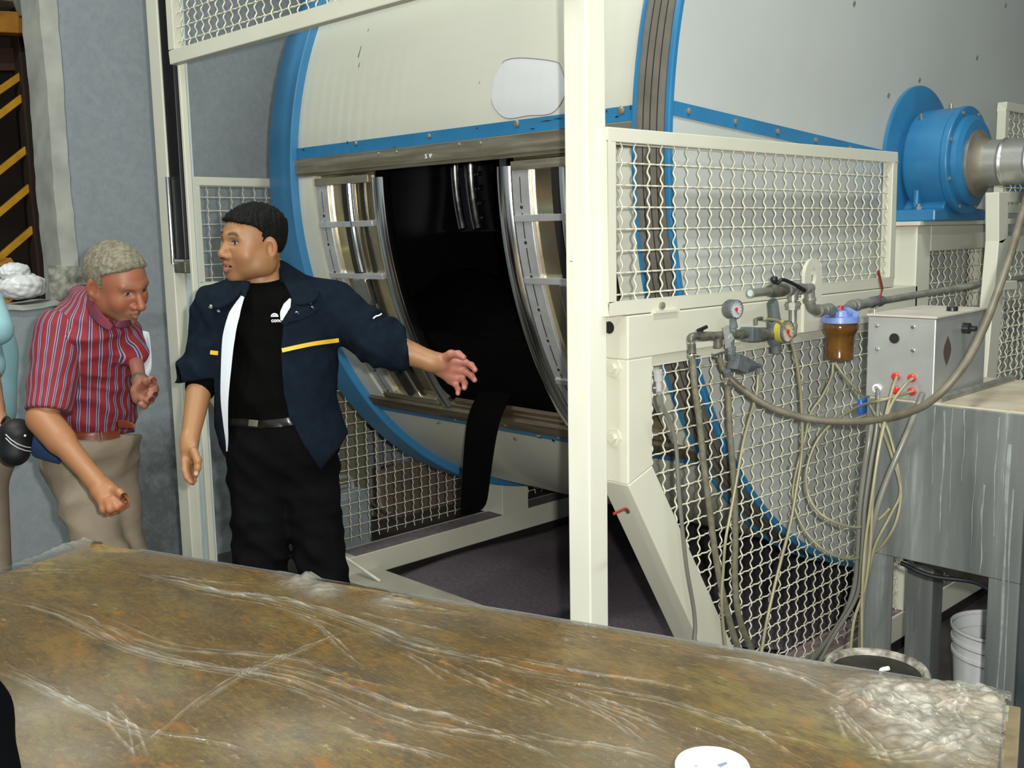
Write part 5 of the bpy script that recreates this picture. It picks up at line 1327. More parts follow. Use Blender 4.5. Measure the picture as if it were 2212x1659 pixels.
def basis(yaw, pitch=0, roll=0):
    """yaw: 0 faces the camera, +90 faces image right. rows: person's left, facing, up"""
    y, p, r = map(math.radians, (yaw, pitch, roll))
    f = CB * math.cos(y) + CR * math.sin(y); l = np.cross(CUP, f)
    f2 = f * math.cos(p) + CUP * math.sin(p); u = CUP * math.cos(p) - f * math.sin(p)
    l2 = l * math.cos(r) + u * math.sin(r); u2 = u * math.cos(r) - l * math.sin(r)
    return np.array([l2, f2, u2])
def hitf(f, px, py, d0, d1, off=0.0):
    r_ = ray(px, py) / F; ts = np.linspace(d0, d1, 260); P = CAM[None] + r_[None] * ts[:, None]; v = f(P) - off
    i = np.argmax(v < 0)
    if not (v < 0).any(): return CAM + r_ * d1
    if i == 0: return P[0]
    t = ts[i - 1] + (ts[i] - ts[i - 1]) * v[i - 1] / (v[i - 1] - v[i]); return CAM + r_ * t
def curvstrip(f, pts, wpx, d0, d1, off=.003, n=8, up=(0, 1)):
    """ribbon lying on a surface: pts are pixels of its centre line, width in pixels"""
    b = MB(); rows = []
    P2 = smoothpath([np.array([a, c, 0.]) for a, c in pts], n)
    for i, p in enumerate(P2):
        a = P2[max(0, i - 1)]; c = P2[min(len(P2) - 1, i + 1)]; t = c - a; t /= max(np.linalg.norm(t), 1e-9); nn_ = np.array([-t[1], t[0], 0])
        w = wpx if np.isscalar(wpx) else np.interp(i / (len(P2) - 1), np.linspace(0, 1, len(wpx)), wpx)
        rows.append([hitf(f, *(p + nn_ * w * s_)[:2], d0, d1, off) for s_ in (-.5, -.25, 0, .25, .5)])
    b.grid(rows); return b

def headfield(C_, B, s=1.0, jaw=1.0, nosel=1.0, fat=1.0, mouth=.0, lipk=1.0):
    L_ = lambda x, y, z: C_ + (B[0] * x + B[1] * y + B[2] * z) * s
    E = lambda c, r: ell(L_(*c), np.array(r) * s, B)
    Cc = lambda a, b, ra, rb: cap(L_(*a), L_(*b), ra * s, rb * s)
    base = [E((0, -.012, .032), (.077, .098, .086)), (E((0, .040, -.005), (.062 * fat, .056, .085)), .03), (E((0, .030, -.062), (.055 * fat * jaw, .056, .045)), .03),
            (E((0, .070, -.094), (.026, .022, .020)), .022), (E((.036, .060, -.026), (.030 * fat, .028, .030)), .02), (E((-.036, .060, -.026), (.030 * fat, .028, .030)), .02),
            (Cc((-.040, .074, .032), (-.008, .090, .030), .011, .010), .014), (Cc((.040, .074, .032), (.008, .090, .030), .011, .010), .014),
            (Cc((0, .088, .022), (0, .110 * nosel + .004, -.022), .0085, .0125), .012), (E((0, .112 * nosel + .003, -.027), (.0125, .012, .011)), .008),
            (E((.014, .101, -.031), (.009, .011, .009)), .008), (E((-.014, .101, -.031), (.009, .011, .009)), .008),
            (E((0, .082, -.056), (.026, .020, .022)), .012),
            (E((.058 * fat, .0, -.05), (.018, .035, .035)), .03), (E((-.058 * fat, .0, -.05), (.018, .035, .035)), .03)]
    bf = union(base, .03)
    eyes = [E((.031, .074, .013), (.0135, .0135, .0125)), E((-.031, .074, .013), (.0135, .0135, .0125))]
    lids = [Cc((.018, .084, .019), (.044, .074, .018), .0035, .003), Cc((-.018, .084, .019), (-.044, .074, .018), .0035, .003), Cc((.019, .083, .004), (.042, .074, .005), .003, .003), Cc((-.019, .083, .004), (-.042, .074, .005), .003, .003)]
    sock = [E((.031, .096, .012), (.018, .016, .012)), E((-.031, .096, .012), (.018, .016, .012))]
    lipu = [Cc((0, .1015, -.0535 + .003), (.022, .088, -.058), .0055 * lipk, .003 * lipk), Cc((0, .1015, -.0535 + .003), (-.022, .088, -.058), .0055 * lipk, .003 * lipk)]
    lipd = [Cc((0, .099, -.067 - mouth), (.018, .088, -.062 - mouth * .5), .0065 * lipk, .003 * lipk), Cc((0, .099, -.067 - mouth), (-.018, .088, -.062 - mouth * .5), .0065 * lipk, .003 * lipk)]
    gap = [Cc((-.019, .094, -.0595 - mouth * .4), (.019, .094, -.0595 - mouth * .4), .0016 + mouth * .35, .0016 + mouth * .35), Cc((0, .104, -.0595 - mouth * .4), (0, .09, -.0595 - mouth * .4), .0025 + mouth * .35, .0025 + mouth * .35)]
    nost = [E((.0075, .108, -.038), (.004, .005, .004)), E((-.0075, .108, -.038), (.004, .005, .004))]
    Be = {}
    ears = []
    earcut = []
    for sg in (1, -1):
        fe = B[1] * .84 - B[0] * sg * .0 + B[0] * sg * -.52; fe /= np.linalg.norm(fe); le = np.cross(fe, B[2]); BE = np.array([le, fe, B[2]])
        if le.dot(B[0]) * sg < 0: BE[0] = -le
        ce = L_(sg * .079, -.008, -.004)
        ears.append(ell(ce, np.array((.009, .022, .035)) * s, BE)); ears.append(ell(L_(sg * .074, .004, -.028), np.array((.007, .011, .013)) * s, BE))
        earcut.append(ell(ce + BE[0] * .0075 * s + BE[1] * .002 * s, np.array((.006, .011, .020)) * s, BE))
    neck = union([Cc((0, -.030, -.05), (0, -.052, -.21), .054, .062)], .03)
    def f(P):
        d_ = bf(P)
        for q in sock: d_ = smax(d_, -q(P), .010 * s)
        for q in lipu + lipd: d_ = smin(d_, q(P), .005 * s)
        for q in gap: d_ = smax(d_, -q(P), .003 * s)
        for q in nost: d_ = smax(d_, -q(P), .003 * s)
        d_ = smin(d_, neck(P), .03 * s)
        for q in eyes: d_ = np.minimum(d_, q(P))
        for q in lids: d_ = smin(d_, q(P), .003 * s)
        for q in ears: d_ = smin(d_, q(P), .006 * s)
        for q in earcut: d_ = smax(d_, -q(P), .004 * s)
        return d_
    f.lo = L_(0, 0, 0) - .26 * s; f.hi = L_(0, 0, 0) + .15 * s
    pts = [L_(x, y, z) for x in (-.1, .1) for y in (-.12, .135) for z in (-.20, .13)]; f.lo = np.min(pts, 0); f.hi = np.max(pts, 0)
    f.cran = union(base[:3], .03); f.eyes = eyes; f.lips = lipu + lipd; f.L = L_; f.B = B; f.s = s; f.C = C_
    return f
def headcolor(hf, skin, lip, brow, extra=None, browth=.004):
    B, s, C_ = hf.B, hf.s, hf.C
    def c(P):
        q = (P - C_) @ B.T / s
        out_ = np.tile(np.array(skin), (len(P), 1)).astype(float)
        # blood tone in cheeks, nose, ears
        for cc, rr, am in (((.04, .075, -.03), .03, .35), ((-.04, .075, -.03), .03, .35), ((0, .12, -.025), .02, .4), ((.085, -.01, 0), .03, .3), ((-.085, -.01, 0), .03, .3)):
            w = am * np.exp(-(np.sum((q - np.array(cc)) ** 2, 1)) / rr ** 2)[:, None]; out_ = out_ * (1 - w) + w * out_ * np.array((1.12, .72, .66))
        ld = np.min([l(P) for l in hf.lips], axis=0); w = np.clip(1 - ld / .0025 / s, 0, 1)[:, None] * (np.abs(q[:, 2] + .061) < .016)[:, None]; out_ = out_ * (1 - w) + w * np.array(lip)
        inm = ((np.abs(q[:, 2] + .060) < .004) & (q[:, 1] > .08) & (q[:, 1] < .0985) & (np.abs(q[:, 0]) < .020)); out_[inm] = np.array(lip) * .25
        for sg in (1, -1):
            x = q[:, 0] * sg
            zb = .036 + .004 * np.sin(np.clip((x - .012) / .036, 0, 1) * PI) - .006 * np.clip((x - .04) / .01, 0, 1)
            w = np.clip(1.4 - np.abs(q[:, 2] - zb) / browth, 0, 1) * np.clip((x - .010) / .006, 0, 1) * np.clip((.052 - x) / .008, 0, 1) * (q[:, 1] > .05)
            w = w[:, None] * .85; out_ = out_ * (1 - w) + w * np.array(brow)
            ec = np.array((sg * .031, .074, .013)); de = np.linalg.norm(q - ec, axis=1)
            op = (np.abs(q[:, 2] - .0115) < .0058 * np.sqrt(np.clip(1 - ((x - .031) / .0145) ** 2, 0, 1))) & (q[:, 1] > .07) & (np.abs(x - .031) < .0145)
            out_[op] = (.28, .25, .22)
            ic = np.array((sg * .031, .087, .0115)); di = np.hypot(q[:, 0] - ic[0], q[:, 2] - ic[2]); out_[op & (di < .0058)] = (.025, .016, .01)
            ln = (np.abs(np.abs(q[:, 2] - .0115) - .0062 * np.sqrt(np.clip(1 - ((x - .031) / .0155) ** 2, 0, 1))) < .0018) & (q[:, 1] > .066) & (np.abs(x - .031) < .0155) & (q[:, 2] > .011); out_[ln] = np.array(brow) * .8 + .01
        nm = (np.hypot(np.abs(q[:, 0]) - .0075, q[:, 2] + .036) < .0045) & (q[:, 1] > .095); out_[nm] = out_[nm] * .3
        if extra: out_ = extra(q, out_)
        return out_
    return c
def handfield(joints, r0=.0085):
    """joints: dict palm=[wrist, knuckle centre], fingers = list of point chains, with radii"""
    pr2 = []
    for ch, ra, rb in joints:
        for i in range(len(ch) - 1):
            t0 = i / (len(ch) - 1); t1 = (i + 1) / (len(ch) - 1); pr2.append((cap(ch[i], ch[i + 1], ra + (rb - ra) * t0, ra + (rb - ra) * t1), .006 if i else .010))
    return union(pr2, .01)
def wrinkle(P, f, s=30., amp=.004, seed=0, dirv=None):
    r_ = np.random.default_rng(seed); o_ = np.zeros(len(P))
    for k in range(6):
        v = r_.normal(size=3)
        if dirv is not None: v = v * .35 + np.array(dirv) * r_.choice([-1, 1]) * 1.2
        v /= np.linalg.norm(v); w2 = r_.normal(size=3); w2 /= np.linalg.norm(w2)
        ss = np.sin(P @ v * s * r_.uniform(.35, .8) + 1.6 * np.sin(P @ w2 * s * .35 + r_.uniform(0, 6)) + r_.uniform(0, 6)); o_ += (1.6 * np.abs(ss) - 1.15)
    return o_ * amp / 3

M['skin'] = mat('skin', (.5, .3, .2, 1), rough=.5, attr=True); M['skin'].node_tree.nodes['Principled BSDF'].inputs['Subsurface Weight'].default_value = .08
M['skin'].node_tree.nodes['Principled BSDF'].inputs['Subsurface Radius'].default_value = (.01, .004, .002)
M['hairblack'] = mat('black_hair', (.003, .0025, .002, 1), (.007, .006, .005, 1), 60, .6, stretch=(1, 1, 3), bump=.8, bscale=160, spec=.2)
M['hairgrey'] = mat('grey_hair', (.30, .27, .19, 1), (.15, .13, .085, 1), 55, .6, stretch=(2.2, .6, 1.2), bump=.9, bscale=190)
M['navy'] = mat('navy_jacket_cloth', (.0031, .0066, .0125, 1), (.0042, .009, .0165, 1), 30, .9, bump=.2, bscale=200, spec=.12)
M['tee'] = mat('black_knit', (.0016, .0015, .0015, 1), None, rough=.9, spec=.06)
M['trouser'] = mat('black_twill', (.0020, .0020, .0025, 1), (.003, .003, .0035, 1), 20, .9, spec=.08)
M['lining'] = mat('white_lining', (.60, .63, .68, 1), None, rough=.7)
M['yellowtape'] = mat('yellow_tape', (.62, .38, .02, 1), None, rough=.5)
M['leatherblack'] = mat('black_leather', (.008, .007, .006, 1), None, rough=.3)
M['leatherbrown'] = mat('brown_leather', (.16, .035, .012, 1), (.11, .025, .01, 1), 30, .4)
M['khaki'] = mat('khaki_cotton', (.27, .215, .155, 1), (.235, .19, .135, 1), 14, .85, bump=.15, bscale=200)
M['shoe'] = mat('shoe_leather', (.02, .012, .008, 1), None, rough=.4)

# ------------------------------------------------------------------ man in the navy jacket
d_ = dep
m1_ = thing('person', 'man in open navy jacket over black shirt, his arm stretched toward the drum', 'person', (*d_(600, 900, 3.22)[:2], 0))
TBs = basis(-14, 0, 0)
hB = basis(-42, -1, -5)
hc = d_(547, 529, 3.2)
hf = headfield(hc, hB, .99, jaw=1.2, nosel=.97, fat=1.18, mouth=.004, lipk=1.3)
hv, hfc = nets(hf, .0026)
sk1 = (.30, .145, .062)
def ex1(q, c):
    st = np.exp(-(np.maximum(0, q[:, 2] + .045) / .02) ** 2) * (q[:, 1] > .0) * .16; st = st[:, None]; return c * (1 - st) + st * np.array((.10, .07, .05))
hcol = headcolor(hf, sk1, (.26, .07, .06), (.012, .008, .006), ex1, .0055)
# body (one continuous surface under the clothes), arms with hands
sR = d_(476, 672, 3.20); eR = d_(436, 812, 3.20); wR = d_(409, 955, 3.10)
sL = d_(716, 662, 3.26); eL = d_(826, 742, 3.19); wL = d_(936, 782, 3.20)
neckb = d_(578, 640, 3.26); chest = d_(590, 745, 3.24); belly = d_(592, 868, 3.23); pel = d_(607, 965, 3.25)
hipR = d_(565, 1000, 3.25); hipL = d_(658, 1000, 3.27); knR = d_(562, 1260, 3.22); knL = d_(702, 1265, 3.25)
anR = np.array([*d_(572, 1600, 3.27)[:2], .09]); anL = np.array([*d_(712, 1600, 3.30)[:2], .09])
torso = union([ell(chest, (.175, .105, .19), TBs), (ell(belly, (.150, .105, .17), TBs), .05), (ell(pel, (.145, .095, .10), TBs), .05), (cap(neckb, sR, .055, .055), .05), (cap(neckb, sL, .055, .055), .05)], .05)
body = union([torso, (cap(hipR, knR, .070, .048), .03), (cap(hipL, knL, .070, .048), .03), (cap(knR, anR, .056, .038), .02), (cap(knL, anL, .056, .038), .02),
              (cap(sR, eR, .05, .042), .03), (cap(eR, wR, .040, .026), .02), (cap(sL, eL, .05, .042), .03), (cap(eL, wL, .041, .028), .02), (cap(neckb, hc - np.array([0, 0, .05]), .06, .056), .03)], .03)
bv, bfc = nets(body, .013)
# hanging right hand
pR = d_(407, 990, 3.08)
f1 = lambda L: [dep(a, c, e) for a, c, e in L]
handR = handfield([(f1([(409, 950, 3.10), (408, 968, 3.09)]), .027, .025), (f1([(403, 968, 3.09), (400, 1000, 3.08)]), .016, .013), (f1([(411, 966, 3.09), (411, 994, 3.09)]), .018, .014), (f1([(416, 962, 3.08), (418, 985, 3.07)]), .015, .013),
                   (f1([(399, 998, 3.07), (399, 1016, 3.06), (404, 1032, 3.05), (412, 1042, 3.05)]), .0105, .0075), (f1([(403, 1000, 3.08), (404, 1018, 3.07), (409, 1033, 3.06), (417, 1043, 3.06)]), .0105, .0075),
                   (f1([(408, 1000, 3.10), (410, 1017, 3.09), (415, 1029, 3.08), (421, 1038, 3.08)]), .0100, .0070), (f1([(412, 997, 3.11), (414, 1011, 3.11), (419, 1022, 3.11), (423, 1030, 3.11)]), .009, .0065),
                   (f1([(419, 975, 3.06), (427, 994, 3.05), (427, 1010, 3.05), (423, 1024, 3.05)]), .0125, .0088)])
handL = handfield([(f1([(930, 781, 3.20), (952, 786, 3.21)]), .031, .029), (f1([(950, 777, 3.21), (990, 779, 3.22)]), .0205, .018), (f1([(950, 789, 3.22), (992, 796, 3.23)]), .023, .019), (f1([(950, 799, 3.22), (984, 816, 3.24)]), .021, .017), (f1([(955, 800, 3.22), (972, 822, 3.24)]), .016, .013),
                   (f1([(962, 772, 3.19), (974, 765, 3.17), (990, 765, 3.15), (1001, 772, 3.14)]), .0150, .0095),
                   (f1([(990, 780, 3.22), (1005, 783, 3.21), (1018, 789, 3.19), (1026, 799, 3.17)]), .0120, .0088), (f1([(992, 796, 3.23), (1006, 803, 3.22), (1018, 811, 3.20), (1025, 821, 3.18)]), .0122, .0088),
                   (f1([(986, 809, 3.24), (998, 818, 3.23), (1004, 828, 3.21), (1003, 838, 3.18)]), .0120, .0086), (f1([(975, 819, 3.25), (984, 830, 3.24), (990, 841, 3.22), (989, 850, 3.20)]), .0110, .008)])
fR = union([cap(eR, wR, .043, .0255), handR], .012); fL = union([cap(eL, wL, .048, .030), handL], .012)
fR.lo = np.minimum(eR, handR.lo) - .05; fR.hi = np.maximum(eR, handR.hi) + .05; fL.lo = np.minimum(eL, handL.lo) - .05; fL.hi = np.maximum(eL, handL.hi) + .05
aR = nets(fR, .0034, pad=.0); aL = nets(fL, .0034, pad=.0)
def bodycol1(P):
    c = np.tile(np.array(sk1), (len(P), 1)).astype(float)
    h = np.linalg.norm(P - hc, axis=1) < .26; c[h] = hcol(P[h])
    px, py, dd = pix(P)
    pk = np.clip((px - 940) / 40, 0, 1)[:, None] * (py > 700)[:, None]; c = c * (1 - pk) + pk * np.array((.36, .135, .10))
    tip = np.clip((py - 1010) / 25, 0, 1)[:, None] * (px < 450)[:, None]; c = c * (1 - .4 * tip) + .4 * tip * np.array((.26, .08, .06))
    nail = (np.hypot(px - 424, py - 1023) < 5); c[nail] = (.5, .33, .28)
    return c
mesh_obj('body', [(hv, hfc), (relax(bv, bfc, 2), bfc), (relax(*aR, 1), aR[1]), (relax(*aL, 1), aL[1])], M['skin'], m1_, bodycol1)
# short black hair
def hairfield(hf, off, line, spike, seed=1, s1=260.):
    B, s, C_ = hf.B, hf.s, hf.C
    def f(P):
        q = (P - C_) @ B.T / s; v = hf.cran(P) - off
        top = np.clip((q[:, 2] - .03) / .05, 0, 1)
        v = v - spike * (.5 + .5 * np.sin(q[:, 0] * s1 + 2 * np.sin(q[:, 1] * 90)) * np.sin(q[:, 1] * s1 * .8 + 2 * np.sin(q[:, 0] * 80))) * (.25 + top) - .006 * top
        cut = line(q)                       # > 0 outside the hair
        return smax(v, cut * s, .004)
    f.lo = hf.lo; f.hi = hf.hi + .02; return f
def line1(q):
    x = np.abs(q[:, 0]); f_, u = q[:, 1], q[:, 2]
    front = f_ - (.084 - .9 * np.maximum(0, x - .038)) - .30 * (u - .075) - .003 * np.sin(x * 500)              # hairline across the forehead
    lowfront = np.minimum(.070 - u, .5) 
    side = f_ - .014 - .10 * np.clip(u + .01, 0, .08) - .003 * np.sin(u * 400)         # temple / sideburn line
    bl = np.clip((u - .045) / .03, 0, 1); face = side * (1 - bl) + front * bl
    bottom = -(u + .020 + np.where(f_ < -.02, .035, 0))                              # lower edge
    earz = .026 - np.sqrt(((f_ + .006) / 1.0) ** 2 + ((u + .004) / 1.35) ** 2) * 1.0
    earz = np.where(x > .05, earz, -.05)
    return np.maximum(np.maximum(face, bottom), earz)
hh = hairfield(hf, .0035, line1, .006)
v, f = nets(hh, .003); mesh_obj('hair', [(v, f)], M['hairblack'], m1_, label='short spiky black hair')
# black t-shirt
tsh = union([ell(chest, (.195, .128, .21), TBs), (ell(belly, (.178, .135, .18), TBs), .06), (ell(pel + np.array([0, 0, .05]), (.170, .122, .10), TBs), .06), (cap(neckb + np.array([0, 0, -.01]), sR, .062, .066), .05), (cap(neckb + np.array([0, 0, -.01]), sL, .062, .066), .05), (cap(neckb - np.array([0, 0, .04]), d_(560, 606, 3.225), .080, .066), .03)], .05)
def tshf(P):
    v = tsh(P) + wrinkle(P, None, 42, .008, 3, CUP + CR * .5)
    px, py, dd = pix(P)
    nl = (P - d_(560, 612, 3.17)) @ np.array(CUP * .93 + CB * .25)     # neckline plane
    v = smax(v, nl, .004); v = np.maximum(v, -np.maximum(hf(P) - .0035, -1) if False else v * 0 - 1)
    return smax(v, (py - 918) * .00143, .004)
tshf.lo, tshf.hi = tsh.lo, tsh.hi
v, f = nets(tshf, .007); mesh_obj('t_shirt', [(relax(v, f, 1), f)], M['tee'], m1_, label='plain black crew neck shirt')
# trousers
trl = union([cap(hipR, knR, .096, .080), (cap(knR, anR, .078, .072), .03)], .03); trr = union([cap(hipL, knL, .098, .072), (cap(knL, anL, .070, .070), .03)], .03)
trt = union([ell(pel + np.array([0, 0, .0]), (.176, .130, .13), TBs), (ell(d_(600, 918, 3.235), (.176, .130, .10), TBs), .05)], .05)
tro = lambda P: smin(trt(P), smin(trl(P), trr(P), .006), .05)
tro.lo = np.min([trl.lo, trr.lo, trt.lo], 0); tro.hi = np.max([trl.hi, trr.hi, trt.hi], 0)
def trof(P):
    px, py, dd = pix(P)
    v = tro(P) + wrinkle(P, None, 48, .010, 9, CUP * .9 + CR * .45)
    return smax(smax(v, (900 - py) * .00143, .004), .03 - P[:, 2], .003)
trof.lo, trof.hi = tro.lo, tro.hi
v, f = nets(trof, .009); mesh_obj('trousers', [(relax(v, f, 1), f)], M['trouser'], m1_, label='black trousers')
b = curvstrip(lambda P: np.minimum(tshf(P), trof(P)), [(488, 912), (520, 913), (560, 916), (600, 914), (640, 908)], 17, 2.9, 3.4, .004); be = b.build('belt', M['leatherblack'], m1_, angle=180)
b = curvstrip(tsh, [(537, 913), (548, 914), (557, 915)], 14, 2.9, 3.4, .012, 4); b.build('buckle', M['grime'], be, angle=180)
for (an_, kn_) in ((anR, knR), (anL, knL)):
    ft = CB * .9 - CR * .35; ft /= np.linalg.norm(ft); b0 = np.array([an_[0], an_[1], .045])
    sf = union([cap(b0 - ft * .05, b0 + ft * .10, .042, .045), (cap(b0 + ft * .10, b0 + ft * .16 - np.array([0, 0, .012]), .044, .034), .03)], .02)
    def sff(P, sf=sf): return smax(sf(P), .0 - P[:, 2] + .001, .003)
    sff.lo, sff.hi = sf.lo, sf.hi
    v, f = nets(sff, .008); mesh_obj('shoe', [(v, f)], M['shoe'], m1_)
# jacket
jT = union([ell(chest + TBs[0] * .0, (.205, .150, .225), TBs), (ell(belly, (.196, .158, .21), TBs), .08), (ell(d_(625, 960, 3.25), (.185, .150, .13), TBs), .08), (cap(neckb, sR, .075, .080), .05), (cap(neckb, sL, .078, .082), .05)], .06)
slv = union([cap(sR, eR, .072, .064), (cap(eR, d_(434, 832, 3.19), .060, .046), .02), (ell(d_(436, 800, 3.19), (.062, .062, .05)), .02)], .03)
sll = union([cap(sL, eL, .080, .066), (cap(eL, d_(868, 757, 3.195), .064, .055), .02)], .03)
yL = [560, 620, 700, 800, 900, 960, 1020]; xL = [552, 540, 507, 497, 492, 494, 492]
yR = [560, 610, 650, 690, 760, 850, 900, 960, 1015, 1030]; xR = [575, 612, 632, 612, 606, 612, 624, 654, 690, 712]
def jkf(P):
    px, py, dd = pix(P)
    v = smin(jT(P), np.minimum(slv(P), sll(P)), .03)
    v = v + wrinkle(P, None, 16, .010, 12, CR * .8) + wrinkle(P, None, 60, .003, 13, CUP)
    arm = np.clip((px - 740) / 40, 0, 1) + np.clip((470 - px) / 20, 0, 1); v = v + arm * wrinkle(P, None, 85, .008, 5, CR)
    inner = v + .012
    opn = np.maximum(np.interp(py, yL, xL) - px, px - np.interp(py, yR, xR)) * .00143
    depth = (P - chest) @ CB
    front = -depth + .02
    cutv = np.maximum(opn, front)                     # < 0 inside the opening
    hem = np.interp(px, [430, 480, 500, 640, 690, 735, 770, 800], [900, 1012, 1000, 1000, 1020, 965, 905, 880])
    hemv = (py - hem) * .00143
    hemv = np.where((px > 795) | (px < 440), -1, hemv)
    nk = (P - (neckb + np.array([0, 0, .085]))) @ (CUP * .96 + CB * .28)
    cl = (px - 883 - (py - 760) * .12) * .00143
    v = np.maximum(v, -inner); v = smax(v, -cutv, .004); v = smax(v, hemv, .006); v = smax(v, nk, .005); v = smax(v, cl, .006)
    cr_ = (py - 822 + (px - 430) * .15) * .00143; cr_ = np.where(px < 462, cr_, -1); v = np.where((px < 462), smax(v, cr_, .006), v)
    return v
jkf.lo = np.min([jT.lo, slv.lo, sll.lo], 0); jkf.hi = np.max([jT.hi, slv.hi, sll.hi], 0)
v, f = nets(jkf, .006, pad=.01); jk = mesh_obj('jacket', [(relax(v, f, 1, .4), f)], M['navy'], m1_, label='open navy jacket with rolled sleeves')
def jo(P): return smin(jT(P), np.minimum(slv(P), sll(P)), .03)
# dark knit cuff below the right sleeve
v, f = nets(cap(d_(436, 812, 3.195), d_(434, 836, 3.19), .050, .047), .006); mesh_obj('cuff', [(v, f)], M['tee'], jk)
# white lining along the opening
b = curvstrip(jo, [(524, 640), (506, 680), (494, 730), (488, 800), (485, 860), (487, 910), (490, 950), (490, 975)], [8, 24, 27, 22, 17, 11, 6, 3], 2.9, 3.5, .013); b.build('lining', M['lining'], jk, angle=180)
b = curvstrip(jo, [(627, 645), (620, 660), (612, 676), (608, 692)], [4, 16, 14, 4], 2.9, 3.5, .012); b.build('lining', M['lining'], jk, angle=180)
b = curvstrip(jo, [(609, 757), (640, 750), (680, 742), (732, 735)], 9, 2.9, 3.5, .012); b.build('yellow_stripe', M['yellowtape'], jk, angle=180)
b = curvstrip(jo, [(454, 761), (462, 762), (471, 763)], 9, 2.9, 3.5, .014, 4); b.build('yellow_stripe', M['yellowtape'], jk, angle=180)
# collar wings
def wing(pts, name='collar'):
    b = MB(); rows = []
    for (a, c) in pts:
        row = []
        for k in range(7):
            t = k / 6; px_ = a[0] + (c[0] - a[0]) * t; py_ = a[1] + (c[1] - a[1]) * t
            dd_ = a[2] + (c[2] - a[2]) * t - .02 * math.sin(PI * t)
            row.append(dep(px_, py_, dd_))
        rows.append(row)
    b.grid(rows); return b.build(name, M['navy'], jk, angle=180, solid=.008, sub=1)
wing([((600, 560, 3.30), (604, 600, 3.20)), ((614, 562, 3.27), (612, 650, 3.13)), ((628, 572, 3.25), (630, 660, 3.115)), ((655, 590, 3.24), (660, 660, 3.11)), ((680, 606, 3.25), (684, 652, 3.12)), ((694, 618, 3.26), (690, 634, 3.16))])
wing([((524, 622, 3.15), (514, 642, 3.10)), ((508, 617, 3.17), (497, 656, 3.10)), ((490, 622, 3.19), (478, 668, 3.10)), ((470, 636, 3.20), (456, 668, 3.11)), ((462, 650, 3.20), (452, 662, 3.14))])
# press studs
b = MB()
for (px, py, r_) in ((457, 662, .0062), (474, 671, .005), (676, 665, .0055), (643, 676, .0060), (672, 656, .004)):
    P = hitf(jo, px, py, 2.85, 3.4, .008) + CB * .012; b.lathe([(r_, -.004), (r_, 0), (r_ * .5, .003), (.0001, .003)], P, CB, 12)
buildsplit(b, 'press_stud', M['chrome'], jk)
# placket flap of the left jacket front
b = curvstrip(jo, [(612, 700), (620, 686), (645, 678), (672, 668), (690, 660)], [10, 22, 24, 20, 10], 2.85, 3.4, .010); b.build('placket_flap', M['navy'], jk, angle=180)
# sleeve mark
b = curvstrip(jo, [(806, 688), (812, 683), (819, 681), (825, 677)], 3, 2.85, 3.4, .009, 5); b.build('sleeve_mark', M['lining'], jk, angle=180)
# chest logo: dome over lettering, partly under the jacket
P = hitf(tshf, 597, 684, 2.85, 3.4, .0)
nrm_ = CB
b = MB(); c0 = hitf(tshf, 594, 684, 2.85, 3.4, .003) + CB * .004
pts = [c0 + CR * (-.0115)] + [c0 + CR * (.0115 * math.cos(a)) + CUP * (.011 * math.sin(a)) for a in np.linspace(PI, 0, 13)]
b.prism(pts, CB * .0006); dome = b.build('shirt_logo', M['white'], m1_, smooth=False)
b = MB(); b.tube(smoothpath([c0 + CR * -.0085 + CUP * .003 + CB * .001, c0 + CUP * .0065 + CR * -.001 + CB * .001, c0 + CR * .005 + CUP * .0035 + CB * .001], 4), .0007, 4); b.build('logo_line', M['tee'], dome)
vtext(m1_, 'conc', .0165, hitf(tshf, 598, 694, 2.85, 3.4, .003) + CB * .004 - CUP * .002, CR, CUP, M['white'], 'shirt_lettering', .0003, .0004)
# ------------------------------------------------------------ older man bending forward
K = .0015625
m2_ = thing('person', 'grey haired older man in a red striped shirt, bending forward with fists closed', 'person', (*dep(205, 1000, 3.55)[:2], 0))
TB2 = basis(52, -38, 0)
hB2 = basis(62, -25, 8)
hc2 = dep(252, 612, 3.36)
hf2 = headfield(hc2, hB2, 1.05, jaw=.98, nosel=1.02, fat=.96)
sk2 = (.31, .115, .062)
def ex2(q, c):
    st = np.exp(-(np.maximum(0, q[:, 2] + .052) / .012) ** 2) * (q[:, 1] > .035) * np.clip((q[:, 1] - .03) / .03, 0, 1) * .55
    st *= .6 + .4 * np.sin(q[:, 0] * 900) * np.sin(q[:, 2] * 800); st = st[:, None]
    return c * (1 - st) + st * np.array((.26, .19, .13))
hcol2 = headcolor(hf2, sk2, (.30, .085, .07), (.16, .11, .07), ex2, .0035)
hv2, hff2 = nets(hf2, .0028)
nb2 = dep(205, 665, 3.46); sR2 = dep(128, 722, 3.36); sL2 = dep(245, 702, 3.56)
ch2 = dep(190, 765, 3.48); be2 = dep(200, 865, 3.54); pe2 = dep(196, 965, 3.60)
eR2 = dep(96, 915, 3.26); wR2 = dep(203, 1035, 3.16)
eL2 = dep(287, 748, 3.46); wL2 = dep(302, 824, 3.36)
hpR = dep(165, 1000, 3.60); hpL = dep(228, 1000, 3.66); kR = dep(228, 1215, 3.52); kL = dep(268, 1215, 3.62)
aR2 = np.array([*dep(190, 1500, 3.62)[:2], .09]); aL2 = np.array([*dep(250, 1500, 3.72)[:2], .09])
T2 = union([ell(ch2, (.140, .112, .18), TB2), (ell(be2, (.120, .105, .15), basis(40, -12)), .06), (ell(pe2, (.120, .105, .10), basis(40, 0)), .05), (cap(nb2, sR2, .05, .05), .05), (cap(nb2, sL2, .05, .045), .05)], .05)
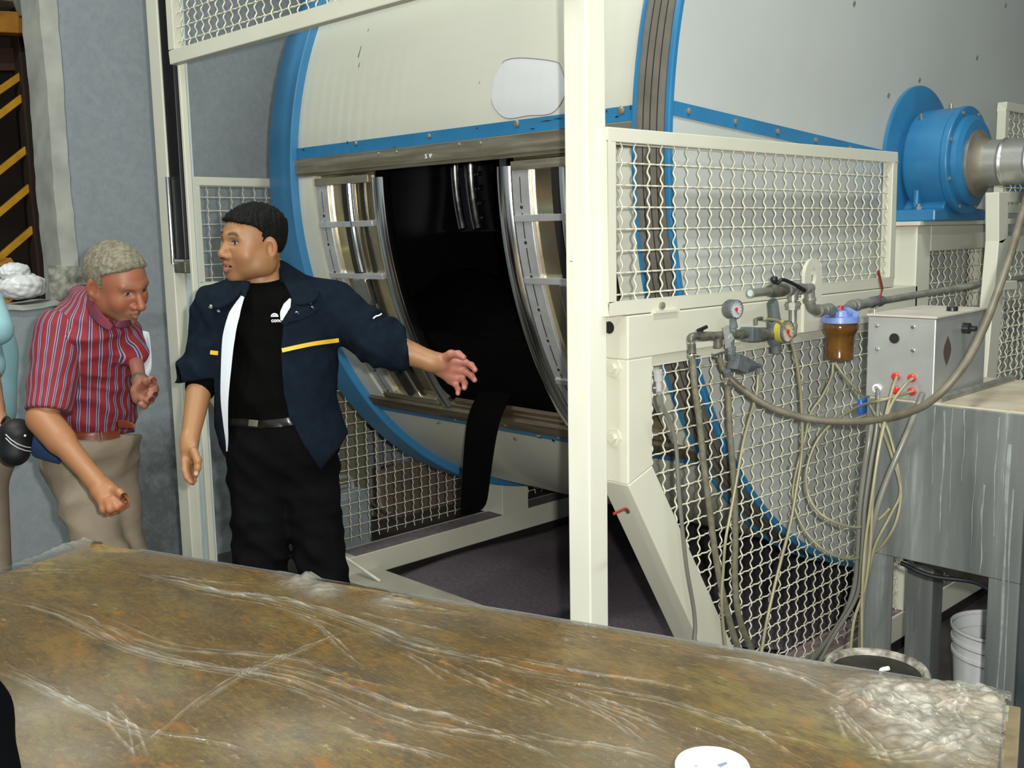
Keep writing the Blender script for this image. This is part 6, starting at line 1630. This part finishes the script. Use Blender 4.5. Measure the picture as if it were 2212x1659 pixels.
bo2 = union([T2, (cap(sR2, eR2, .048, .042), .03), (cap(sL2, eL2, .045, .036), .03), (cap(hpR, kR, .070, .05), .03), (cap(hpL, kL, .070, .05), .03), (cap(kR, aR2, .055, .038), .02), (cap(kL, aL2, .055, .038), .02), (cap(nb2, hc2 - hB2[2] * .07 - hB2[1] * .03, .055, .055), .03)], .03)
v2, f2_ = nets(bo2, .014)
fR2 = handfield([(f1([(200, 1032, 3.165), (222, 1058, 3.14)]), .030, .034), (f1([(215, 1062, 3.13), (232, 1084, 3.12)]), .026, .026), (f1([(226, 1052, 3.15), (248, 1070, 3.13)]), .025, .024),
                 (f1([(222, 1084, 3.11), (224, 1100, 3.10), (232, 1106, 3.12), (238, 1100, 3.15)]), .0125, .0105), (f1([(234, 1084, 3.10), (238, 1099, 3.09), (246, 1103, 3.11), (250, 1095, 3.14)]), .0128, .0105),
                 (f1([(245, 1080, 3.10), (252, 1094, 3.09), (260, 1098, 3.11), (262, 1090, 3.14)]), .0126, .0105), (f1([(255, 1073, 3.11), (265, 1085, 3.10), (272, 1090, 3.12), (273, 1083, 3.14)]), .0118, .0098),
                 (f1([(240, 1056, 3.14), (258, 1064, 3.10), (268, 1074, 3.085), (273, 1080, 3.09)]), .0135, .010)])
aRm = union([cap(dep(92, 905, 3.27), wR2, .046, .029), (cap(dep(92, 905, 3.27), dep(130, 950, 3.23), .046, .044), .02), fR2], .014); aRm.lo = np.minimum(eR2, wR2) - .12; aRm.hi = np.maximum(eR2, wR2) + .14
q_ = nets(aRm, .0036, pad=0)
fL2 = handfield([(f1([(302, 822, 3.36), (308, 838, 3.34)]), .025, .030), (f1([(298, 845, 3.33), (320, 838, 3.33)]), .024, .024), (f1([(300, 860, 3.33), (322, 852, 3.33)]), .022, .022),
                 (f1([(318, 832, 3.33), (330, 828, 3.31), (334, 836, 3.29), (326, 842, 3.28)]), .0125, .0105), (f1([(320, 842, 3.33), (334, 842, 3.30), (333, 851, 3.28), (323, 853, 3.27)]), .0125, .0105),
                 (f1([(316, 853, 3.32), (328, 856, 3.29), (325, 865, 3.27), (316, 864, 3.27)]), .0122, .0102), (f1([(306, 862, 3.31), (316, 870, 3.29), (312, 877, 3.28), (304, 873, 3.27)]), .0115, .0095),
                 (f1([(306, 838, 3.31), (316, 824, 3.28), (328, 820, 3.27), (333, 824, 3.27)]), .0130, .0095)])
aLm = union([cap(eL2, wL2, .026, .021), fL2], .012); aLm.lo = np.minimum(eL2, wL2) - .10; aLm.hi = np.maximum(eL2, wL2) + .12
q2_ = nets(aLm, .0036, pad=0)
def bodycol2(P):
    c = np.tile(np.array((.31, .135, .058)), (len(P), 1)).astype(float)
    h = np.linalg.norm(P - hc2, axis=1) < .27; c[h] = hcol2(P[h])
    px, py, dd = pix(P); l = ((px > 285) & (py > 700) & (py < 900)); c[l] = (.26, .10, .065)
    k = np.clip((py - 1060) / 30, 0, 1)[:, None] * (px < 280)[:, None]; c = c * (1 - .5 * k) + .5 * k * np.array((.34, .12, .06)); return c
mesh_obj('body', [(hv2, hff2), (relax(v2, f2_, 2), f2_), (relax(*q_, 1), q_[1]), (relax(*q2_, 1), q2_[1])], M['skin'], m2_, bodycol2)
def line2(q):
    x = np.abs(q[:, 0]); f_, u = q[:, 1], q[:, 2]
    front = f_ - (.070 - .30 * np.maximum(0, x - .025)) - .35 * (u - .08)
    side = f_ - .018
    bl = np.clip((u - .045) / .03, 0, 1); face = side * (1 - bl) + front * bl
    bottom = -(u + .018 + np.clip((-.01 - f_) / .03, 0, 1) * .06)
    earz = .024 - np.sqrt((f_ + .006) ** 2 + ((u + .010) / 1.2) ** 2); earz = np.where(x > .05, earz, -.05)
    return np.maximum(np.maximum(face, bottom), earz)
def hair2(P):
    q = (P - hc2) @ hB2.T / 1.05; v = hf2.cran(P) - .010
    v = v - .0010 * np.sin(q[:, 0] * 260 + q[:, 1] * 160 + 2.0 * np.sin(q[:, 1] * 40)) - .0007 * np.sin(q[:, 0] * 620 - q[:, 1] * 300) + .002 - .003 * np.clip(q[:, 2] / .05, 0, 1)
    return smax(v, line2(q), .007)
hair2.lo, hair2.hi = hf2.lo, hf2.hi + .02
v, f = nets(hair2, .003); mesh_obj('hair', [(v, f)], M['hairgrey'], m2_, label='short side parted grey hair')
# striped shirt: stripe coordinate stored per vertex, stripes drawn by the material
sm = bpy.data.materials.new('red_striped_cotton'); sm.use_nodes = True; N = sm.node_tree.nodes; L = sm.node_tree.links; pb = N['Principled BSDF']; pb.inputs['Roughness'].default_value = .8
at = N.new('ShaderNodeAttribute'); at.attribute_name = 'stripe'
fr2 = N.new('ShaderNodeMath'); fr2.operation = 'FRACT'; mu = N.new('ShaderNodeMath'); mu.operation = 'MULTIPLY'; mu.inputs[1].default_value = 1 / .0265; L.new(at.outputs['Fac'], mu.inputs[0]); L.new(mu.outputs[0], fr2.inputs[0])
rp = N.new('ShaderNodeValToRGB'); rp.color_ramp.interpolation = 'CONSTANT'; el = rp.color_ramp.elements
el[0].position = 0; el[0].color = (.20, .008, .016, 1); el[1].position = .50; el[1].color = (.27, .23, .29, 1)
for pos, cc in ((.59, (.20, .008, .016, 1)), (.63, (.022, .026, .08, 1)), (.74, (.27, .25, .31, 1)), (.83, (.022, .026, .08, 1)), (.90, (.20, .008, .016, 1))):
    e_ = el.new(pos); e_.color = cc
L.new(fr2.outputs[0], rp.inputs['Fac']); L.new(rp.outputs['Color'], pb.inputs['Base Color'])
M['stripe'] = sm
ts = union([ell(ch2, (.160, .135, .20), TB2), (ell(be2, (.147, .132, .165), basis(40, -12)), .07), (ell(pe2 + np.array([0, 0, .03]), (.150, .130, .09), basis(40, 0)), .05), (cap(nb2, sR2, .066, .058), .06), (cap(nb2, sL2, .066, .066), .06), (cap(nb2, dep(222, 690, 3.38), .065, .05), .04)], .06)
slR = union([cap(sR2, dep(106, 850, 3.29), .072, .066)], .02); slL = cap(sL2, eL2 + (wL2 - eL2) * .22, .054, .043)
axT = (nb2 - pe2); axT /= np.linalg.norm(axT)
def shf(P):
    px, py, dd = pix(P)
    v = smin(smin(ts(P), slL(P), .03), 1.0 + 0 * py, .01); v = v + wrinkle(P, None, 62, .009, 21, CUP + CR * .4)
    body_cut = (py - (948 - (px - 150) * .10)) * K
    v = smax(v, body_cut, .005)
    nk = (P - dep(210, 632, 3.40)) @ (hB2[2] * .55 + hB2[1] * .50 + CUP * .15)
    v = smax(v, nk, .004)
    return v
def slf(P):
    w = slR(P) + wrinkle(P, None, 50, .005, 23, CUP); e_ = dep(106, 890, 3.29); return smax(w, (P - e_) @ ((e_ - sR2) / np.linalg.norm(e_ - sR2)), .004)
slR = cap(sR2, dep(106, 890, 3.29), .078, .071)
slf.lo, slf.hi = slR.lo, slR.hi
shf.lo = np.min([ts.lo, slL.lo], 0); shf.hi = np.max([ts.hi, slL.hi], 0)
slRf = cap(sR2, dep(106, 890, 3.29), .072, .072)
def stripe(P, arm_=False):
    a = P - pe2; fr0 = TB2[1] - axT * TB2[1].dot(axT); fr0 /= np.linalg.norm(fr0); lf = np.cross(fr0, axT)
    tors = np.arctan2(a @ lf, a @ fr0 + .02) * .15
    ax = dep(106, 850, 3.29) - sR2; ax /= np.linalg.norm(ax); b0 = P - sR2; g0 = CB - ax * CB.dot(ax); g0 /= np.linalg.norm(g0); g1 = np.cross(g0, ax)
    sle = np.arctan2(b0 @ g1, b0 @ g0) * .075
    return (sle if arm_ else tors) + .6
sv_, sf_ = nets(shf, .0055, pad=.01)
sh = mesh_obj('shirt', [(relax(sv_, sf_, 1, .4), sf_)], M['stripe'], m2_, attrs={'stripe': stripe}, label='short sleeved red shirt with blue and white stripes')
sv_, sf_ = nets(slf, .0055, pad=.01)
mesh_obj('sleeve', [(relax(sv_, sf_, 1, .4), sf_)], M['stripe'], sh, attrs={'stripe': lambda P: stripe(P, True)})
def flapstrip(pts, name, m, parent, thick=.004):
    b = MB(); rows = []
    for (a, c) in pts:
        rows.append([dep(a[0] + (c[0] - a[0]) * t, a[1] + (c[1] - a[1]) * t, a[2] + (c[2] - a[2]) * t) for t in (0, .33, .66, 1)])
    b.grid(rows); return b.build(name, m, parent, angle=180, solid=thick, sub=1)
M['redcloth'] = mat('striped_collar_cotton', (.20, .008, .016, 1), (.06, .02, .05, 1), 50, .8, stretch=(3, 1, .3))
cw = flapstrip([((188, 618, 3.42), (182, 640, 3.40)), ((196, 640, 3.335), (186, 668, 3.325)), ((212, 668, 3.29), (204, 696, 3.285)), ((232, 690, 3.27), (226, 712, 3.265)), ((246, 702, 3.27), (240, 716, 3.27))], 'collar', M['redcloth'], sh)
flapstrip([((252, 694, 3.30), (246, 706, 3.28)), ((266, 692, 3.31), (262, 712, 3.30)), ((284, 690, 3.36), (282, 704, 3.35)), ((290, 690, 3.40), (290, 698, 3.40))], 'collar', M['redcloth'], sh)
# khaki trousers
k1 = union([cap(hpR, kR, .105, .078), (cap(kR, aR2, .076, .070), .03)], .03); k2 = union([cap(hpL, kL, .100, .075), (cap(kL, aL2, .074, .070), .03)], .03); k3 = union([ell(pe2 + np.array([0, 0, .0]), (.152, .140, .13), basis(40, 0)), (ell(dep(206, 945, 3.57), (.148, .130, .09), basis(40, 0)), .04)], .05)
def kh(P):
    px, py, dd = pix(P)
    v = smin(k3(P), smin(k1(P), k2(P), .02), .06) + wrinkle(P, None, 45, .008, 31, CUP * .8 - CR * .5)
    return smax(smax(v, (938 - py) * K, .004), .03 - P[:, 2], .003)
kh.lo = np.min([k1.lo, k2.lo, k3.lo], 0); kh.hi = np.max([k1.hi, k2.hi, k3.hi], 0)
v, f = nets(kh, .008); mesh_obj('trousers', [(relax(v, f, 1), f)], M['khaki'], m2_, label='khaki trousers')
b = curvstrip(lambda P: np.minimum(kh(P), shf(P)), [(122, 938), (150, 938), (180, 942), (215, 943), (240, 941), (258, 936)], 17, 3.1, 3.8, .006); bl = b.build('belt', M['leatherbrown'], m2_, angle=180, label='brown leather belt')
o_ = flapstrip([((252, 906, 3.38), (254, 926, 3.38)), ((268, 907, 3.35), (270, 925, 3.35)), ((284, 912, 3.33), (286, 926, 3.33)), ((293, 918, 3.33), (293, 925, 3.33))], 'belt_end', M['leatherbrown'], bl, .005)
b = MB(); c_ = hitf(kh, 216, 942, 3.1, 3.8, .012); b.tube([c_ - CR * .006 + CUP * .016, c_ + CR * .006 + CUP * .016, c_ + CR * .006 - CUP * .016, c_ - CR * .006 - CUP * .016, c_ - CR * .006 + CUP * .016], .0018, 6); b.build('buckle', M['chrome'], bl)
for (an_, ) in ((aR2,), (aL2,)):
    ft = CR * .8 + CB * .6; ft /= np.linalg.norm(ft); b0 = np.array([an_[0], an_[1], .045])
    sf = union([cap(b0 - ft * .05, b0 + ft * .10, .042, .045), (cap(b0 + ft * .10, b0 + ft * .16 - np.array([0, 0, .012]), .044, .034), .03)], .02)
    v, f = nets(sf, .008); v[:, 2] = np.maximum(v[:, 2], .001); mesh_obj('shoe', [(v, f)], M['shoe'], m2_)
# wrist watch
b = MB(); ax = (eL2 - wL2) / np.linalg.norm(eL2 - wL2); b.lathe([(.0265, -.010), (.0285, -.006), (.0285, .006), (.0265, .010)], wL2 + ax * .004, ax, 24, cap=False); wt = b.build('watch', M['grime'], m2_)
b = MB(); b.lathe([(.0001, .003), (.012, .002), (.012, -.004)], wL2 + ax * .004 + CB * .026 + CR * .014, CB * .8 + CR * .5, 16, cap=False); b.build('watch_face', M['chrome'], wt)
# white paper held behind the forearm, blue bag at the hip
b = MB(); rows = []
for i in range(9):
    t = i / 8; row = []
    for j in range(5):
        u = j / 4; row.append(dep(300 + 22 * u + 6 * math.sin(t * 2.4) - (t > .8) * u * 6, 712 + 112 * t + 4 * u, 3.50 + .02 * math.sin(t * 5 + u * 2)))
    rows.append(row)
b.grid(rows); tag(b.build('folded_paper', M['lining'], solid=.003, sub=1, angle=180), 'folded white paper held upright by the older man in the striped shirt', 'paper')
bg = ell(dep(122, 955, 3.47), (.085, .05, .085), basis(20, 0))
def bgf(P):
    px, py, dd = pix(P); v = bg(P) + wrinkle(P, None, 40, .005, 44)
    return smax(v, (py - (990 + (px - 80) * .28)) * K, .004)
bgf.lo, bgf.hi = bg.lo, bg.hi
v, f = nets(bgf, .006); pch = mesh_obj('pouch', [(v, f)], mat('blue_nylon', (.012, .035, .10, 1), (.018, .05, .13, 1), 12, .6), m2_, label='blue waist pouch worn at the hip')
M['dirtycream'] = M['cream']

# ------------------------------------------------------------ man at the left margin
m3_ = thing('person', 'person at the left margin in light blue shirt and khaki trousers', 'person', (*dep(-75, 1000, 3.65)[:2], 0))
sh3 = dep(-62, 660, 3.60); c3_ = dep(-92, 770, 3.68); p3_ = dep(-80, 980, 3.68)
hd3 = headfield(dep(-90, 520, 3.62), basis(30, 0), 1.0)
B3 = union([ell(c3_, (.18, .12, .24), basis(20)), (ell(dep(-86, 880, 3.68), (.16, .12, .18), basis(20)), .06), (ell(p3_, (.165, .12, .13), basis(20)), .06), (cap(sh3, dep(-30, 800, 3.50), .05, .042), .03), (cap(dep(-30, 800, 3.50), dep(-4, 905, 3.40), .042, .028), .02),
            (cap(dep(-110, 1010, 3.68), dep(-100, 1260, 3.66), .08, .06), .04), (cap(dep(-52, 1010, 3.70), dep(-34, 1260, 3.68), .08, .06), .04), (cap(dep(-100, 1260, 3.66), np.array([*dep(-100, 1500, 3.7)[:2], .06]), .055, .04), .02), (cap(dep(-34, 1260, 3.68), np.array([*dep(-30, 1500, 3.7)[:2], .06]), .055, .04), .02),
            (cap(dep(-88, 640, 3.64), dep(-90, 560, 3.62), .06, .055), .03)], .03)
h3 = handfield([(f1([(-4, 902, 3.40), (2, 925, 3.38)]), .028, .030), (f1([(-2, 930, 3.37), (8, 950, 3.36)]), .026, .024), (f1([(8, 940, 3.36), (16, 955, 3.34), (12, 966, 3.33)]), .011, .009), (f1([(4, 948, 3.36), (11, 963, 3.34), (7, 973, 3.33)]), .011, .009), (f1([(-2, 950, 3.36), (3, 968, 3.34), (0, 978, 3.33)]), .011, .009), (f1([(-8, 950, 3.36), (-5, 968, 3.34), (-7, 978, 3.33)]), .0105, .0085), (f1([(6, 925, 3.36), (15, 935, 3.33), (17, 945, 3.32)]), .012, .009)])
hv3, hf3 = nets(hd3, .006); bv3, bf3 = nets(B3, .014); ha3 = nets(h3, .004)
mesh_obj('body', [(hv3, hf3), (relax(bv3, bf3, 1), bf3), ha3], M['skin'], m3_, lambda P: np.tile(np.array((.34, .16, .085)), (len(P), 1)))
s3 = union([ell(c3_, (.195, .135, .25), basis(20)), (ell(dep(-86, 880, 3.68), (.178, .138, .20), basis(20)), .06), (cap(sh3, dep(-34, 790, 3.51), .068, .066), .05), (cap(dep(-88, 630, 3.66), sh3, .07, .068), .05)], .05)
def s3f(P):
    px, py, dd = pix(P); v = s3(P) + wrinkle(P, None, 24, .005, 51, CUP); return smax(smax(v, (py - 985) * .0016, .005), (P - dep(-90, 628, 3.6)) @ CUP, .004)
s3f.lo, s3f.hi = s3.lo, s3.hi
v, f = nets(s3f, .009); mesh_obj('shirt', [(relax(v, f, 1), f)], mat('pale_blue_cotton', (.22, .40, .44, 1), (.26, .44, .48, 1), 10, .8), m3_, label='light blue short sleeved shirt')
sl3 = union([cap(dep(-30, 655, 3.52), dep(-6, 712, 3.46), .058, .052)], .02)
v, f = nets(sl3, .007); mesh_obj('sleeve', [(v, f)], bpy.data.materials['pale_blue_cotton'], m3_)
k3a = union([ell(p3_, (.178, .135, .13), basis(20)), (cap(dep(-112, 1010, 3.68), dep(-100, 1260, 3.66), .10, .085), .05), (cap(dep(-50, 1010, 3.70), dep(-30, 1260, 3.68), .10, .085), .05), (cap(dep(-100, 1260, 3.66), np.array([*dep(-100, 1500, 3.7)[:2], .08]), .08, .07), .02), (cap(dep(-30, 1260, 3.68), np.array([*dep(-30, 1500, 3.7)[:2], .08]), .08, .07), .02)], .04)
v, f = nets(k3a, .010); mesh_obj('trousers', [(relax(v, f, 1), f)], M['khaki'], m3_)
hr3 = hairfield(hd3, .010, line1, .003); v, f = nets(hr3, .006); mesh_obj('hair', [(v, f)], M['hairblack'], m3_)
for q3 in ((-100, 1500), (-30, 1500)):
    an_ = dep(*q3, 3.7); b0 = np.array([an_[0], an_[1], .045]); ft = CR * .8 + CB * .6; ft /= np.linalg.norm(ft)
    v, f = nets(cap(b0 - ft * .05, b0 + ft * .15, .045, .036), .009); v[:, 2] = np.maximum(v[:, 2], .001); mesh_obj('shoe', [(v, f)], M['shoe'], m3_)
# camera case carried in front
cs = thing('camera_case', 'black padded camera case with thin white cords at the left margin', 'case', dep(34, 955, 3.33))
e1 = union([cap(dep(36, 938, 3.33), dep(32, 975, 3.33), .049, .047), (ell(dep(34, 930, 3.33), (.052, .045, .03)), .02)], .02)
v, f = nets(e1, .005); mesh_obj('body', [(v, f)], mat('case_nylon', (.004, .004, .005, 1), None, rough=.6), cs)
b = MB()
for dy_ in (0, 8):
    b.tube([hitf(e1, a, c + dy_, 3.1, 3.6, .0015) for a, c in ((12, 938), (24, 950), (38, 959), (54, 965), (66, 967))], .0016, 6)
b.build('cord', M['lining'], cs)
b = MB(); b.sphere(hitf(e1, 54, 941, 3.1, 3.6, .0), .004, 8); b.build('stud', M['white'], cs)
b = MB(); b.tube(smoothpath(f1([(6, 945, 3.40), (4, 918, 3.36), (14, 902, 3.34), (24, 912, 3.33)]), 5), .006, 8); b.build('strap', M['black'], cs)

# ------------------------------------------------------------ person in the foreground, only a dark sleeve shows
m4_ = thing('person', 'person in a dark jacket at the bottom left corner, only a sleeve in frame', 'person', (*dep(-900, 1500, 1.0)[:2], 0))
a4 = dep(-60, 1270, 1.32); e4 = dep(-98, 1560, 1.24); w4 = dep(-30, 1850, 1.12)
s4 = dep(-330, 900, 1.5)
t4 = np.array([*dep(-900, 1500, 1.0)[:2], 0])
B4 = union([ell(t4 + np.array([0, 0, 1.25]), (.17, .13, .26)), (ell(t4 + np.array([0, 0, .98]), (.16, .12, .16)), .05), (cap(t4 + np.array([0, 0, 1.45]), t4 + np.array([0, 0, 1.56]), .06, .055), .03), (cap(t4 + CR * .17 + CUP * 1.40, e4, .05, .04), .03), (cap(e4, w4, .04, .03), .02),
            (cap(t4 + CR * .08 + CUP * .92, t4 + CR * .09 + CUP * .48, .08, .06), .04), (cap(t4 - CR * .08 + CUP * .92, t4 - CR * .09 + CUP * .48, .08, .06), .04), (cap(t4 + CR * .09 + CUP * .48, t4 + CR * .09 + CUP * .05, .055, .04), .02), (cap(t4 - CR * .09 + CUP * .48, t4 - CR * .09 + CUP * .05, .055, .04), .02)], .03)
hd4 = headfield(t4 + CUP * 1.68, basis(150, 0), 1.0)
x4 = nets(B4, .014); y4 = nets(hd4, .006)
mesh_obj('body', [x4, y4], M['skin'], m4_, lambda P: np.tile(np.array((.34, .16, .085)), (len(P), 1)))
J4 = union([ell(t4 + np.array([0, 0, 1.22]), (.19, .15, .29)), (ell(t4 + np.array([0, 0, .95]), (.18, .14, .18)), .05), (cap(t4 + CR * .17 + CUP * 1.40, e4, .07, .060), .04), (cap(e4, w4, .060, .050), .02), (cap(t4 - CR * .17 + CUP * 1.40, t4 - CR * .25 + CUP * 1.0, .07, .06), .04)], .04)
v, f = nets(J4, .010); mesh_obj('jacket', [(v, f)], mat('dark_wool', (.0005, .0007, .0011, 1), None, rough=.95, spec=.03), m4_, label='dark jacket')
T4 = union([ell(t4 + np.array([0, 0, .90]), (.18, .13, .12)), (cap(t4 + CR * .08 + CUP * .88, t4 + CR * .09 + CUP * .06, .10, .07), .04), (cap(t4 - CR * .08 + CUP * .88, t4 - CR * .09 + CUP * .06, .10, .07), .04)], .04)
v, f = nets(T4, .012); v[:, 2] = np.maximum(v[:, 2], .002); mesh_obj('trousers', [(v, f)], M['trouser'], m4_)
hr4 = hairfield(hd4, .010, line1, .003); v, f = nets(hr4, .006); mesh_obj('hair', [(v, f)], M['hairblack'], m4_)

# ============================================================ things seen through the far mesh
b = MB(); P = onx(736, 1000, -4.95); Q = onx(792, 1000, -4.95); b.box(-5.04, -4.93, P[1] - .5, Q[1], 0, 1.2)
tag(b.build('olive_panel', mat('olive_board', (.19, .18, .12, 1), (.16, .15, .1, 1), 6, .7), smooth=False), 'olive beige board standing against the grey wall behind the far mesh', 'board')
b = MB(); P = onx(809, 1000, -4.96); b.tube(smoothpath([(-4.98, P[1], 1.5), (-4.98, P[1] + .01, 1.0), (-4.97, P[1] + .03, .5), (-4.97, P[1] + .04, .1), (-4.9, P[1] + .06, .03)], 6), .017, 10)
tag(b.build('conduit', mat('dusty_conduit', (.28, .24, .23, 1), (.2, .17, .16, 1), 20, .6)), 'dusty pinkish conduit running down the grey wall behind the far mesh', 'conduit')
b = MB(); P = onx(835, 1060, -4.9); b.box(-5.04, -4.90, P[1], 7.5, 0, .30)
tag(b.build('brown_plinth', mat('brown_plinth_render', (.17, .12, .09, 1), (.13, .095, .075, 1), 8, .8), smooth=False), 'brown masonry plinth at the foot of the wall behind the far mesh', 'plinth')
cn_ = thing('pale_canister', 'pale grey plastic canister with a handle behind the far mesh, beside the navy jacket man', 'canister', (*onx(752, 1120, -4.62)[:2], 0))
P = onx(752, 1120, -4.62)
b = MB(); b.box(-4.75, -4.52, P[1] - .14, P[1] + .10, .0, .33); b.build('body', mat('pale_canister_plastic', (.30, .34, .35, 1), (.24, .27, .28, 1), 8, .45), cn_, bevel=.03)
b = MB(); b.tube(smoothpath([(-4.63, P[1] - .08, .33), (-4.63, P[1] - .06, .39), (-4.63, P[1] + .03, .39), (-4.63, P[1] + .05, .33)], 5), .012, 8); b.build('handle', M['boxsteel'], cn_)
b = MB(); b.tube([onx(800, 1085, -4.5), onx(862, 1128, -4.5)], .009, 8)
tag(b.build('thin_pipe', M['grime']), 'thin dark rod leaning across behind the far mesh', 'rod')
